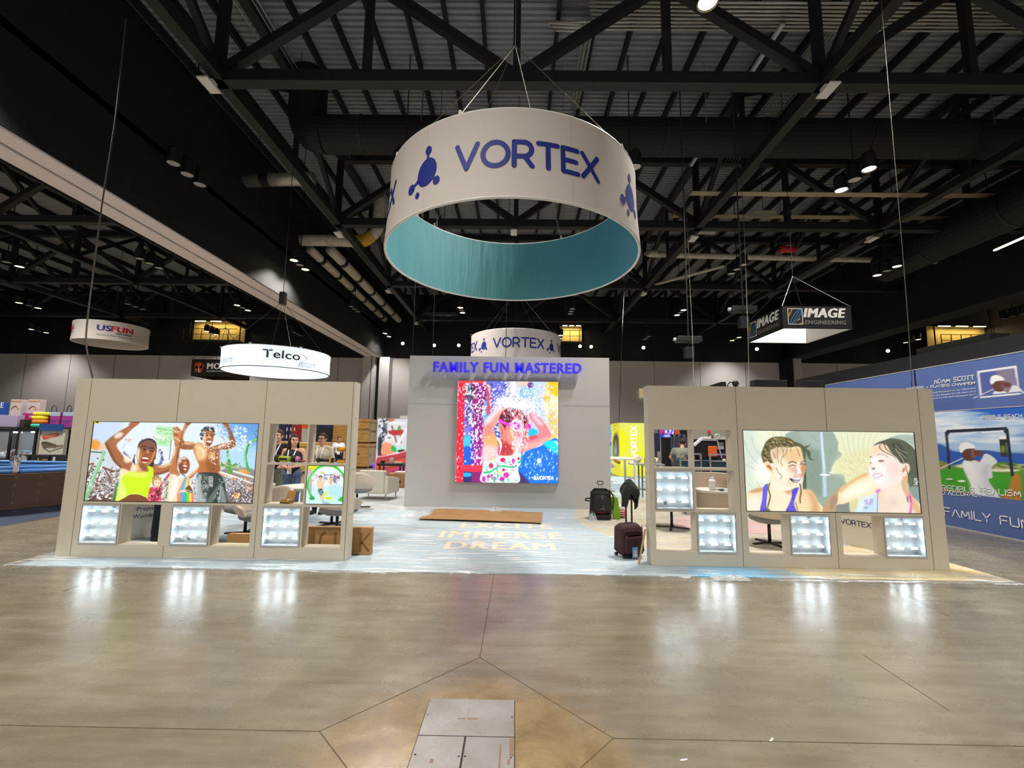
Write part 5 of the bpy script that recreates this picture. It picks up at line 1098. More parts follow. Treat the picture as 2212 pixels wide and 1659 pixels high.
# boxy armchair
M_arm=mat('ivory_leather',(214,208,194),.5)
t=thing('armchair','boxy ivory armchair seen from behind, in the gap left of the tower','armchair',(-3.72,12.25,.014),-.16)
MB().box(-.36,.36,-.3,-.15,.15,.75).build('backrest',M_arm,t,bevel=.035,bseg=3)
MB().box(-.33,.33,-.16,.4,.15,.42).build('seat',M_arm,t,bevel=.03,bseg=3)
for s in (-1,1):
    mb=MB();n=12;pr=[(-.29,.15),(.42,.15),(.42,.5)]+[(.42 - .7*k/n,.5+.1*math.sin(k/n*3.14/2)) for k in range(1,n)]+[(-.29,.62)]
    x0=s*.36;x1=s*.47;mb.prism(pr,lambda a,b: (min(x0,x1),a,b),lambda a,b: (max(x0,x1),a,b));mb.build('armrest',M_arm,t,bevel=.02)
for sx,sy in ((-.4,-.26),(.4,-.26),(-.4,.36),(.4,.36)): MB().tube([(sx,sy,0),(sx,sy,.16)],[.014,.022],10).build('leg',M_steel,t)
# open small box on the niche floor
t=thing('open_box','small brown carton with its lid up, on the middle niche sill of the left wall','box',(-3.12,6.26,.734),-.25)
mb=MB();mb.box(-.07,.07,-.05,.05,0,.004);
for a,b,c,d in ((-.07,-.066,-.05,.05),(.066,.07,-.05,.05),(-.066,.066,-.05,-.046),(-.066,.066,.046,.05)): mb.box(a,b,c,d,.004,.045)
mb.build('tray',[mat('printed_carton',(170,140,60),.7)],t);MB().add([(-.07,.05,.045),(.07,.05,.045),(.075,.085,.16),(-.06,.085,.16),(-.07,.053,.043),(.07,.053,.043),(.075,.088,.158),(-.06,.088,.158)],[(0,1,2,3),(7,6,5,4),(0,4,5,1),(2,6,7,3),(1,5,6,2),(0,3,7,4)]).build('lid',mat('carton_inside',(168,124,62),.8),t)
MB().box(-.071,.071,-.0512,-.05,.004,.018).build('dark_label',M_blackpl,t);MB().box(.02,.06,-.03,.03,.03,.052).build('leaflet',MATS['white_cloth'],t)

# ------------------------------------------------------------------ cordless tools on the shelf
M_lime=mat('lime_plastic',(178,196,40),.45);M_yel=mat('yellow_plastic',(222,160,22),.45);M_pink=mat('pink_cap',(206,128,168),.5);M_red=mat('red_plastic',(186,54,40),.5)
t=thing('cordless_light','lime and black cordless work light lying on the upper shelf of the left wall','power tool',(-3.15,6.27,1.2875),.05)
MB().tube([(-.17,0,.05),(-.12,0,.05)],[.048,.05],18).build('front_ring',M_blackpl,t);MB().tube([(-.175,0,.05),(-.17,0,.05)],.026,16).build('lens',M_lime,t)
MB().tube([(-.12,0,.05),(-.04,0,.046),(.05,0,.045)],[.04,.036,.034],16).build('body',M_lime,t,smooth=True);MB().box(-.11,.0,-.042,-.03,.03,.06).build('grip',M_blackpl,t,bevel=.006)
MB().tube([(.05,0,.046),(.11,0,.046)],[.046,.046],16).build('battery',M_blackpl,t);MB().tube([(.11,0,.046),(.16,0,.042)],[.038,.034],16).build('end_cap',M_pink,t)
t=thing('hand_snips','red and black hand tool beside the lime work light on the shelf','hand tool',(-2.93,6.24,1.2875),.2)
MB().obox((-.06,0,.012),(.02,0,.014),.03,.02).build('blade_body',M_blackpl,t,bevel=.004);mb=MB();mb.tube([(.0,-.01,.014),(.06,-.025,.022)],.01,8);mb.tube([(.0,.01,.014),(.06,.02,.026)],.01,8);mb.build('handle',M_red,t)
t=thing('cordless_driver','yellow and black cordless driver lying flat on the shelf, in the right niche','power tool',(-2.64,6.27,1.2895),0)
MB().tube([(-.115,0,.035),(-.1,0,.035),(-.07,0,.035),(-.05,0,.03)],[.02,.033,.033,.022],16).build('head',M_blackpl,t);MB().tube([(-.055,0,.03),(.07,0,.03)],[.02,.024],14).build('grip',M_blackpl,t,smooth=True)
MB().box(.07,.1,-.035,.035,0,.07).build('battery_shoe',M_yel,t,bevel=.008);MB().box(.1,.125,-.033,.033,.002,.066).build('battery',M_blackpl,t,bevel=.005)
t=thing('cordless_drill','yellow and black cordless drill standing on its battery on the upper shelf','power tool',(-2.41,6.28,1.2895),.1)
MB().box(-.055,.055,-.035,.035,0,.035).build('battery',M_yel,t,bevel=.006);MB().box(-.045,.05,-.03,.03,.035,.05).build('battery_shoe',M_blackpl,t,bevel=.004)
MB().tube([(-.005,0,.045),(-.008,0,.09),(.0,0,.14)],[.02,.017,.021],14).build('grip',M_blackpl,t,smooth=True);MB().tube([(-.05,0,.185),(.0,0,.185),(.05,0,.18)],[.03,.034,.03],16).build('motor_housing',M_yel,t,smooth=True)
MB().tube([(-.045,0,.185),(-.062,0,.185),(-.064,-.0,.185)],[.027,.024,.012],14).build('chuck',M_blackpl,t);MB().obox((-.02,0,.12),(-.02,0,.15),.012,.018).build('trigger',M_red,t)

# ------------------------------------------------------------------ boxes along the top of the right wall
for (a,b,h,lab,dx) in ((2.66,2.93,.07,'low wedge-shaped black case on top of the right wall, farthest left of the row',.12),(3.33,3.78,.105,'long black case lying on top of the right wall, second from the outer end',0),(3.95,4.3,.1,'black case on top of the right wall, nearest the blue golf stand',0)):
    t=thing('flight_case',lab,'case',((a+b)/2,6.285,HW),0,'black cases on top of the right wall')
    mb=MB();w=(b - a)/2;mb.add([(-w,-.07,0),(w,-.07,0),(w,.07,0),(-w,.07,0),(-w+dx*1.7,-.07,h),(w,-.07,h),(w,.07,h),(-w+dx*1.7,.07,h)],[(0,3,2,1),(4,5,6,7),(0,1,5,4),(1,2,6,5),(2,3,7,6),(3,0,4,7)]);mb.build('case_body',M_black,t,bevel=.006)
    MB().box(-w+.03+dx,w - .03,-.0715,-.07,h*.5,h*.5+.008).build('lid_seam',M_blackpl,t)
t=thing('clip_lamp','small black clip lamp with a bent neck on top of the right wall','lamp',(3.07,6.28,HW),0)
MB().ell((.02,0,.055),(.045,.04,.045),14,10).build('lamp_head',M_black,t,smooth=True);MB().tube(smooth_open([(-.0,0,.07),(-.06,0,.07),(-.09,0,.03),(-.1,0,.003)]),.008,6).build('neck',M_blackpl,t,smooth=True);MB().box(-.02,.05,-.03,.03,0,.014).build('clamp',M_blackpl,t)

# ------------------------------------------------------------------ printed counters at the outer ends
M_logo=mat('navy_print',(24,34,96),.6)
def counter(label,A,Bp,h,depth,draw):
    A=Vector((A[0],A[1],0));B=Vector((Bp[0],Bp[1],0));d=(B - A).normalized();n=Vector((-d.y,d.x,0));L_=(B - A).length
    t=thing('printed_counter',label,'counter',(A.x,A.y,.012),math.atan2(d.y,d.x))
    MB().box(0,L_,0,depth,0,h).build('panel',M_white,t,bevel=.004);MB().box(-.01,L_+.01,-.001,depth+.01,h,h+.025).build('counter_top',M_whitem,t)
    for mb in draw(): mb.build('lettering',M_logo,t,fixn=False)
def draw_left():
    out=[]
    for s,z,w,x in (('+10,000',.50,.28,.06),('Projects',.405,.29,.06),('Worldwide',.315,.38,.02)):
        mb=MB();font_add(mb,s,lambda a,b,c,x=x,z=z: (x+a,-.002,z+b),width=w,bold=.006);out.append(mb)
    return out
A_=(-5.93,7.42);B_=(-5.5,7.86)
counter('white counter printed +10,000 Projects Worldwide behind the first low niche',(-5.99,7.15),(-5.52,7.75),.86,.3,draw_left)
def draw_right():
    mb=MB();f=lambda a,b: (.2+a*.075,-.002,.33+b*.075)
    droplet_logo(mb,lambda a,b: (.11+a*.045,-.002,.37+b*.06));stroke_text(mb,'VORTEX',GL,.2,.16,f);return [mb]
counter('white counter with a small navy logo in the last open niche at right',(5.3,7.82),(5.65,7.05),.86,.3,draw_right)
# ------------------------------------------------------------------ hanging signs
def ring_material():
    m=bpy.data.materials.new('ring_inner_print');m.use_nodes=True;nt=m.node_tree;b=nt.nodes['Principled BSDF'];N=nt.nodes.new;K=nt.links.new
    tc=N('ShaderNodeTexCoord');sp=N('ShaderNodeSeparateXYZ');K(tc.outputs['Object'],sp.inputs[0])
    nz=N('ShaderNodeTexNoise');nz.inputs['Scale'].default_value=.8;K(tc.outputs['Object'],nz.inputs['Vector'])
    ad=N('ShaderNodeMath');ad.operation='MULTIPLY_ADD';K(nz.outputs['Fac'],ad.inputs[0]);ad.inputs[1].default_value=1.2;K(sp.outputs['X'],ad.inputs[2])
    mr=N('ShaderNodeMapRange');K(ad.outputs[0],mr.inputs[0]);mr.inputs[1].default_value=.2;mr.inputs[2].default_value=2.2
    rp=N('ShaderNodeValToRGB');K(mr.outputs[0],rp.inputs[0]);rp.color_ramp.elements[0].color=L3((98,166,176));rp.color_ramp.elements[1].color=L3((84,156,182));K(rp.outputs[0],b.inputs['Base Color']);b.inputs['Roughness'].default_value=.65
    # hanging folds in the cloth
    mp=N('ShaderNodeMapping');mp.inputs['Scale'].default_value=(5,5,.5);K(tc.outputs['Object'],mp.inputs[0]);n2=N('ShaderNodeTexNoise');n2.inputs['Scale'].default_value=1.5;n2.inputs['Detail'].default_value=4;K(mp.outputs[0],n2.inputs['Vector'])
    bp=N('ShaderNodeBump');bp.inputs['Strength'].default_value=.35;bp.inputs['Distance'].default_value=.06;K(n2.outputs['Fac'],bp.inputs['Height']);K(bp.outputs[0],b.inputs['Normal'])
    return m
M_cloth=mat('white_banner_cloth',(206,199,196),.7);M_navy=mat('royal_blue_print',(22,40,140),.6);M_cable=mat('steel_cable',(120,112,100),.4,.6)
def ring_sign(label,c,rb,rt,zb,zt,group=None,outer=None,inner=None,rim=None):
    t=thing('hanging_ring_sign',label,'hanging sign',(c[0],c[1],zb),0,group);n=96;H_=zt - zb
    def R_(u): return rb+(rt - rb)*u - .012*math.sin(u*math.pi)
    mb=MB();rows=6
    def shell(mb,dr,m,flip):
        vs=[]
        for j in range(rows+1):
            for k in range(n):
                a=2*math.pi*k/n;r=R_(j/rows)+dr;vs.append((r*math.sin(a),-r*math.cos(a),H_*j/rows))
        fs=[]
        for j in range(rows):
            for k in range(n):
                q=(j*n+k,j*n+(k+1) % n,(j+1)*n+(k+1) % n,(j+1)*n+k);fs.append(q[::-1] if flip else q)
        mb.add(vs,fs,m)
    shell(mb,0,0,False);o=mb.build('outer_cloth',outer or M_cloth,t,smooth=True,fixn=False)
    mb=MB();shell(mb,-.035,0,True);mb.build('inner_cloth',inner or M_cloth,t,smooth=True,fixn=False)
    for z,r in ((0,rb - .017),(H_,rt - .017)):
        MB().tube([(r*math.sin(2*math.pi*k/n),-r*math.cos(2*math.pi*k/n),z) for k in range(n)],.019,8,closed=True).build('hoop_tube',rim or M_whitem,t,smooth=True)
    def f(th0,z0,s,off=.006):
        def g(a,b,c=0):
            z=z0+b*s;u=z/H_;r=R_(u)+off+c;th=th0+a*s/rb;return (r*math.sin(th),-r*math.cos(th),z)
        return g
    return t,f
def angle_for(px,c,r,z):     # bearing on a ring (0 = facing the viewer) seen at image column px
    best=min(range(-90,91),key=lambda q: abs(project((c[0]+r*math.sin(math.radians(q)),c[1] - r*math.cos(math.radians(q)),z))[0] - px));return math.radians(best)
# big ring
cR=(-.081,6.436);t,F=ring_sign('large white hanging ring sign with turquoise inside, nearest to the viewer',cR,1.852,1.80,4.272,5.356,None,None,ring_material())
cap=.29;zt_=.375
for q in range(4):
    a0=angle_for(988,cR,1.83,4.85)+q*math.pi/2
    mb=MB();stroke_text(mb,'VORTEX',GL,.235,.2,F(a0,zt_,cap));droplet_logo(mb,F(a0 - .232,zt_+.1,.36));mb.build('lettering',M_navy,t,fixn=False)
for a in (-34,22,140,220):
    mb=MB();g=F(math.radians(a),0,1,.0012)
    for k in range(12): mb.quad(g(0,.02+.087*k),g(.006,.02+.087*k),g(.006,.02+.087*(k+1)),g(0,.02+.087*(k+1)))
    mb.build('zip_seam',mat('cloth_seam',(182,176,172),.7),t,fixn=False)
mb=MB();mb.tube([(0,0,3.6),(0,0,12.1)],.006,6)
for a in (-20,52,150,232,300): mb.tube([(1.78*math.sin(math.radians(a)),-1.78*math.cos(math.radians(a)),1.085),(0,0,3.6)],.0065,6)
mb.build('cable',M_cable,t)
mb=MB()
for a in (-20,52,150,232,300): mb.obox((1.78*math.sin(math.radians(a)),-1.78*math.cos(math.radians(a)),1.09),(1.77*math.sin(math.radians(a)),-1.77*math.cos(math.radians(a)),1.15),.03,.03)
mb.build('shackle',M_whitem,t)
# farther ring
c2=(-.03,17.8);t,F=ring_sign('smaller-looking white ring sign with the same blue mark, hanging behind the tower',c2,1.83,1.80,4.5,5.65)
for q in range(4):
    mb=MB();a0=angle_for(1065,c2,1.83,5.2)+q*math.pi/2;stroke_text(mb,'VORTEX',GL,.235,.19,F(a0,.47,.33));droplet_logo(mb,F(a0 - .255,.58,.31));mb.build('lettering',M_navy,t,fixn=False)
mb=MB();mb.tube([(0,0,3.2),(0,0,11.88)],.012,6)
for a in (-40,50,140,230): mb.tube([(1.78*math.sin(math.radians(a)),-1.78*math.cos(math.radians(a)),1.15),(0,0,3.2)],.008,6)
mb.tube([(-.35,-1.9,1.3),(-.36,-1.92,-.8)],.012,6);mb.tube([(-.35,-1.9,1.3),(-.3,-1.2,8)],.012,6)
mb.build('cable',M_blackpl,t)
# glowing ring
M_glow=mat('backlit_white_cloth',(225,238,250),.6,emit=.72,ecol=(222,238,255));M_ink=mat('black_print',(26,24,26),.6);M_greyink=mat('pale_grey_print',(178,184,190),.6)
c3=(-8.45,15.6);t,F=ring_sign('glowing bluish-white ring sign with black lettering, above the left wall',c3,1.72,1.72,3.83,4.52,None,M_glow,M_glow,M_blackpl)
a0=angle_for(566,c3,1.72,4.15);mb=MB();font_add(mb,'Telco',F(a0,.27,1),m=0,height=.27,width=1.12,bold=.012)
F2=F(a0+1.08/1.72,.08,1);font_add(mb,'sensors',F2,m=1,height=.15,width=.62,shear=.25)
font_add(mb,'sensors',F(a0 - math.pi/2+1.08/1.72,.12,1),m=1,height=.15,width=.62,shear=.25)
def dotp(x,y,r): 
    g=F(a0,0,1);mb.add([g(x,y)]+[g(x+r*math.cos(k*.785),y+r*1.1*math.sin(k*.785)) for k in range(8)],[(0,1+k,1+(k+1) % 8) for k in range(8)],2)
for k in range(8): dotp(1.06+k*.055,.1+k*.055,.016+.006*(k == 5))
for k in range(4): dotp(1.28 - k*.055,.42+k*.035,.02 - .003*k)
mb.build('lettering',[M_ink,M_greyink,mat('brown_print',(112,48,40),.6)],t,fixn=False)
mb=MB();mb.tube([(0,0,2.6),(0,0,12.55)],.012,6)
for a in (-50,40,130,220): mb.tube([(1.68*math.sin(math.radians(a)),-1.68*math.cos(math.radians(a)),.69),(0,0,2.6)],.008,6)
mb.build('cable',M_blackpl,t);MB().box(-.1,.1,-.1,.1,2.5,2.95).build('hoist',M_blackpl,t,bevel=.02)
for a in (-55,0,50): MB().ell((1.72*math.sin(math.radians(a)),-1.72*math.cos(math.radians(a)),.72),(.05,.05,.035),12,8).build('rim_clamp',M_chrome,t,smooth=True)
# left far ring
c4=(-21.0,22.6);t,F=ring_sign('white ring sign with red and navy lettering, hanging at the far left',c4,1.52,1.52,6.2,7.12)
M_redp=mat('red_print',(196,34,46),.6)
for q in (0,-1,1):
    mb=MB();a0=angle_for(209,c4,1.52,6.7)+q*1.75
    font_add(mb,'US',F(a0,.42,1),m=0,height=.27,width=.52,fat=.05,space=1.08);font_add(mb,'FUN',F(a0+.53/1.52,.42,1),m=1,height=.27,width=.86,fat=.05,space=1.08)
    font_add(mb,'MACHINES',F(a0+.72/1.52,.3,1),m=2,height=.085,width=.64,fat=.03);font_add(mb,'Machine & Plush Manufacturer',F(a0+.0,.17,1),m=3,height=.085,width=1.4)
    mb.build('lettering',[M_navy,M_redp,M_ink,mat('grey_print',(110,110,112),.6)],t,fixn=False)
mb=MB()
for a in (-50,40,130,220): mb.tube([(1.5*math.sin(math.radians(a)),-1.5*math.cos(math.radians(a)),.92),(0,0,3.2)],.01,6)
mb.tube([(0,0,3.2),(0,0,10.2)],.01,6);mb.build('cable',M_blackpl,t)
# black boxed signs
M_boxsign=mat('black_sign_cloth',(26,25,27),.6);M_wlet=mat('white_print',(236,234,230),.6,emit=.12,ecol=(236,234,230));M_glet=mat('grey_print_light',(150,146,140),.6)
def box_sign(label,x0,x1,y0,y1,z0,z1,inner,draw,cab):
    t=thing('hanging_box_sign',label,'hanging sign',((x0+x1)/2,(y0+y1)/2,z0));mb=MB();w=(x1 - x0)/2;d=(y1 - y0)/2;h=z1 - z0
    for a,b,c,e in ((-w,w,-d,-d+.04),(-w,w,d - .04,d),(-w,-w+.04,-d+.04,d - .04),(w - .04,w,-d+.04,d - .04)): mb.box(a,b,c,e,0,h)
    mb.build('side_cloth',M_boxsign,t);mb=MB()
    for a,b,c,e in ((-w+.04,w - .04,d - .055,d - .041),(-w+.04,w - .04,-d+.041,-d+.055),(-w+.041,-w+.055,-d+.05,d - .05),(w - .055,w - .041,-d+.05,d - .05)): mb.box(a,b,c,e,.005,h - .005)
    mb.build('inner_cloth',inner,t);mb=MB();draw(mb,w,d,h);mb.build('lettering',[M_wlet,M_glet,mat('sky_blue_print',(70,150,220),.6),mat('amber_print',(226,170,50),.6),mat('orange_print',(222,92,40),.6),MATS['red_print']],t,fixn=False)
    mb=MB()
    for sx in (-1,1):
        for sy in (-1,1): mb.tube([(sx*w,sy*d,h),(0,0,h+cab)],.012,6)
    mb.tube([(0,0,h+cab),(0,0,16.38 - z0)],.012,6);mb.build('cable',M_blackpl,t)
    return t
def draw_image(mb,w,d,h):
    for face in (0,1):
        f=(lambda a,b,c=0: (-w+a,-d - .004 - c,b)) if face == 0 else (lambda a,b,c=0: (-w - .004 - c,d - a,b))
        W2=2*w
        font_add(mb,'IMAGE',f and (lambda a,b,c,f=f: f(.78+a,.42+b,c)),m=0,height=.34,width=1.5,fat=.06,space=1.1,shear=.22);font_add(mb,'ENGINEERING',(lambda a,b,c,f=f: f(.8+a,.16+b,c)),m=1,height=.15,width=1.48,fat=.035,space=1.1,shear=.15)
        def bar(p,q,wd,m): 
            p=Vector((p[0],p[1],0));q=Vector((q[0],q[1],0));n=(q - p).normalized();n=Vector((-n.y,n.x,0))*wd/2;mb.add([f(*(x[:2])) for x in (p - n,q - n,q+n,p+n)],[(0,1,2,3)],m)
        for p,q in (((.2,.16),(.72,.16)),((.72,.16),(.72,.74)),((.72,.74),(.2,.74)),((.2,.74),(.2,.16))): bar(p,q,.025,0)
        bar((.26,.5),(.36,.72),.03,3);bar((.22,.44),(.28,.6),.02,3)
        P_=smooth_closed([(.28,.2),(.34,.38),(.5,.6),(.68,.7),(.66,.56),(.52,.36)],5)
        for a,b in zip(P_,P_[1:]+P_[:1]): bar(a,b,.022,2)
        bar((.34,.2),(.6,.62),.016,2);bar((.36,.18),(.5,.28),.016,2)
        for k in range(3): bar((.46+k*.05,.24+k*.05),(.56+k*.04,.28+k*.05),.016,(5,3,0)[k])
        bar((.6,.2),(.7,.2),.02,3);bar((.64,.24),(.7,.24),.02,5)
box_sign('black square hanging sign reading IMAGE ENGINEERING, right of the rings',9.7,12.2,16,18.5,5.76,6.59,mat('white_lining',(236,234,232),.7),draw_image,1.6)
def draw_moss(mb,w,d,h):
    f=lambda a,b,c=0: (-w+a,-d - .004 - c,b)
    font_add(mb,'MOSS',f and (lambda a,b,c: f(.95+a,.42+b,c)),m=0,height=.36,width=1.25,fat=.06,space=1.1);font_add(mb,'DISTRIBUTING, INC',(lambda a,b,c: f(.93+a,.24+b,c)),m=0,height=.09,width=1.28,fat=.02)
    g=lambda a,b,c=0: (w+.004,-d+.1+a,b)
    for q in (f,g):
        for cx,cyy,rx,ry in ((.42,.62,.26,.2),(.3,.42,.09,.2),(.58,.4,.1,.22),(.66,.6,.1,.14)):
            mb.add([q(cx,cyy)]+[q(cx+rx*math.cos(k*.524),cyy+ry*math.sin(k*.524)) for k in range(12)],[(0,1+k,1+(k+1) % 12) for k in range(12)],4)
        mb.add([q(.4,.5),q(.47,.5),q(.5,.2),q(.44,.2)],[(0,1,2,3)],0)
box_sign('black box sign with an orange emblem, hanging behind the glowing ring',-19.2,-16.9,26,28,5.05,6.05,M_boxsign,draw_moss,2.2)

# ------------------------------------------------------------------ ducts, pipes, conduit under the roof
t=thing('air_duct','fat round black air duct crossing above the big ring','duct',(-7.8,16.65,13.7))
MB().tube([(0,0,0),(35,0,0)],.72,28).build('duct_tube',M_blacker,t,smooth=False)
MB().tube(smooth_open([(0,0,0),(-.5,0,.1),(-.75,0,.6),(-.8,0,1.4),(-.8,0,2.6)],4),.72,28).build('elbow',M_blacker,t)
for k in range(9): MB().tube([(1.5+k*4,0,0),(1.56+k*4,0,0)],.745,28).build('joint_band',M_black,t)
mb=MB()
for k in range(6): mb.tube([(4+k*5.5,-.7,0),(4+k*5.5,-.7,2.7)],.015,6)
mb.build('hanger_rod',M_steel,t)
t=thing('air_duct','thick dark air duct running away on the right side of the roof','duct',(22.2,14,12.2))
MB().tube([(0,3.6,0),(0,12.2,0)],.9,24).build('duct_tube',M_blacker,t)
for k in range(2): MB().tube([(0,5+k*4,0),(0,5.1+k*4,0)],.93,24).build('joint_band',M_black,t)
mb=MB();mb.tube([(0,4,.9),(0,4,4.2)],.02,6);mb.tube([(0,11,.9),(0,11,4.2)],.02,6);mb.build('hanger_rod',M_steel,t)
M_pipe=mat('white_pipe_lagging',(206,202,192),.6,mottle=((186,180,166),4,(1,1,1)));M_yelwrap=mat('yellow_wrap',(206,160,50),.6)
def pipe(label,pts,r,bands=(),m=None,bm_=None,sm=True,name='insulated_pipe',cat='pipe',group=None):
    p0=Vector(pts[0]);t=thing(name,label,cat,p0,0,group);Q=smooth_open([tuple(Vector(p) - p0) for p in pts],5) if len(pts)>2 else [tuple(Vector(p) - p0) for p in pts]
    MB().tube(Q,r,16).build('pipe_run',m or M_pipe,t,smooth=True)
    a,b=Vector(pts[0]),Vector(pts[-1])
    for u in bands:
        c=a.lerp(b,u) - p0;d=(b - a).normalized()*.22;MB().tube([c - d,c+d],r+.012,16).build('dark_band',bm_ or M_black,t)
    mb=MB();h=16.3
    for u in (.15,.85):
        c=a.lerp(b,u);mb.tube([c - p0,Vector((c.x,c.y,h)) - p0],.014,6)
    mb.build('hanger_rod',M_black,t)
    return t
pipe('white lagged pipe running away, right one of the pair left of the big ring',[(-11.5,26.2,13),(-11.55,42.6,13)],.3,(.12,.3,.48,.66,.84))
pipe('white lagged pipe running away, left one of the pair left of the big ring',[(-12.75,26.2,13),(-12.9,42.5,13)],.26,(.1,.27,.44,.61,.78,.93))
t=pipe('white lagged cross pipe with a yellow-wrapped bend, left of the big ring',[(-12.7,24.95,13),(-11,24.92,13),(-9.6,24.9,12.95),(-8.8,24.9,13.1),(-8.25,24.9,13.7),(-8.2,24.9,14.4),(-8.2,24.9,15.6)],.32)
MB().tube(smooth_open([(3.2,-.05,-.06),(3.75,-.05,.02),(4.15,-.05,.34)],5),.36,16).build('yellow_wrap',M_yelwrap,t,smooth=True);MB().tube([(1.6,0,0),(2.05,0,0)],.345,16).build('dark_band',M_conduit,t)
pipe('white fire pipe crossing right of the ring',[(8.6,28.2,13.9),(8.75,26.7,13.2),(9.4,26.65,13.05),(26.2,27.1,13.0)],.17,name='fire_pipe');
t=pipe('short red pipe clamp section on the white fire pipe, beyond the ring',[(16.0,26.2,13.3),(16.9,26.2,13.3)],.2,m=mat('signal_red',(196,36,40),.5),name='pipe_coupling')
pipe('slim white pipe slanting away below the fire pipe',[(9.0,31.5,12.6),(13.2,27.6,12.75)],.1,name='slim_pipe')
pipe('ribbed silver duct hanging far behind the tower on the left',[(-9.6,41.2,12.95),(-5.6,41.1,12.95)],.42,(.2,.5,.8),m=mat('silver_foil',(196,196,194),.3,.8,bump=(14,.5,(6,1,1))),bm_=M_steel,name='foil_duct',cat='duct')
pipe('grey boxed duct stub hanging on the left below the joists',[(-12.9,19.8,13.6),(-9.6,19.6,13.6)],.3,(.3,),m=M_conduit,name='duct_stub',cat='duct')
for k in range(8):
    y=12.95+k*.14;
    pts=[(2.2+.05*k,y,15.75),(26.5,y,15.75)] if k<5 else [(2.2+.14*(k - 5),17.6,15.7),(2.2+.14*(k - 5),y+.3,15.7),(2.3+.14*(k - 5),y+.1,15.73),(2.6+.14*(k - 5),y,15.75),(26.5,y,15.75)]
    p0=Vector(pts[0]);o=MB().tube(smooth_open([Vector(p) - p0 for p in pts],4) if len(pts)>2 else [Vector(p) - p0 for p in pts],.045,8).build('conduit',M_conduit,smooth=True);o.location=p0
    tag(o,'grey conduit of the bundle high at the top right, %s' % ['first from the front','second from the front','third from the front','fourth from the front','fifth from the front','first with a bend','second with a bend','third with a bend'][k],'conduit','conduits of the top right bundle')
for j,(y,z,x0,x1,nm) in enumerate(((17.6,14.6,5.5,16,'just below the second roof bay'),(19.4,13.0,8.0,26,'level with the nearest lit lamp pair'),(21.9,13.2,8.0,26,'beyond the nearest lit lamp pair'))):
    for k in range(4):
        o=MB().tube([(0,0,0),(x1 - x0,0,0)],.04,8).build('conduit',mat('tan_conduit',(176,160,132),.45,.3),smooth=True);o.location=(x0,y+.12*k,z+.02*k);tag(o,'tan conduit of the four crossing the right roof %s' % nm,'conduit','tan conduits %s' % nm)
for s,x0,nm in ((-1,-8.7,'left'),(1,10.6,'right')):
    for k in range(6):
        o=MB().tube([(0,0,0),(0,13,0)],.022,6).build('conduit',M_conduit,smooth=True);o.location=(x0+s*.16*k,8.5,15.9);tag(o,'thin conduit of the group running away high on the %s of the roof' % nm,'conduit','thin conduits on the %s of the roof' % nm)
# pale antenna panels at the truss nodes
ap=thing('antenna_panel','white antenna panel hanging at the left truss crossing nearest the viewer','antenna',(-9.3,12.25,12.1),0,'white antenna panels at the truss crossings')
M_ant=mat('white_housing',(226,224,226),.5)
MB().box(-.16,.16,-.42,.22,-.1,-.04).build('panel',M_ant,ap,bevel=.01);MB().box(-.1,.1,-.12,.12,.02,.14).build('access_point',M_ant,ap,bevel=.015);MB().obox((0,0,-.04),(0,0,.3),.04,.04).build('bracket',M_steel,ap)
for x,y,w in ((9.15,12.3,'right truss crossing nearest the viewer'),(-9.3,22.2,'left truss crossing of the second truss'),(9.1,22.3,'right truss crossing of the second truss'),(-.2,21.75,'middle of the second truss, inside the big ring'),(-9.3,31.3,'left truss crossing of the third truss'),(9.1,31.3,'right truss crossing of the third truss'),(18.2,22.2,'second truss, above the black square sign'),(-9.3,40.4,'left truss crossing nearest the back wall')):
    dup(ap,(x,y,12.1),None,'white antenna panel hanging at the '+w)
for x,y,z,rz,w in ((12.2,21.2,12.9,.0,'below the nearest lit lamp pair'),(19.0,21.6,12.9,0,'right of the nearest lit lamp pair'),(10.3,23.4,13.0,0,'left below the nearest lit lamp pair')):
    o=thing('acoustic_panel','grey flat panel under the right roof '+w,'panel',(x,y,z),0,'grey flat roof panels');MB().box(-.55,.55,-.3,.3,0,.05).build('panel_face',M_conduit,o);MB().obox((0,0,.05),(0,0,16.38 - z),.02,.02).build('wire',M_black,o)
# fluorescent strips, unlit and lit
M_strip=mat('tube_off',(198,200,214),.4);M_stripon=mat('tube_on',(255,236,200),.4,emit=7,ecol=(255,232,190))
sl=thing('strip_light','unlit white strip light high in the right roof, nearest the viewer','strip light',(8.6,13.2,15.2),0,'unlit strip lights in the right roof')
MB().box(-.06,.06,0,2.6,0,.06).build('tube',M_strip,sl,bevel=.01);MB().box(-.09,.09,-.02,2.62,.06,.1).build('reflector',M_conduit,sl)
MB().obox((0,1.3,.1),(0,1.3,1.26),.02,.02).build('hanger_rod',M_black,sl)
dup(sl,(8.55,18.2,15.15),None,'unlit white strip light in the right roof, beyond the black duct');dup(sl,(-11.7,13.6,15.15),None,'unlit strip light left of the ring near the first truss','unlit strip lights on the left')
a,b=at(2148,541,Z=11.5),at(2225,507,Z=11.5);t=thing('strip_light','long glowing strip light at the far right edge under the roof','strip light',a)
MB().obox((0,0,0),b - a,.1,.06).build('tube',M_stripon,t);MB().obox((0,0,.06),b - a+Vector((0,0,.06)),.16,.04).build('reflector',M_blacker,t);MB().obox((0,0,.06),(0,0,4.8),.03,.03).build('hanger_rod',M_black,t)
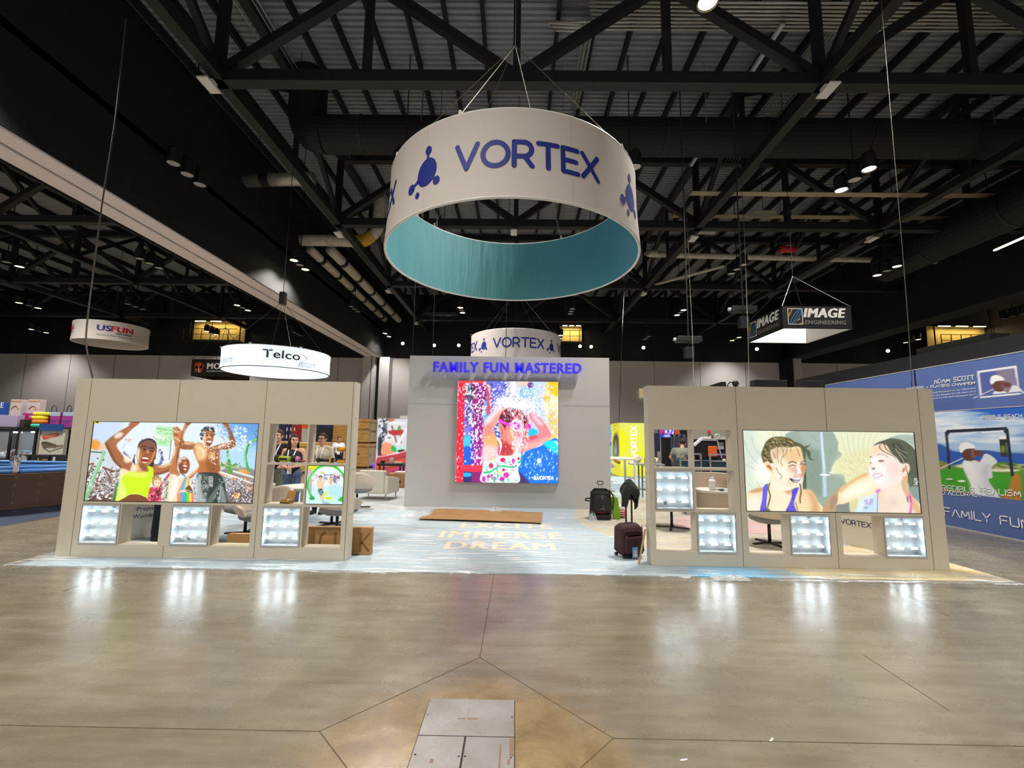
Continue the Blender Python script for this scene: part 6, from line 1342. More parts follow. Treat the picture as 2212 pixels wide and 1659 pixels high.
# small round lamps just under the back of the roof
M_bulb=mat('small_lamp_lit',(255,240,214),.3,emit=6,ecol=(255,236,205))
for k,(px,py) in enumerate(((1390,751),(938,746),(991,746),(1253,748),(870,742),(1277,749),(1918,758),(2032,758),(1635,754))):
    p=at(px,py,Y=43.5);t=thing('pendant_lamp','small glowing round lamp near the back wall, %s' % ['above the right wall start','left of the tower top','just left of the farther ring','just right of the farther ring','above the gap left of the tower','right of the farther ring, farther out','above the golf stand','far right above the golf stand','under the black square sign','low left of the tower'][k],'lamp',p,0,'small round lamps near the back wall')
    MB().ell((0,0,0),(.16,.16,.16),12,8).build('globe',M_bulb,t,smooth=True);MB().obox((0,0,.1),(0,0,6),.03,.03).build('stem',M_blacker,t)
# lit service catwalks far away
def catwalk(label,px0,px1,py,Y,h):
    a,b=at(px0,py,Y=Y),at(px1,py,Y=Y);W2=b.x - a.x;t=thing('service_catwalk',label,'catwalk',(a.x,Y,a.z))
    MB().box(0,W2,0,1.4,-.08,0).build('deck',M_black,t);mb=MB()
    for k in range(int(W2/.9)+1): mb.obox((k*.9,0,0),(k*.9,0,1.1),.05,.05)
    mb.obox((0,0,1.1),(W2,0,1.1),.05,.05);mb.obox((0,0,.55),(W2,0,.55),.04,.04);mb.build('railing',M_black,t)
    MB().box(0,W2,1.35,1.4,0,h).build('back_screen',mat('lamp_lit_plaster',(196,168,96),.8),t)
    mb=MB()
    for k in range(3): mb.obox((W2*(.1+.3*k),.7,h - .15),(W2*(.1+.3*k)+W2*.2,.7,h - .15),.08,.06)
    mb.build('tube_lamp',M_stripon,t);mb=MB()
    for x in (.1,W2 - .1): mb.obox((x,.7,0),(x,.7,16.38 - a.z),.08,.08)
    mb.build('hanger_post',M_black,t)
    ld=bpy.data.lights.new('catwalk_glow','AREA');ld.shape='RECTANGLE';ld.size=W2*.8;ld.size_y=.1;ld.energy=90;ld.color=(1,.8,.45);lo=bpy.data.objects.new('catwalk_glow',ld);COL.objects.link(lo);lo.location=(a.x+W2/2,Y+.7,a.z+h - .22)
catwalk('yellow-lit service catwalk under the roof left, above the orange-emblem box',395,510,733,43.3,2.2)
catwalk('yellow-lit service catwalk under the roof, right of the farther ring',1212,1262,737,43.3,1.9)
catwalk('yellow-lit service catwalk at the right, above the blue golf stand',2035,2165,748,40,2.2)
# cables hanging free in front
def cable(label,pts,r=.009,m=None):
    p0=Vector(pts[-1]);o=MB().tube(smooth_open([Vector(p) - p0 for p in pts],6),r,6).build('hanging_cable',m or M_blackpl,smooth=True);o.location=p0;tag(o,label,'cable')
cable('long dark cable dropping from the roof to the left wall top',[at(272,40,Y=7.4),at(250,250,Y=7.2),at(222,430,Y=6.9),at(200,600,Y=6.6),at(188,700,Y=6.4),at(187,750,Y=6.3),at(200,816,Y=6.28)],.011,mat('dark_tan_cable',(66,56,44),.5))
cable('thin dark cable dropping from the roof on the right',[at(1903,-10,Y=7.5),at(1925,250,Y=7.2),at(1948,520,Y=6.9),at(1962,700,Y=6.6),at(1970,836,Y=6.35)],.007,MATS['dark_tan_cable'])
cable('black cable hanging in the gap right of the tower',[at(1352,560,Z=16.38),at(1345,700,Y=19),at(1341,800,Y=19),at(1337,912,Y=20.6)],.014)
for k,(px,py,yb) in enumerate(((1490,610,834),(1610,560,834))):
    cable('thin grey rigging wire right of the ring, %s of two' % ('left' if k == 0 else 'right'),[at(px - 12,py - 200,Z=16.38),at(px - 6,py - 130,Y=14),at(px,py,Y=13),at(px+6,yb - 100,Y=12),at(px+8,yb+2,Y=11)],.008,M_cable)
for k,(px,py) in enumerate(((1605,670),(1487,735))):
    p=at(px,py,Y=12.6);t=thing('projector','small black projector hanging above the right wall, the %s one' % ('upper' if k == 0 else 'lower'),'projector',p)
    MB().box(-.45+.1,.35,-.15,.15,-.06,.1).build('projector_body',M_black,t,bevel=.02);MB().tube([(-.36,0,.02),(-.42,0,.02)],.05,12).build('lens',M_lensoff,t);MB().obox((0,0,.1),(0,0,12.3 - p.z),.03,.03).build('pole',M_black,t);MB().box(-.12,.12,-.1,.1,-.5,-.2).build('control_box',M_black,t);MB().obox((0,0,-.2),(0,0,-.06),.03,.03).build('drop_pole',M_black,t)
# ------------------------------------------------------------------ blue golf stand on the right
GX=8.825;GYR,GYL=5.6,13.2
M_gblue=(86,108,170)
def golfer(P,s,ox,oy,crop):      # white cap, white pullover, arms up; drawn at a scale
    P.crop(*crop);q=lambda pts: [(ox+a*s,oy+b*s) for a,b in pts]
    P.poly(q([(720,930),(780,920),(860,930),(900,870),(960,890),(1005,940),(960,980),(965,1070),(930,1100),(1050,1300),(810,1270),(780,1130),(715,990)]),(226,230,240),1,1)
    P.poly(q([(900,960),(960,980),(930,1100),(1040,1290),(980,1290),(880,1060)]),(196,202,218),.8,12*s);P.poly(q([(720,940),(800,960),(830,1100),(800,1200),(760,1080)]),(246,248,252),.8,12*s)
    P.poly(q([(700,850),(760,800),(806,820),(815,900),(790,930),(730,920)]),(98,62,56),1,2);P.poly(q([(785,840),(810,840),(815,895),(795,905)]),(150,104,92),.9,4)
    P.poly(q([(810,840),(880,850),(870,890),(815,880)]),(104,60,56),1,2);P.poly(q([(683,840),(690,790),(740,770),(800,790),(815,822),(740,830),(700,862)]),(244,246,250),1,1);P.line(q([(520,995),(715,905)]),8*s,(226,226,230))
    P.oval(ox+850*s,oy+932*s,12*s,8*s,(200,60,60))
t=thing('golf_stand_wall','tall blue printed stand wall with golf pictures, running away on the right','exhibition wall',(GX,9.4,0))
MB().box(GX,GX+.12,GYR,GYL,0,3.27).build('frame_body',mat('stand_back',(60,70,110),.7),t,world=True)
mb=MB();mb.box(GX - .012,GX+.14,GYR,GYL,3.27,3.29);mb.box(GX - .012,GX,GYR,GYL,2.325,2.34);mb.box(GX - .012,GX,GYR,GYL,0,.02)
mb.build('edge_profile',M_alu,t,world=True);MB().box(GX - .013,GX,9.855,9.885,2.3,3.28).build('panel_gap',M_blackpl,t,world=True)
CR=(1900,760,3.95)
P=Picture((GX - .006,9.86,3.265),(0,-4.26,0),(0,0,-.925),210,150,M_gblue);P.crop(*CR)
P.poly([(0,500),(470,505),(1240,470),(1240,400),(0,420)],(70,92,156),.5,30)
P.poly([(833,165),(1168,117),(1200,362),(860,395)],(236,238,246),1,0,False);P.poly([(853,180),(1150,140),(1180,345),(878,377)],(84,98,168),1,0,False);P.poly([(1000,160),(1150,140),(1180,345),(1040,360)],(140,132,156),.9,6,False)
golfer(P,.88,345,-480,CR)
P.poly([(840,374),(1210,338),(1240,470),(1240,900),(700,900)],M_gblue,1,0,False);P.line([(858,388),(1202,356)],14,(236,238,246))
P.build('upper_print',t,lit=False,rough=.6)
P=Picture((GX - .006,9.86,2.325),(0,-4.26,0),(0,0,-1.625),240,260,(120,170,226));P.crop(*CR)
P.poly([(400,500),(3200,200),(3200,640),(400,700)],(50,110,210),1,40);P.poly([(1100,860),(3200,860),(3200,1200),(1100,1000)],(44,92,184),1,20,False);P.poly([(1150,985),(3200,1120),(3200,2300),(1150,1330)],(84,150,50),1,8,False);P.poly([(430,500),(900,540),(760,700),(430,700)],(226,236,250),.9,40);P.poly([(700,600),(1240,540),(1240,700),(800,720)],(206,222,246),.8,40);P.poly([(480,760),(700,720),(1240,760),(1240,860),(500,830)],(190,212,240),.8,30);P.poly([(800,480),(1240,450),(1240,560),(900,560)],(36,96,200),.9,26)
P.dots(60,[(450,520),(1240,520),(1240,780),(450,800)],(14,40),[(236,242,252),(150,190,236)],0,.5,3)
P.poly([(480,800),(540,795),(640,850),(760,850),(900,840),(1060,860),(1240,880),(1240,990),(490,960)],(52,92,170),1,6);P.poly([(480,860),(1240,900),(1240,1000),(490,980)],(40,90,190),.9,14)
P.poly([(500,940),(620,970),(760,950),(1240,980),(1240,1330),(500,1270)],(84,150,50),1,6);P.poly([(500,935),(600,970),(520,1010)],(150,130,80),1,8);P.poly([(640,970),(760,955),(840,975),(700,990)],(232,220,200),1,4);P.poly([(950,990),(1180,1000),(1160,1020),(970,1020)],(240,234,220),1,4);P.poly([(1060,990),(1150,985),(1120,1005)],(240,234,220))
P.poly([(520,1010),(1130,1060),(1040,1230),(540,1200)],(64,160,40),1,4);P.poly([(1130,1060),(1200,1060),(1190,1300),(1060,1290),(540,1220),(545,1170),(1040,1230)],(190,128,50),1,2);P.oval(596,1088,30,9,(240,244,236)).oval(700,1102,34,9,(240,244,236));P.poly([(560,1088),(640,1095),(600,1105)],(30,70,30),.6,4);P.dots(60,[(600,970),(820,990),(1240,1000),(1240,960)],(5,14),[(50,90,40),(130,150,70),(190,190,150)],10,.9,2)
P.line([(575,680),(1085,655)],26,(34,40,62));P.line([(572,680),(600,1000)],22,(34,40,62));P.line([(1085,655),(1135,1060)],26,(34,40,62));P.poly([(570,690),(610,672),(580,720)],(34,40,62));P.poly([(1040,660),(1090,655),(1095,710)],(34,40,62));P.line([(870,690),(1060,675)],14,(230,236,244));P.poly([(1020,720),(1080,716),(1082,745),(1022,748)],(240,244,248),1,0,False);P.poly([(1022,748),(1082,745),(1096,893),(1036,893)],(40,52,48),1,0,False);P.oval(1055,830,16,34,(150,170,30),0,.9,5)
golfer(P,1.0,0,0,CR)
P.build('golf_print',t,lit=False,rough=.55)
P=Picture((GX - .006,9.86,.70),(0,-4.26,0),(0,0,-.68),60,20,(84,106,164));P.build('lower_print',t,lit=False,rough=.6)
P=Picture((GX - .006,GYL,3.265),(0,-(GYL - 9.88),0),(0,0,-3.2),30,30,M_gblue);P.build('far_print',t,lit=False,rough=.6)
M_pw=mat('white_print_letters',(240,242,248),.6)
def G(px,py):                   # place a line of lettering from its left baseline on the stand
    p=at(px,py,X=GX);return p.y,p.z
def gl(text,xa,ya,xb,yb,cap,wt,gap=.28):
    y0,z0=G(xa,ya);y1,z1=G(xb,yb);ls,W_=strokes(text,TK,gap);sx=(y0 - y1)/W_
    mb=MB();stroke_text(mb,text,TK,gap,wt,lambda a,b: (GX - .014,y0 - a*sx,z0+(z1 - z0)*a/W_+b*cap));mb.build('lettering',M_pw,t,world=True,fixn=False)
c=lambda x,y: (1900+x/3.95,760+y/3.95)
gl('ADAM SCOTT',*c(472,272),*c(812,232),.078,.2);gl('MASTERS & PLAYERS CHAMPION',*c(236,324),*c(820,274),.047,.22);gl('PEBBLE BEACH',*c(880,573),*c(1223,562),.062,.2);gl('INCREDIBLE REALISM',*c(440,1172),*c(1212,1235),.1,.17);gl('AND ACCURACY',*c(470,1212),*c(880,1238),.068,.17)
gl('FAMILY FUN',*c(560,1390),*c(1300,1515),.15,.13)
for k,(s,xa) in enumerate((('I own the HD Golf Simulator in my office and',300),('we all use it, but the people on my team and',300),('they love to experience HD Golf Simulator fun."',300))):
    y0,z0=G(*c(xa,368+k*28 - 8));y1,z1=G(*c(826,318+k*27));mb=MB();font_add(mb,s,lambda a,b,cc: (GX - .014,y0 - a,z1+b),width=y0 - y1,height=.036,bold=.004);mb.build('lettering',M_pw,t,world=True,fixn=False)
t=thing('simulator_canopy','long black boxed canopy over the blue golf stand','canopy',(10.5,9.8,3.3))
MB().box(-1.6,3.0,-4.0,4.4,0,.32).build('canopy_box',M_blacker,t);MB().box(-1.3,-.9,-1.2,.4,.32,.52).build('projector_case',M_black,t)
for sy in (-3.8,4.2):
    for sx in (-1.35,2.8): MB().obox((sx,sy,-3.3),(sx,sy,0),.12,.12).build('post',M_blacker,t)

# ------------------------------------------------------------------ swim-spa stand on the left
M_brown=mat('brown_cladding',(70,50,38),.6,bump=(50,.15,(1,1,1)));M_bluev=mat('blue_vinyl',(56,110,178),.4);M_riv=mat('rivet',(196,180,150),.4,.6)
t=thing('swim_spa','long brown clad pool tub with blue rim, cut off at the left edge','pool tub',(-11.3,10.2,0))
out=[(-9.93,8.93),(-9.42,10.3),(-10.0,10.75),(-13.2,10.9),(-13.6,9.2),(-10.6,8.55)]
mb=MB();mb.prism(out,lambda a,b: (a,b,.12),lambda a,b: (a,b,.82));mb.build('cladding',M_brown,t,world=True,bevel=.01)
mb=MB();mb.prism([(-9.9,8.97),(-9.47,10.27),(-10.03,10.7),(-13.1,10.85),(-13.5,9.25),(-10.6,8.62)],lambda a,b: (a,b,0),lambda a,b: (a,b,.12));mb.build('plinth',mat('plinth_blue_black',(34,40,56),.7),t,world=True)
for k,(r,z) in enumerate(((.05,.86),(.045,.93))):
    pts=[Vector((a+(.1+.06*k)*(1 if a<-11.5 else -1),b+(.1 if b<9.5 else -.1),z)) for a,b in out];MB().tube(pts,r,12,closed=True).build('rim_roll',M_bluev,t,smooth=True,world=True)
mb=MB()
for (a,b) in ((out[0],out[1]),(out[5],out[0])):
    A=Vector((*a,0));B=Vector((*b,0));d=(B - A).normalized();n=Vector((d.y,-d.x,0));L_=(B - A).length
    for z in (.25,.42,.6,.75):
        for s in (.05,.42,.8,1.2,1.6):
            if s<L_: mb.ell(A+d*s+n*.002+Vector((0,0,z)),(.008,.008,.008),8,6)
mb.build('rivet',M_riv,t,world=True)
t=thing('pool_handrail','bent chrome handrail on the rim of the brown pool tub','handrail',at(33,1022,Y=9.02));p0=Vector(t.location);p0.z=.83;t.location=p0
MB().tube(smooth_open([(.0,0,.0),(.0,0,.22),(-.03,.02,.29)],4),.05,12).build('post',M_chrome,t,smooth=True);MB().tube(smooth_open([(-.18,.1,0),(-.2,.08,.22),(-.12,.02,.32),(0,0,.34),(.06,0,.3),(.05,0,.24)],5),.026,10).build('rail',M_chrome,t,smooth=True)
# blue tarpaulin step and dark mat
o=MB().add([(-9.0,8.1,.003),(-9.15,10.9,.003),(-14,13.5,.003),(-14,7.2,.003)],[(0,1,2,3)]).build('floor_mat',mat('navy_mat',(46,56,78),.95));tag(o,'dark blue mat under the brown pool tub','mat')
# prize cabinets behind it
M_cab=mat('cabinet_black',(24,23,26),.45);M_glassn=mat('cabinet_glass',(200,214,224),.05,alpha=.18)
def px_box(px0,py0,px1,py1,Y):
    a,b=at(px0,py1,Y=Y),at(px1,py0,Y=Y);return a.x,b.x,a.z,b.z
M_prizes=[mat('prize_%d' % k,c,.6) for k,c in enumerate(((226,190,196),(214,214,226),(190,150,110),(236,228,210),(120,160,210)))]
M_cablamp=mat('cabinet_lamp',(226,240,255),.4,emit=16,ecol=(214,234,255))
def prize_cabinet(label,px0,px1,Y):
    x0,x1,z0,z1=px_box(px0,926,px1,1000,Y);t=thing('prize_cabinet',label,'crane game',((x0+x1)/2,Y,0),0,'glass prize cabinets at the left');w=(x1 - x0)/2
    MB().box(-w,w,0,.8,0,z0+.14).build('base',M_cab,t,bevel=.01);MB().box(-w,w,0,.8,z1 - .08,z1).build('top',M_cab,t)
    for sx in (-1,1): MB().box(sx*w - .05 if sx>0 else -w,w if sx>0 else -w+.05,0,.06,z0+.14,z1 - .08).build('corner_post',M_cab,t)
    MB().box(-w,w,.74,.8,z0+.14,z1 - .08).build('back_panel',mat('cabinet_back',(120,128,140),.5),t);MB().box(-w+.05,w - .05,.01,.016,z0+.14,z1 - .08).build('glass_front',M_glassn,t)
    MB().box(-w+.06,w - .06,.3,.36,z1 - .12,z1 - .085).build('tube_lamp',M_cablamp,t);r=np.random.RandomState(abs(int(px0)))
    for k in range(5):
        mb=MB()
        for q in range(6): mb.ell((r.uniform(-w+.12,w - .12),r.uniform(.1,.6),z0+.18+r.uniform(0,.14)),(r.uniform(.05,.1),r.uniform(.05,.1),r.uniform(.05,.09)),10,7)
        o=mb.build('soft_prizes',M_prizes[k],t,smooth=True);o['kind']='stuff'
    return t
prize_cabinet('lit glass prize cabinet cut by the left picture edge, behind the pool tub',-18,25,13.2);prize_cabinet('lit glass prize cabinet left of the framed lounger poster',29,80,13.2)
x0,x1,z0,z1=px_box(82,931,144,981,13.15);t=thing('framed_poster','pale framed poster of a folding lounger, standing behind the pool tub','poster',((x0+x1)/2,13.15,z0))
P=Picture((x0,13.148,z1),(x1 - x0,0,0),(0,0,-(z1 - z0)),60,50,(214,212,196));P.crop(0,860,5.925)
P.poly([(537,485),(745,445),(755,490),(560,535)],(206,84,50),1,0,False);P.line([(570,500),(730,465)],8,(250,220,210),.8);P.line([(620,512),(690,497)],8,(250,220,210),.8)
P.poly([(535,565),(600,560),(720,600),(805,600),(760,625),(570,640),(540,610)],(120,104,84));
for a,b in (((540,570),(660,600)),((570,640),(630,685)),((630,685),(800,630)),((800,600),(795,640)),((570,620),(570,660)),((700,620),(700,650)),((540,565),(600,560)),((600,562),(720,600))): P.line([a,b],9,(40,36,34))
P.build('print',t,lit=False);mb=MB()
for a,b,cc,d in ((x0 - .04,x0,z0 - .04,z1+.04),(x1,x1+.04,z0 - .04,z1+.04),(x0,x1,z0 - .04,z0),(x0,x1,z1,z1+.04)): mb.box(a,b,13.12,13.18,cc,d)
mb.build('frame',mat('grey_frame',(150,140,132),.5),t,world=True);MB().box(x0,x1,13.15,13.18,z0,z1).build('backing',M_cab,t,world=True)
MB().box(x0+.1,x1 - .1,13.18,13.4,0,z0).build('stand',M_cab,t,world=True)
for px0,px1,lab in ((79,84,'left of the framed lounger poster'),(141,155,'right of the framed lounger poster')):
    x0,x1,z0,z1=px_box(px0,912,px1,995,13.3);t=thing('token_tower','tall dark rack with dotted columns, '+lab,'rack',((x0+x1)/2,13.3,0),0,'dotted racks by the poster');MB().box(x0,x1,13.3,13.6,0,min(z1,at(60,925,Y=13.2).z - .03)).build('rack_body',M_cab,t,world=True);mb=MB()
    n=max(1,int((x1 - x0)/.11))
    for i in range(n):
        for k in range(14): mb.ell((x0+(i+.5)*(x1 - x0)/n,13.295,z0+.25+k*.06),(.03,.012,.014),8,6)
    o=mb.build('token',M_chrome,t,world=True);o['kind']='stuff'
# dark counter with cartons behind the tub
x0,x1,z0,z1=px_box(-20,980,148,1004,12.95);t=thing('display_shelf','dark shelf behind the pool tub carrying small cartons','shelf',((x0+x1)/2,12.95,0));MB().box(x0,x1,12.9,13.1,0,z0+.02).build('shelf_body',M_cab,t,world=True)
for k,(a,b,c1,c2,col,lab,mk) in enumerate(((36,62,982,1000,(40,44,48),'dark drum-faced carton on the shelf behind the pool handrail',(170,176,180)),(65,106,983,1000,(28,30,36),'black carton with a yellow mark on the shelf behind the tub',(214,170,40)),(108,144,983,1000,(36,38,42),'black carton with a white label, nearest the left wall edge',(220,220,226)))):
    x0,x1,zz0,zz1=px_box(a,c1,b,c2,12.93);zz0=z0+.02;t=thing('carton',lab,'box',((x0+x1)/2,12.93,zz0),0,'cartons behind the pool tub');w=(x1 - x0)/2;h=zz1 - zz0
    MB().box(-w,w,0,.14,0,h).build('box_body',mat('carton_%d' % k,col,.5),t,bevel=.005);mb=MB()
    if k == 0: mb.tube([(0,-.004,h*.5),(0,.0,h*.5)],h*.42,20)
    elif k == 1: mb.box(-w*.55,-w*.1,-.003,0,h*.3,h*.4);mb.box(-w*.2,-w*.1,-.003,0,h*.3,h*.7);mb.box(w*.3,w*.9,-.003,0,h*.5,h*.58)
    else: mb.box(-w*.7,-w*.4,-.003,0,h*.3,h*.8)
    mb.build('printed_mark',mat('carton_mark_%d' % k,mk,.5),t)
# goods on top of the cabinets
x0,x1,z0,z1=px_box(-20,918,158,926,13.2);zt_=at(60,925,Y=13.2).z;t=thing('top_shelf','thin dark shelf over the prize cabinets','shelf',((x0+x1)/2,13.2,zt_));MB().box(x0,x1,13.15,14.0,zt_,zt_+.03).build('board',M_cab,t,world=True)
for sx in (x0+.05,x1 - .05): MB().box(sx - .03,sx+.03,13.9,13.96,0,zt_).build('post',M_cab,t,world=True)
zt_ += .03
def goods(name,lab,cat,px0,py0,px1,Y,col,depth=.25,group=None,emit=0):
    x0,x1,_,z1=px_box(px0,py0,px1,930,Y);t=thing(name,lab,cat,((x0+x1)/2,Y,zt_),0,group);w=(x1 - x0)/2;h=z1 - zt_;MB().box(-w,w,0,depth,0,h).build('body',mat('goods_%d_%d_%d' % col,col,.6,emit=emit),t,bevel=.008);return t,w,h
for k,(a,b,lab) in enumerate(((14,48,'white carton with an arch logo and patterned bands, left one of the pair'),(52,87,'white carton with an arch logo and patterned bands, right one of the pair'))):
    t,w,h=goods('gift_carton',lab,'box',a,863,b,13.75,(206,196,200),.2,'white gift cartons');mb=MB()
    for zz in ((h*.9,h) if k else (h*.9,h),(h*.36,h*.46)):
        for i in range(10): mb.add([(-w+2*w*i/10,-.003,zz[0]),(-w+2*w*(i+.5)/10,-.003,zz[1]),(-w+2*w*(i+1)/10,-.003,zz[0])],[(0,1,2)])
    mb.build('patterned_band',mat('gold_band',(196,140,80),.5),t,fixn=False);mb=MB();A_=[(.1*math.cos(math.radians(a)),.62*h+.13*math.sin(math.radians(a))) for a in range(0,181,12)]
    for p,q in zip(A_[:-1],A_[1:]): mb.obox((p[0],-.003,p[1]),(q[0],-.003,q[1]),.002,.05,up=(0,1,.1))
    mb.box(-w*.8,-.12,-.003,-.001,.63*h,.68*h);mb.box(.12,w*.8,-.003,-.001,.63*h,.68*h);mb.build('arch_logo',MATS['gold_band'],t,fixn=False)
t,w,h=goods('wide_carton','magenta carton with white lettering behind the yellow stack','box',44,893,92,13.55,(176,26,120),.15);mb=MB();font_add(mb,'NEW',lambda a,b,c: (w - .4+a,-.003,h - .13+b),height=.06,bold=.014);mb.build('lettering',M_pw,t,fixn=False)
t,w,h=goods('blue_carton','blue banner carton with white letters at the left picture edge','sign',-20,869,14,13.8,(34,84,176),.1);mb=MB();font_add(mb,'XTRE',lambda a,b,c: (w - .62+a,-.003,h*.78+b),height=.16,bold=.014);mb.build('lettering',M_pw,t,fixn=False)
goods('lilac_carton','pale lilac carton at the left edge on the top shelf','box',-6,897,39,13.3,(176,168,206),.2);goods('toy_box','small dark toy box with a window on the top shelf','box',40,906,54,13.25,(56,50,44),.2)
for k in range(4):
    x0,x1,_,_=px_box(56,900,82,930,13.25);o=MB().lathe([(.02,0),(.16,.01),(.18,.06),(.16,.1),(.02,.115)],(0,0,0),20).build('foam_ring',mat(('teal_foam','orange_foam','yellow_foam','yellow_foam')[k],((60,200,170),(232,140,40),(244,226,40),(244,226,40))[k],.6,emit=.15),smooth=True);o.location=((x0+x1)/2+.02*(k % 2),13.45,zt_+.118*k);tag(o,'%s glossy foam ring in the stack on the top shelf' % ('teal bottom','orange','lower yellow','topmost yellow')[k],'foam toy','foam ring stack')
for k,(a,b,lab) in enumerate(((94,130,'purple gift bag with loop handles on the top shelf, left one'),(130,160,'purple gift bag with loop handles on the top shelf, right one'))):
    x0,x1,_,z1=px_box(a,890,b,930,13.6);w=(x1 - x0)/2;h=z1 - zt_;t=thing('gift_bag',lab,'bag',((x0+x1)/2,13.6,zt_),0,'purple gift bags')
    MB().add([(-w,0,0),(w,0,0),(w,.16,0),(-w,.16,0),(-w,.02,h),(w,.02,h),(w,.14,h),(-w,.14,h)],[(0,3,2,1),(0,1,5,4),(1,2,6,5),(2,3,7,6),(3,0,4,7),(4,5,6,7)]).build('bag_body',mat('purple_bag',(104,60,146),.5,mottle=((190,60,150),2.5,(1,1,3))),t)
    MB().tube(smooth_open([(-w*.4,.02,h),(-w*.3,.02,h+.14),(0,.02,h+.2),(w*.3,.02,h+.14),(w*.4,.02,h)],5),.012,6).build('loop_handle',mat('dark_cord',(60,50,76),.7),t,smooth=True);MB().box(-w,w,.015,.02,h*.75,h).build('sky_band',mat('sky_band',(170,196,224),.5),t)
x0,x1,_,_=px_box(86,914,136,924,13.1);o=MB().box(x0,x1,13.08,13.14,zt_ - .1,zt_+.1).build('shelf_banner',mat('blue_banner',(30,76,150),.5));tag(o,'blue banner strip below the purple gift bags','sign')

# ------------------------------------------------------------------ shipping crates
M_ply=mat('plywood',(206,164,96),.7,mottle=((178,132,66),2.2,(1,1,5)));M_plyg=mat('weathered_plywood',(186,162,134),.75,mottle=((158,134,108),3,(1,1,.3)));M_sten=mat('stencil_ink',(40,34,28),.8)
def crate(lab,x0,x1,y0,y1,z0,z1,text,group='wooden shipping crates'):
    t=thing('shipping_crate',lab,'crate',((x0+x1)/2,y0,z0),0,group);w=(x1 - x0)/2;d=y1 - y0;h=z1 - z0
    MB().box(-w,w,0,d,.09,h).build('crate_box',[M_ply],t);MB().box(w,w+.012,.0,d,.09,h).build('side_panel',M_plyg,t)
    mb=MB();mb.box(-w - .02,w+.02,-.025,0,h - .16,h);mb.box(-w - .02,w+.02,-.025,0,.09,.2);mb.build('front_batten',M_ply,t);mb=MB();mb.box(w+.012,w+.035,0,d,h - .16,h);mb.box(w+.012,w+.035,0,d,.09,.2);mb.build('side_batten',M_plyg,t)
    for k in range(3): MB().box(-w,w,d*(.05+.4*k),d*(.05+.4*k)+.15,0,.09).build('skid',M_ply,t)
    mb=MB();font_add(mb,text[0],lambda a,b,c: (w - .12 - .5+a,-.005,h*.52+b),height=.13,bold=.014);font_add(mb,text[1],lambda a,b,c: (w+.016,d*.1+a,h*.45+b),height=.14,bold=.014);mb.build('stencil',M_sten,t,fixn=False)
cX1,cX0=-7.68,-9.55
crate('large plywood crate on the floor beyond the left wall end',cX0,cX1,23.5,26.6,0,1.27,('I94','UP'));crate('large plywood crate stacked on top of another beyond the left wall end',cX0,cX1,23.5,26.6,1.27,2.56,('BOARDS','UB8  UB8'))
crate('low plywood crate standing behind the woman with glasses',-10.1,-8.2,19.8,21.6,0,1.33,('GOLD','B'));crate('low plywood crate standing behind the long-haired woman',-12.3,-10.4,20.2,22,0,1.36,('U B','8'))
o=MB().box(-9.2,-7.9,20.3,21.2,1.33,1.36).build('loose_lid',M_plyg);tag(o,'loose grey plywood lid on the low crate','board')
# sign boards and screens of far stands seen over the crates
def board(name,lab,cat,px0,py0,px1,py1,Y,m,legs=True,depth=.12,group=None):
    x0,x1,z0,z1=px_box(px0,py0,px1,py1,Y);t=thing(name,lab,cat,((x0+x1)/2,Y,0),0,group);MB().box(x0,x1,Y,Y+depth,z0,z1).build('board',m,t,world=True)
    if legs and z0>.02: MB().box(x0+.1,x1 - .1,Y+.02,Y+depth,0,z0).build('stand',M_cab,t,world=True)
    return t,x0,x1,z0,z1
M_navyb=mat('navy_board',(36,40,74),.6);M_redb=mat('red_board',(172,38,38),.6);M_orb=mat('orange_board',(226,100,40),.6)
t,x0,x1,z0,z1=board('stand_board','navy stand board with white ticks behind the man in black','exhibition wall',598,905,630,985,26,M_navyb);mb=MB()
for i in range(4):
    for k in range(3): mb.box(x0+.1+.22*k+.35,x0+.16+.22*k+.35,25.985,26,z1 - .7 - .42*i,z1 - .5 - .42*i)
mb.build('white_tick',M_pw,t,world=True)
t,x0,x1,z0,z1=board('stand_board','red stand board with orange edge behind the long-haired woman','exhibition wall',628,918,655,975,27,M_redb);MB().box(x1 - .05,x1+.3,26.95,27.05,z0,z1+.5).build('orange_edge',M_orb,t,world=True)
t,x0,x1,z0,z1=board('stand_fascia','grey stand fascia with the dark letters TOOL, above the red board','sign',632,905,668,926,30,mat('grey_fascia',(150,140,134),.7));mb=MB();font_add(mb,'TOOL',lambda a,b,c: (x0+.3+a,29.98,z0+.12+b),height=.42,bold=.014);mb.build('lettering',M_ink,t,world=True,fixn=False)
t,x0,x1,z0,z1=board('stand_fascia','navy stand fascia with white lettering behind the woman with glasses','sign',684,903,744,925,32,M_navyb);mb=MB();font_add(mb,'Telco',lambda a,b,c: (x0+.25+a,31.98,z0+.25+b),height=.32,bold=.014);mb.build('lettering',M_pw,t,world=True,fixn=False)
board('dark_screen','large dark screen behind the woman with glasses','screen',682,926,724,956,30,mat('screen_off',(26,26,30),.2),depth=.2)
t,x0,x1,z0,z1=board('glowing_board','bright white and magenta lit panel right of the dark screen','lit panel',721,925,746,960,31,mat('lit_white_panel',(236,240,248),.5,emit=.7));MB().box(x0+.05,x0+.5,30.97,31,z0,z0+.7).build('magenta_block',mat('magenta_block',(190,60,170),.5,emit=.3),t,world=True);MB().box(x0+.6,x1,30.97,31,z0,z0+.75).build('mint_block',mat('mint_block',(120,214,200),.5,emit=.3),t,world=True)
board('red_kiosk','red and white kiosk just right of the man in black','kiosk',650,926,664,966,24,mat('kiosk_white',(214,216,226),.5))

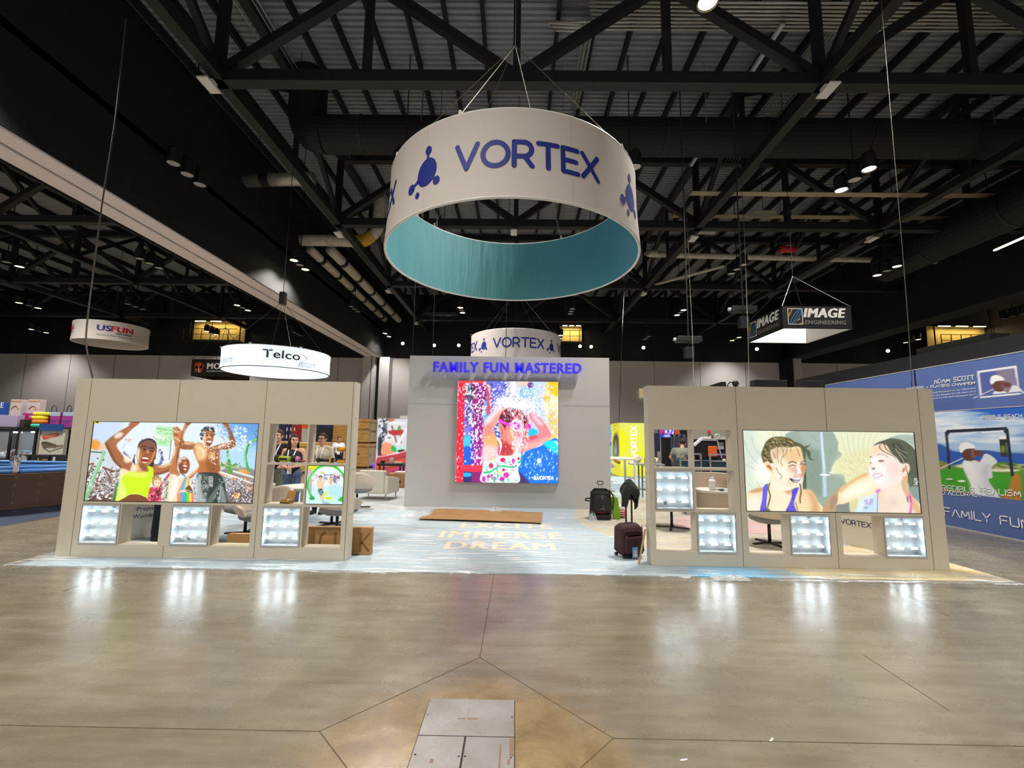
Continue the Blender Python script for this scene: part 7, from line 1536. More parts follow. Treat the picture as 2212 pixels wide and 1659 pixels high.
# ------------------------------------------------------------------ lit picture stand, table and cartons left of the tower
PX0,PX1,PZ1=-5.53,-4.0,2.36
P=Picture((PX0,17.99,PZ1),(PX1 - PX0,0,0),(0,0,-PZ1+.02),70,110,(226,226,230));P.crop(780,880,8.29)
P.dots(120,[(330,210),(480,210),(470,560),(320,700)],(6,22),[(60,60,70),(240,244,250),(150,170,196),(30,30,40)],None,.9,1.6);P.poly([(500,205),(590,200),(590,240),(500,260)],(206,120,70),1,5)
for k in range(4): P.line([(480+k*70,330),(600+k*40,640)],26,(150,84,60) if k % 2 else (240,240,244),.9,5)
P.poly([(500,420),(750,410),(740,480),(660,500),(560,500),(510,470)],(196,50,50),1,3);P.line([(830,380),(640,680)],60,(246,246,250),1,4);P.oval(680,380,26,34,(60,180,70));P.poly([(310,560),(360,560),(380,840),(310,880)],(34,34,40),1,8)
P.poly([(360,760),(400,650),(470,600),(560,690),(550,760),(600,810),(420,860),(370,850)],(250,160,120),1,5);P.oval(500,560,76,80,(250,246,246),0,1,4);P.oval(520,610,44,40,(255,226,206),0,.9,6);P.oval(505,545,36,12,(80,70,80),0,.8,4);P.poly([(560,680),(640,740),(620,800),(540,760)],(40,190,80),1,3);P.poly([(640,720),(830,690),(760,750),(650,770)],(190,240,226),1,4);P.poly([(660,770),(760,750),(760,790),(670,800)],(40,50,60))
P.poly([(300,885),(500,850),(660,830),(800,780),(840,1260),(290,1260)],(196,50,60),1,2);P.line([(300,886),(640,826),(800,780)],12,(246,236,240));P.poly([(300,1000),(800,900),(800,980),(300,1100)],(216,74,44),.9,6);P.poly([(420,1180),(820,1040),(820,1240),(420,1240)],(196,50,130),.9,12)
for a,b in (((300,1000),(800,880)),((310,1110),(700,1030)),((440,1180),(800,1070))): P.line([a,b],9,(60,26,40))
ls,W_=strokes('VORTEX',GL,.2)
for l in ls: P.line([(490+a*280/W_,308 - b*40) for a,b in l],12,(255,255,255))
t=thing('lit_picture_stand','tall lit picture of a boy in a red boat with water cannon, beside the tower','lit picture',((PX0+PX1)/2,18,0));P.build('printed_fabric',t,.95);MB().box(PX0 - .02,PX1+.02,18,18.2,0,PZ1+.02).build('frame',M_alu,t,world=True)
o=MB().box(-.36,.22,0,.35,0,.12).build('white_carton',M_white);o.location=(-4.3,18.02,PZ1+.02);tag(o,'small white carton lying on top of the lit red boat picture','box')
t=thing('black_table','small black table cluttered with things, in front of the lit red boat picture','table',(-4.25,15.6,.01));MB().box(-.42,.45,-.3,.3,.66,.74).build('table_top',M_blackpl,t,bevel=.01)
for sx in (-.33,.36):
    for sy in (-.24,.24): MB().obox((sx,sy,0),(sx,sy,.66),.05,.05).build('leg',M_blackpl,t)
for k,(dx,hh,nm,lab,c_) in enumerate(((-.28,.09,'tape_roll','dark tape roll on the small black table',(40,36,34)),(.02,.18,'clear_cup','clear cup on the small black table',(214,190,190)),(.25,.06,'paper_pile','pale paper pile on the small black table',(226,196,180)))):
    o=(MB().lathe([(.03,0),(.07,.0),(.075,hh),(.03,hh)],(0,0,0),16) if k<2 else MB().box(-.12,.12,-.1,.1,0,hh)).build(nm,mat(nm,c_,.5));o.location=(-4.25+dx,15.5,.75);tag(o,lab,nm.replace('_',' '))
t=thing('cardboard_box','brown cardboard box under the small black table, at the tower foot','box',(-3.75,14.75,.01));MB().box(-.4,.62,0,.5,0,.46).build('box_body',M_card,t,bevel=.006);MB().box(-.02,.05,-.003,0,.15,.24).build('printed_mark',M_sten,t)
o=MB().box(-.3,.3,-.14,.2,0,.05).build('paper_stack',MATS['white_cloth']);o.location=(-3.62,14.95,.472);tag(o,'white paper stack on the cardboard box near the tower foot','paper')
t=thing('desk_lamp','small purple lit lamp on the floor by the crates','lamp',at(811,1010,Z=0));MB().lathe([(.1,0),(.16,.05),(.12,.22),(.04,.24)],(0,0,0),16).build('shade',mat('violet_lamp',(110,60,220),.4,emit=1.2),t,smooth=True);MB().tube([(0,0,.24),(.03,0,.34)],.03,8).build('cap',M_blackpl,t)
t=thing('hanging_banner','dark hanging banner with an orange mark behind the tower left edge','banner',(-3.6,16.5,3.1));MB().box(-.35,.5,0,.04,0,.95).build('cloth',M_navyb,t);mb=MB();mb.tube([(-.26,-.01,.12),(-.28,-.01,.3),(-.2,-.01,.4),(-.14,-.01,.3),(-.14,-.01,.12)],.03,8);mb.build('orange_mark',M_orb,t);MB().box(-.27,-.12,-.015,0,.52,.62).build('white_mark',M_pw,t);mb=MB();mb.obox((-.3,.02,.95),(-.3,.02,13.26),.02,.02);mb.obox((.45,.02,.95),(.45,.02,13.26),.02,.02);mb.build('cord',M_blackpl,t)

# ------------------------------------------------------------------ yellow and blue lit stands, bar table and stools right of the tower
YX0,YX1,YY0,YY1,YZ=4.72,6.1,20.5,22.2,2.42
t=thing('lit_cube_stand','tall glowing yellow stand with white upright lettering, right of the tower','lit stand',((YX0+YX1)/2,YY0,0))
P=Picture((YX0,YY0 - .006,YZ),(YX1 - YX0,0,0),(0,0,-YZ+.02),70,80,(244,246,80));P.crop(1240,880,7.54)
P.poly([(735,380),(800,390),(870,480),(860,640),(800,760),(735,760)],(250,250,10),1,10);P.poly([(1080,760),(1150,660),(1150,1150),(1080,1150)],(250,248,10),1,16);P.poly([(735,240),(1150,240),(1150,380),(900,330),(735,370)],(240,244,110),.9,30);P.poly([(735,1000),(1150,1020),(1150,1150),(735,1150)],(236,232,60),.8,30)
P.build('front_print',t,.95)
P=Picture((YX0 - .006,YY1,YZ),(0,YY0 - YY1,0),(0,0,-YZ+.02),40,80,(236,226,30));P.crop(1240,880,7.54)
P.poly([(636,640),(640,520),(680,430),(715,480),(724,600),(720,790),(640,800)],(34,40,36),1,3);P.oval(680,570,18,50,(220,120,70),0,1,4);P.poly([(650,640),(700,610),(700,780),(650,790)],(200,200,206),.9,6);P.line([(646,300),(690,300)],12,(150,150,60));P.line([(646,355),(680,355)],10,(150,150,60));P.build('side_print',t,.9)
MB().box(YX0,YX1,YY0,YY1,0,YZ).build('frame_box',M_alu,t,world=True);mb=MB()
p1=at(1363,984,Y=YY0);s_=.235;stroke_text(mb,'VORTEX',GL,.24,.2,lambda a,b: (p1.x+.26 - b*s_+0,YY0 - .012,p1.z - .1+a*s_));mb.build('lettering',mat('white_lit_letter',(255,255,255),.5,emit=.9),t,world=True,fixn=False)
x0,x1,z0,z1=4.35,5.6,0,2.38;P=Picture((x0,22.4,2.38),(1.25,0,0),(0,0,-2.36),50,90,(140,214,236));P.crop(1240,880,7.54)
P.line([(570,330),(640,330)],14,(60,120,150));P.line([(570,378),(640,378)],12,(60,120,150));P.oval(600,520,44,100,(60,90,226),0,1,8);P.oval(612,500,26,50,(236,226,240),0,.9,6);P.dots(30,[(570,440),(640,440),(640,620),(570,620)],(4,9),[(250,250,255),(130,60,200),(40,40,140)]);P.poly([(560,650),(650,650),(650,900),(560,900)],(120,206,234),.9,10)
t=thing('lit_picture_stand','tall glowing light-blue stand panel peeking out between tower and yellow stand','lit picture',(4.95,22.4,0));P.build('printed_fabric',t,.9);MB().box(x0,x1,22.402,22.6,0,2.4).build('frame',M_alu,t,world=True)
t=thing('bar_table','white high bar table in the gap right of the tower','table',(3.55,15.75,.01));MB().box(-.5,.5,-.75,.75,.98,1.03).build('table_top',M_white,t,bevel=.008)
for sx in (-.42,.42):
    for sy in (-.68,.68): MB().box(sx - .03,sx+.03,sy - .03,sy+.03,0,.98).build('leg',M_whitem,t,bevel=.004)
def stool(loc,rz,lab):
    t=thing('bar_stool',lab,'stool',loc,rz,'white gas-lift bar stools');MB().lathe([(.2,0),(.2,.012),(.05,.03),(.028,.06),(.025,.8)],(0,0,0),24).build('column',M_chrome,t,smooth=False)
    mb=MB();n=18;vs=[]
    for j in range(7):
        v=j/6
        for k in range(n+1):
            a=math.radians(-120+240*k/n);w=abs(a)/math.radians(120);hh=.3*(1 - .75*w**1.6);vs.append(((.16+.07*v)*math.sin(a),(.16+.07*v)*math.cos(a),.78+hh*v))
    o=mb.add(vs,[(j*(n+1)+k,j*(n+1)+k+1,(j+1)*(n+1)+k+1,(j+1)*(n+1)+k) for j in range(6) for k in range(n)]).build('backrest',M_cream,t,smooth=True);md=o.modifiers.new('thick','SOLIDIFY');md.thickness=.03
    MB().lathe([(.02,.76),(.17,.77),(.2,.8),(.17,.83),(.02,.835)],(0,-.02,0),24).build('seat',M_cream,t,smooth=True);MB().tube(smooth_open([(-.0,0,.3),(-.12,-.06,.3),(-.13,-.2,.3),(0,-.25,.3),(.13,-.2,.3),(.12,-.06,.3),(0,0,.3)],4),.01,6).build('foot_ring',M_chrome,t,smooth=True)
    return t
s0=stool((3.02,14.6,.012),1.6,'white bar stool nearest the tower edge, its back to the left');dup(s0,(4.25,16.2,.012),-1.4,'white bar stool beyond the bar table, in front of the yellow stand');dup(s0,(4.42,14.9,.012),-1.2,'white bar stool right of the bar table, by the end of the right wall');dup(s0,(3.0,16.7,.012),1.5,'white bar stool behind the bar table, left far one')
for k,z in enumerate((0,)):
    o=MB().capsule((3.2,14.7,1.0),(3.34,14.62,.93),.03,.05).build('striped_scarf',mat('orange_brown_cloth',(150,90,60),.8),smooth=True);tag(o,'small brown cloth hanging over the bar stool nearest the tower','cloth')
# glowing exit sign on the back wall
p=at(1388,850,Y=44.9);t=thing('exit_sign','small lit exit sign on the back wall, just left of the right booth wall','sign',p);MB().box(-.32,.75,-.14,.06,-.45,.5).build('housing',mat('cream_housing',(230,214,170),.5,emit=.35),t);mb=MB();font_add(mb,'EXIT',lambda a,b,c: (.02+a,-.145,-.12+b),width=.66,height=.34,bold=.014);mb.build('lettering',mat('exit_red',(220,60,40),.5,emit=.8),t,fixn=False)
for px,py,lab in ((791,899,'left of the pocket column gap'),(835,896,'above the lit red boat picture')):
    p=at(px,py,Y=44.96);t=thing('fire_alarm','small red alarm box on the back wall '+lab,'alarm',p,0,'alarm boxes on the back wall');MB().box(-.3,.3,-.08,.03,-.2,.3).build('alarm_case',mat('alarm_red',(196,120,110),.5),t,bevel=.02);MB().ell((0,-.1,.05),(.1,.06,.1),12,8).build('strobe',M_lensoff,t)

# ------------------------------------------------------------------ what shows through the niches of the right wall
t=thing('curved_sofa','rounded beige counter bench behind the middle niche of the right wall','bench',(3.8,8.6,.014))
pr=smooth_closed([(-.28,-.25),(.05,-.32),(.3,-.2),(.36,.1),(.2,.35),(-.2,.35),(-.36,.05)],6);M_bs=mat('beige_upholstery',(186,170,152),.8)
mb=MB();mb.prism([tuple(p) for p in pr],lambda a,b: (a,b,0),lambda a,b: (a,b,.7));mb.build('body',M_bs,t,bevel=.02);mb=MB();mb.prism([(p[0]*1.03,p[1]*1.03) for p in pr],lambda a,b: (a,b,.7),lambda a,b: (a,b,.74));mb.build('worktop',M_white,t,bevel=.008)
t=thing('curved_bench_back','beige curved seat back behind the white bottle','seat back',(4.35,10.3,.014));mb=MB();n=16
pr=[(.5*math.cos(a),.4*math.sin(a)) for a in [math.pi*k/n for k in range(n+1)]]+[(.42*math.cos(a),.32*math.sin(a)) for a in [math.pi*(n - k)/n for k in range(n+1)]]
mb.prism(pr,lambda a,b: (a,b,.0),lambda a,b: (a,b,.92));mb.build('backrest',M_bs,t,bevel=.02)
t=thing('bottle','white square bottle standing on the rounded bench','bottle',(3.64,8.45,.755));mb=MB();rounded_box(mb,.1,.1,.2,0,0,r=.02);mb.build('bottle_body',mat('milky_plastic',(228,224,222),.3),t,smooth=True);MB().tube([(0,0,.2),(0,0,.235)],.03,14).build('cap',M_whitem,t)
t=thing('laptop','open pale laptop on the rounded bench, screen edge-on','laptop',(3.92,8.55,.755),1.2);MB().box(-.16,.16,-.11,.11,0,.014).build('base',M_alu,t,bevel=.004);MB().obox((0,.11,.012),(0,.19,.24),.32,.008,up=(0,1,0)).build('screen',M_alu,t)
o=MB().ell((0,0,.02),(.05,.035,.018),14,8).build('computer_mouse',M_blackpl,smooth=True);o.location=(3.78,8.38,.754);tag(o,'black mouse between bottle and laptop','mouse')
# work area farther back
t,x0,x1,z0,z1=board('wall_screen','screen with a blue and magenta picture, high behind the first right niche','screen',1423,925,1457,946,16,M_cab,depth=.08);P=Picture((x0+.02,15.99,z1 - .02),(x1 - x0 - .04,0,0),(0,0,-(z1 - z0 - .04)),40,24,(30,26,90));P.crop(1380,820,7.9)
P.poly([(340,850),(440,850),(400,930),(345,920)],(190,40,130),1,10);P.dots(60,[(440,850),(600,850),(600,930),(440,960)],(8,18),[(246,240,255),(90,80,230),(200,60,170)],None,.95,1.4);P.poly([(345,950),(550,930),(560,985),(350,985)],(60,60,230),.9,12);P.oval(480,960,60,16,(230,240,255),0,.9,8);P.build('display',t,1.0)
board('orange_board','orange upright board right of the wall screen','board',1457,926,1468,946,16.3,M_orb)
board('equipment_rack','black equipment rack with a white label, behind the dark draped cloth','rack',1467,922,1484,990,17,M_cab,depth=.6)
board('blue_bin','navy bin with a white stripe below the wall screen','bin',1412,936,1425,975,15,M_navyb,depth=.5)
t=thing('draped_cloth','dark blue-grey cloth draped over a frame behind the bending man','drape',(4.9,13.6,0));mb=MB();n=30;vs=[]
for j in range(9):
    for k in range(n+1):
        u=k/n;x=-.22+.6*u;z=1.86 - .1*abs(u - .4) - j/8*(.9+.35*math.sin(u*9));vs.append((x,.06*math.sin(u*26+j*.3)*(.3+j/8),z))
o=mb.add(vs,[(j*(n+1)+k,j*(n+1)+k+1,(j+1)*(n+1)+k+1,(j+1)*(n+1)+k) for j in range(8) for k in range(n)]).build('cloth',mat('slate_cloth',(62,64,84),.85),t,smooth=True);o.modifiers.new('thick','SOLIDIFY').thickness=.012
mb=MB();mb.obox((-.22,.02,1.82),(.38,.02,1.8),.04,.04);mb.obox((-.15,.02,0),(-.15,.02,1.8),.04,.04);mb.obox((.3,.02,0),(.3,.02,1.8),.04,.04);mb.build('frame',M_blackpl,t)
def cart(lab,loc,c,w=.5):
    t=thing('tool_cart',lab,'cart',loc,0,'blue and grey trolleys');MB().box(-w/2,w/2,0,.5,.12,1.16).build('cart_body',mat('cart_%d' % c[0],c,.5),t,bevel=.01);mb=MB()
    for sx in (-w/2,w/2): mb.obox((sx,-.01,.08),(sx,-.01,1.32),.035,.03)
    mb.obox((-w/2,-.01,1.32),(w/2,-.01,1.32),.035,.035);mb.obox((-w/2,-.01,1.16),(w/2,-.01,1.16),.03,.03);mb.build('rail_frame',M_steel,t)
    for sx in (-w/2+.05,w/2 - .05): MB().tube([(sx - .02,.1,.05),(sx+.02,.1,.05)],.05,12).build('wheel',M_blackpl,t)
    mb=MB();mb.obox((-.05,-.015,.7),(.06,-.015,.86),.005,.05,up=(1,0,.4));mb.obox((-.02,-.015,.95),(.1,-.015,1.0),.005,.05,up=(1,0,.2));mb.build('label',M_whitem,t)
    return t
cart('steel-framed blue trolley in front of the bending man',(4.32,11.2,.014),(44,76,96));cart('steel-framed blue trolley at the left side of the second niche',(4.92,11.0,.014),(40,66,84),.42)
def work_table(lab,loc,w,d,h,c): 
    t=thing('work_table',lab,'table',loc,0,'work tables behind the right wall');MB().box(-w/2,w/2,0,d,h - .04,h).build('table_top',mat('table_%d' % c[0],c,.5),t,bevel=.004)
    for sx in (-w/2+.05,w/2 - .05):
        for sy in (.06,d - .06): MB().obox((sx,sy,0),(sx,sy,h - .04),.04,.04).build('leg',M_steel,t)
work_table('small steel table with paper stacks left of the bending man',(4.0,13.2,.014),.7,.5,.95,(150,150,156));work_table('grey work table with paper cups in the second niche',(6.42,13.0,.014),1.2,.5,1.0,(84,76,70))
for k,(dx,dz,lab) in enumerate(((-.2,.95,'grey machine on the small steel table'),)):
    o=MB().box(-.14,.14,0,.25,0,.16).add([(-.1,0,.16),(.1,0,.16),(.1,.2,.2),(-.1,.2,.2)],[(0,1,2,3)]).build('label_printer',M_conduit,bevel=.01);o.location=(4.0,13.35,.965);tag(o,lab,'machine')
for k in range(4):
    o=MB().box(-.17,.17,0,.3,0,.035).build('folder',mat(('violet_folder','white_folder','violet_folder','grey_folder')[k],((176,110,170),(226,220,224),(176,110,170),(120,120,124))[k],.6));o.location=(4.05,12.6,.62+.07*k);tag(o,'%s folder in the rack of papers left of the trolley' % ('lower violet','white','upper violet','topmost grey')[k],'folder','rack of folders')
t=thing('paper_rack','black open rack holding folders and a paper roll left of the trolley','rack',(4.05,12.55,.014));mb=MB()
for sx in (-.24,.24):
    for sy in (0,.4): mb.obox((sx,sy,0),(sx,sy,.95),.025,.025)
mb.build('rack_post',M_blackpl,t);mb=MB()
for z in (.3,.58): mb.box(-.24,.24,0,.4,z,z+.02)
mb.build('shelf',M_blackpl,t)
o=MB().tube([(-.14,0,.11),(.14,0,.11)],.1,18).build('paper_roll',MATS['white_cloth'],smooth=False);o.location=(4.05,12.72,.335);tag(o,'white paper roll in the black open rack','paper roll')
board('low_wall','dark low partition with a pale top ledge behind the second niche','partition',1500,950,1590,1002,14.5,mat('dark_purple_panel',(40,30,44),.6),depth=.3)
t,x0,x1,z0,z1=board('black_board','large black board with a silver frame leaning on the dark partition','board',1508,951,1548,988,14.2,M_cab,depth=.04);mb=MB();mb.obox((x0,14.17,z1),(x1,14.17,z1),.03,.03);mb.obox((x1,14.17,z1),(x1+.12,14.17,z0),.03,.03);mb.build('silver_frame',M_alu,t,world=True)
zl=at(1545,949,Y=14.5).z;x0,x1=at(1520,949,Y=14.4).x,at(1575,949,Y=14.4).x;t=thing('ledge_shelf','pale shelf ledge on top of the dark partition','shelf',((x0+x1)/2,14.5,zl));MB().box(x0,x1+.5,14.3,14.9,zl,zl+.03).build('board',M_white,t,world=True)
for k,(px,w,h,c_,nm,lab) in enumerate(((1527,.22,.05,(226,222,214),'paper_pile','white paper pile at the left of the pale ledge'),(1536,.14,.09,(40,34,38),'headphones','black headphones on the pale ledge'),(1551,.12,.09,(190,186,182),'tape_roll','grey tape roll on the pale ledge'),(1563,.16,.06,(170,166,164),'small_box','small grey box at the right of the pale ledge'))):
    x=at(px,945,Y=14.45).x;mb=MB()
    if nm == 'headphones': mb.tube(smooth_open([(-.07,0,.03),(-.06,0,.1),(0,0,.13),(.06,0,.1),(.07,0,.03)],4),.015,8);mb.ell((-.07,0,.035),(.03,.04,.035));mb.ell((.07,0,.035),(.03,.04,.035))
    elif nm == 'tape_roll': mb.tube([(.07*math.cos(q*.524),0,.075+.055*math.sin(q*.524)) for q in range(12)],.02,8,closed=True)
    else: mb.box(-w/2,w/2,-.08,.08,0,h)
    o=mb.build(nm,mat('ledge_%d' % k,c_,.6));o.location=(x,14.5,zl+.031);tag(o,lab,nm.replace('_',' '))
p=at(1531,932,Y=16.5);o=MB().tube([(0,0,0),(0,.03,0)],.055,20).build('red_bell',mat('alarm_bell_red',(230,50,60),.4,emit=.25));o.location=(p.x,16.46,p.z);tag(o,'round red sticker on the grey board above the pale ledge','sticker')
board('grey_backboard','pale grey board wall behind the pale ledge','board',1500,926,1592,958,16.5,mat('pale_grey_board',(176,168,160),.7))
p=at(1558,962,Y=14.4);o=MB().box(-.1,.1,0,.012,-.12,.1).build('notice',mat('notice_paper',(196,196,210),.7));o.location=(p.x,14.45,p.z);tag(o,'pale square notice on the dark purple partition','notice')
p=at(1540,975,Y=14.1);o=MB().box(-.14,.14,0,.05,-.16,.16).build('orange_case',M_orb,bevel=.02);o.location=(p.x,14.1,p.z);tag(o,'orange case in front of the large black board','case')
p=at(1510,955,Y=13);t=thing('desk_spotlight','white angled lamp head poking in at the left of the second niche','lamp',p);MB().obox((-.16,0,-.1),(.1,0,.12),.1,.07).build('lamp_head',M_whitem,t,bevel=.01);MB().obox((-.18,0,-.12),(-.3,0,-p.z),.03,.03).build('stand',M_blackpl,t)
for k,(x,lab) in enumerate(((6.02,'white paper cup at the left of the grey work table'),(6.2,'white paper cup in the middle of the grey work table'),(6.7,'white paper cup with a sleeve at the right of the grey work table'))):
    t=thing('paper_cup',lab,'cup',(x,13.12 - .06*(k == 1),1.015),0,'paper cups');MB().lathe([(.03,0),(.042,.12),(.04,.12),(.03,.01)],(0,0,0),18).build('cup_body',M_white,t,smooth=True);MB().lathe([(.044,.12),(.044,.13),(.02,.132)],(0,0,0),18).build('lid',M_whitem,t)
def steel_chair(lab,loc):
    t=thing('steel_chair',lab,'chair',loc,0,'grey metal chairs');MB().box(-.2,.2,0,.4,.44,.47).build('seat',M_seatg,t,bevel=.01);MB().box(-.2,.2,.38,.4,.6,.9).build('backrest',M_seatg,t,bevel=.01)
    for sx in (-.19,.19):
        for sy,h in ((.02,.44),(.39,.9)): MB().obox((sx,sy,0),(sx,sy,h),.025,.025).build('leg',M_steel,t)
    return t
sc=steel_chair('grey metal chair under the cups, left one',(6.0,12.45,.014));dup(sc,(6.65,12.45,.014),None,'grey metal chair under the cups, right one');dup(sc,(6.25,10.4,.014),None,'grey metal chair nearest the right side of the second niche')
# ------------------------------------------------------------------ people
def remesh(mb,name,m,parent,vox,sm=6):
    o=mb.build(name,m,None,smooth=True,fixn=True)
    md=o.modifiers.new('r','REMESH');md.mode='VOXEL';md.voxel_size=vox;md.use_smooth_shade=True
    s=o.modifiers.new('s','SMOOTH');s.factor=.5;s.iterations=sm
    dg=bpy.context.evaluated_depsgraph_get();me=bpy.data.meshes.new_from_object(o.evaluated_get(dg));me.name=name
    old=o.data;o.modifiers.clear();o.data=me;bpy.data.meshes.remove(old)
    me.polygons.foreach_set('use_smooth',[True]*len(me.polygons))
    o.parent=parent;return o
M_skin=mat('light_skin',(226,172,148),.5);M_skinw=mat('warm_skin',(206,150,122),.5);M_eye=mat('eye_dark',(40,28,24),.3);M_lip=mat('lips',(176,92,86),.5);M_white2=mat('lanyard_white',(236,236,236),.6)
def person(label,loc,rz,h,skin,hair,top,legs,shoes,hairstyle='short',sleeves='short',arms=None,turn=0.,glasses=False,lanyard=True,badge=None,bend=0.,female=False,group=None,vox=.0095):
    t=thing('person',label,'person',loc,rz,group);s=h/1.74
    V=lambda x,y,z: Vector((x*s,y*s,z*s))
    def tb(v):                                     # bend at the hips, towards -y
        if not bend: return v
        d=v - V(0,0,.95);return V(0,0,.95)+Matrix.Rotation(bend,3,'X') @ d if v.z>.95*s else v
    sh=.175 if female else .2
    arms=arms or [((.25,.0,1.16),(.24,-.08,.92)),((-.25,.0,1.16),(-.24,-.08,.92))]
    rot=Matrix.Rotation(turn,3,'Z');hc=V(0,-.02,1.615)
    def Hd(x,y,z): return tb(hc+rot @ V(x,y,z))
    mb=MB();R3=(Matrix.Rotation(bend,3,'X') if bend else Matrix.Identity(3)) @ rot
    mb.ell(tb(hc+V(0,.01,.02)),V(.077,.097,.105),20,14,rot=R3);mb.ell(Hd(0,-.03,-.06),V(.056,.062,.062),16,10,rot=R3);mb.ell(Hd(0,-.058,-.1),V(.026,.024,.02),10,8,rot=R3)
    mb.capsule(Hd(0,-.088,.02),Hd(0,-.112,-.025),.009*s,.015*s,8);mb.ell(Hd(0,-.078,.035),V(.05,.022,.016),12,8,rot=R3)
    for sx in (-1,1): mb.ell(Hd(sx*.08,.012,-.01),V(.012,.02,.034),10,8,rot=R3);mb.ell(Hd(sx*.042,-.066,-.03),V(.026,.026,.026),10,8,rot=R3)
    mb.capsule(tb(V(0,.01,1.42)),tb(hc+V(0,.012,-.05)),.056*s,.05*s,14)
    mb.capsule(tb(V(0,0,1.0)),tb(V(0,0,1.14)),.135*s,.12*s);mb.capsule(tb(V(-.07,0,1.3)),tb(V(.07,0,1.3)),.115*s,.115*s);mb.capsule(tb(V(0,0,1.14)),tb(V(0,0,1.3)),.12*s,.13*s)
    mb.capsule(tb(V(-sh+.03,.01,1.41)),tb(V(sh - .03,.01,1.41)),.055*s,.055*s);mb.capsule(V(-.07,0,.95),V(.07,0,.95),.115*s,.115*s)
    fing=[]
    for k,sx in enumerate((1,-1)):
        e,w=arms[k];S0=tb(V(sx*sh,.01,1.405));E=tb(V(*e));W_=tb(V(*w));mb.capsule(S0,E,.05*s,.038*s);mb.capsule(E,W_,.039*s,.025*s)
        d=(W_ - E).normalized();side=d.cross(Vector((0,1,0.2))).normalized();nrm=d.cross(side)
        pc=W_+d*.05*s;mb.capsule(W_,W_+d*.075*s,.026*s,.03*s,10);mb.capsule(W_+d*.06*s - side*.022*s,W_+d*.06*s+side*.022*s,.015*s,.015*s,10)
        for q in range(4):
            b=W_+d*.085*s+side*(q - 1.5)*.017*s;L_=(.036,.042,.04,.03)[q]*s;m1=b+d*L_+nrm*.006;m2=m1+(d*.8+nrm*.6).normalized()*L_*.85;mb.capsule(b,m1,.0085*s,.008*s,8);mb.capsule(m1,m2,.008*s,.0065*s,8)
        b=W_+d*.03*s+side*.028*s;mb.capsule(b,b+(d*.7+side*.7).normalized()*.04*s,.011*s,.009*s,8);mb.capsule(b+(d*.7+side*.7).normalized()*.04*s,b+(d*1.0+side*.8).normalized()*.065*s,.009*s,.007*s,8)
        hx=sx*.085;mb.capsule(V(hx,0,.93),V(hx*1.1,-.01,.5),.083*s,.055*s);mb.capsule(V(hx*1.1,-.01,.5),V(hx*1.12,.02,.09),.053*s,.036*s);mb.capsule(V(hx*1.12,.01,.05),V(hx*1.2,-.13,.035),.04*s,.032*s)
    remesh(mb,'body',skin,t,vox,3)
    mb=MB();mb.capsule(V(-.07,0,.95),V(.07,0,.95),.127*s,.127*s);mb.capsule(V(0,0,.95),V(0,0,1.04),.14*s,.135*s)
    for sx in (-1,1): hx=sx*.085;mb.capsule(V(hx,0,.93),V(hx*1.1,-.01,.5),.094*s,.07*s);mb.capsule(V(hx*1.1,-.01,.5),V(hx*1.12,.02,.11),.07*s,.06*s)
    remesh(mb,'trousers',legs,t,.014)
    mb=MB();mb.capsule(tb(V(0,0,1.0)),tb(V(0,0,1.14)),.148*s,.134*s);mb.capsule(tb(V(-.07,0,1.3)),tb(V(.07,0,1.3)),.128*s,.128*s);mb.capsule(tb(V(0,0,1.14)),tb(V(0,0,1.3)),.134*s,.143*s)
    if sleeves != 'none': mb.capsule(tb(V(-sh+.03,.01,1.405)),tb(V(sh - .03,.01,1.405)),.068*s,.068*s)
    if female:
        for sx in (-1,1): mb.ell(tb(V(sx*.07,-.1,1.27)),V(.07,.06,.07),14,10)
    for k,sx in enumerate((1,-1)):
        e,w=arms[k];S0=tb(V(sx*sh,.01,1.4));E=tb(V(*e));W_=tb(V(*w))
        if sleeves == 'short': mb.capsule(S0,S0.lerp(E,.62),.066*s,.06*s)
        if sleeves == 'long': mb.capsule(S0,E,.066*s,.053*s);mb.capsule(E,E.lerp(W_,.93),.053*s,.04*s)
    remesh(mb,'top',top,t,.012)
    for sx in (-1,1): mb=MB();hx=sx*.085;mb.capsule(V(hx*1.12,.03,.05),V(hx*1.2,-.14,.042),.05*s,.043*s);mb.box((hx*1.15 - .04)*s,(hx*1.15+.045)*s,-.17*s,.07*s,0,.03*s);remesh(mb,'shoe',shoes,t,.012)
    mb=MB();mb.ell(tb(hc+V(0,.02,.035)),V(.088,.104,.105),20,14,rot=R3)
    if hairstyle == 'long':
        for sx in (-1,1): mb.capsule(Hd(sx*.07,.02,.02),tb(V(sx*.1,-.05,1.24)),.035*s,.045*s)
        mb.capsule(Hd(0,.07,0),tb(V(0,.1,1.25)),.07*s,.08*s)
    if hairstyle == 'tied': mb.ell(Hd(0,.1,.01),V(.045,.05,.05),12,8)
    o=remesh(mb,'hair',hair,t,.011)
    # clear the face: drop hair in front of the brow line
    bm=bmesh.new();bm.from_mesh(o.data);inv=R3.transposed();bc=tb(hc)
    kill=[f for f in bm.faces if (lambda q: q.y<-.035*s and abs(q.x)<.085*s and q.z<(.068 if hairstyle != 'short' else .06)*s)(inv @ (f.calc_center_median() - bc))]
    bmesh.ops.delete(bm,geom=kill,context='FACES');bm.to_mesh(o.data);bm.free()
    for sx in (-1,1):
        MB().ell(Hd(sx*.031,-.089,.012),V(.014,.008,.007),10,8,rot=R3).build('eye',M_eye,t,smooth=True)
        MB().capsule(Hd(sx*.018,-.094,.034),Hd(sx*.046,-.086,.036),.004*s,.003*s,6).build('eyebrow',hair,t,smooth=True)
    MB().capsule(Hd(-.02,-.094,-.058),Hd(.02,-.094,-.058),.006*s,.006*s,8).build('mouth',M_lip,t,smooth=True)
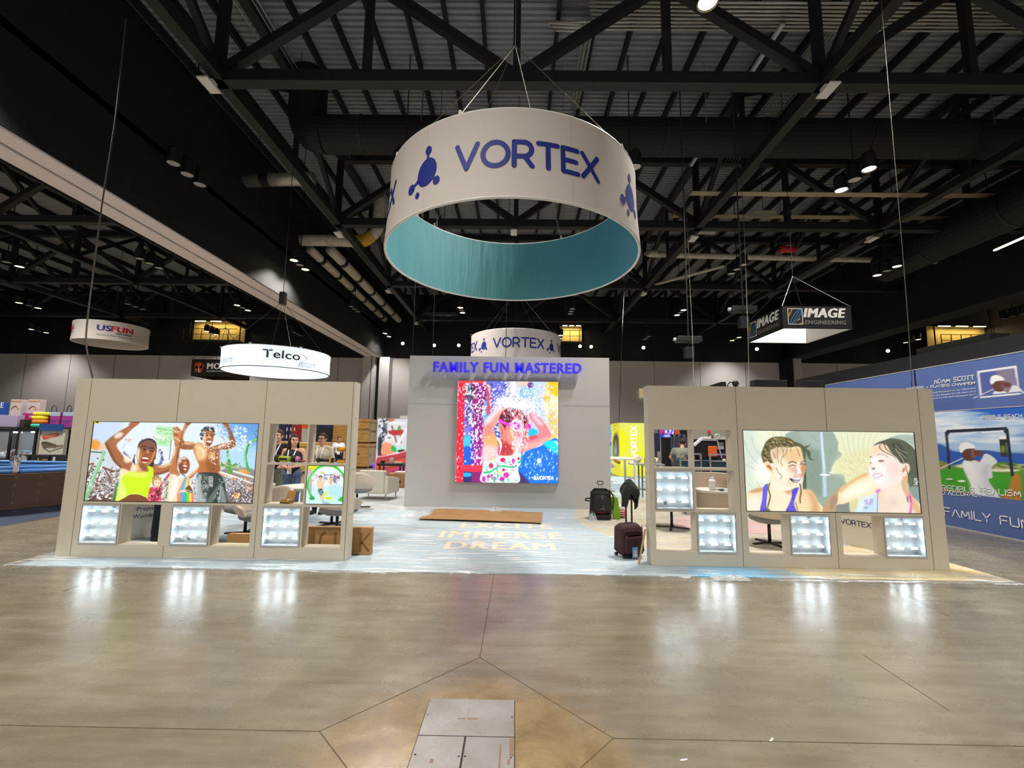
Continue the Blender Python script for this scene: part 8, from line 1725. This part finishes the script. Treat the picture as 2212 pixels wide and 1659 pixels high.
    if glasses:
        mb=MB()
        for sx in (-1,1): mb.tube([Hd(sx*.033+.026*math.cos(q*.524),-.105,.01+.02*math.sin(q*.524)) for q in range(12)],.004*s,6,closed=True);mb.tube([Hd(sx*.058,-.103,.014),Hd(sx*.084,.0,.014)],.003*s,6)
        mb.tube([Hd(-.01,-.107,.012),Hd(.01,-.107,.012)],.003*s,6);mb.build('glasses',M_blackpl,t,smooth=True)
    if lanyard:
        mb=MB()
        for sx in (-1,1): mb.obox(tb(V(sx*.075,-.06,1.46)),tb(V(sx*.055,-.15,1.32)),.02*s,.004,up=(0,-1,.3));mb.obox(tb(V(sx*.055,-.15,1.32)),tb(V(sx*.012,-.165,1.08)),.02*s,.004,up=(0,-1,.1))
        mb.build('lanyard',M_white2,t);MB().obox(tb(V(0,-.168,1.08)),tb(V(0,-.168,.96)),.085*s,.005,up=(0,-1,0)).build('badge',M_white2,t)
    return t
M_hbrown=mat('brown_hair',(64,42,32),.85);M_hdark=mat('dark_brown_hair',(46,28,24),.85);M_black_t=mat('black_tee',(26,26,28),.8);M_olive=mat('olive_trousers',(104,106,92),.85);M_jeans=mat('blue_jeans',(88,106,140),.85,mottle=((72,90,124),6,(1,1,.4)));M_shoe=mat('dark_shoes',(34,32,32),.6);M_beige=mat('beige_sweater',(188,176,156),.9);M_greyt=mat('grey_green_tee',(126,128,112),.85);M_darkj=mat('dark_jeans',(26,34,48),.85)
def place(px,Y): p=at(px,940,Y=Y);return (p.x,Y,.014)
cross=[((.24,.02,1.14),(.06,-.2,1.1)),((-.24,.02,1.14),(-.02,-.2,1.08))]
person('man with short brown hair, black T-shirt and white lanyard, standing behind the upper left niche',place(603,9.15),.0,1.75,M_skin,M_hbrown,M_black_t,M_olive,M_shoe,arms=[((.25,.03,1.15),(.2,-.16,1.05)),((-.25,.03,1.15),(-.2,-.16,1.05))])
person('woman with long dark brown hair, sleeveless black top and blue jeans, looking aside',place(637,8.75),.12,1.66,M_skin,M_hdark,M_black_t,M_jeans,M_shoe,'long','none',arms=cross,turn=.55,lanyard=True,female=True)
person('woman with black glasses, tied hair and beige sweater, standing behind the second niche',place(698,9.75),.0,1.69,M_skinw,M_hdark,M_beige,M_darkj,M_shoe,'tied','long',glasses=True,turn=-.12,female=True)
person('person in dark turned-up jeans, only a leg showing in the first low niche',place(371,7.2),1.45,1.7,M_skin,M_hbrown,M_black_t,M_darkj,M_shoe,lanyard=False)
person('man in a grey-green T-shirt bending over, back turned, behind the right wall',(4.52,12.4,.014),2.6,1.76,M_skinw,M_hdark,M_greyt,M_darkj,M_shoe,lanyard=False,bend=.45,arms=[((.3,-.02,1.2),(.22,-.3,1.12)),((-.3,-.02,1.2),(-.22,-.3,1.12))])
person('dark-haired visitor far behind the woman with glasses, by the crates',place(733,18.6),.6,1.6,M_skinw,M_hdark,M_white2,M_darkj,M_shoe,'tied',lanyard=False,vox=.013)
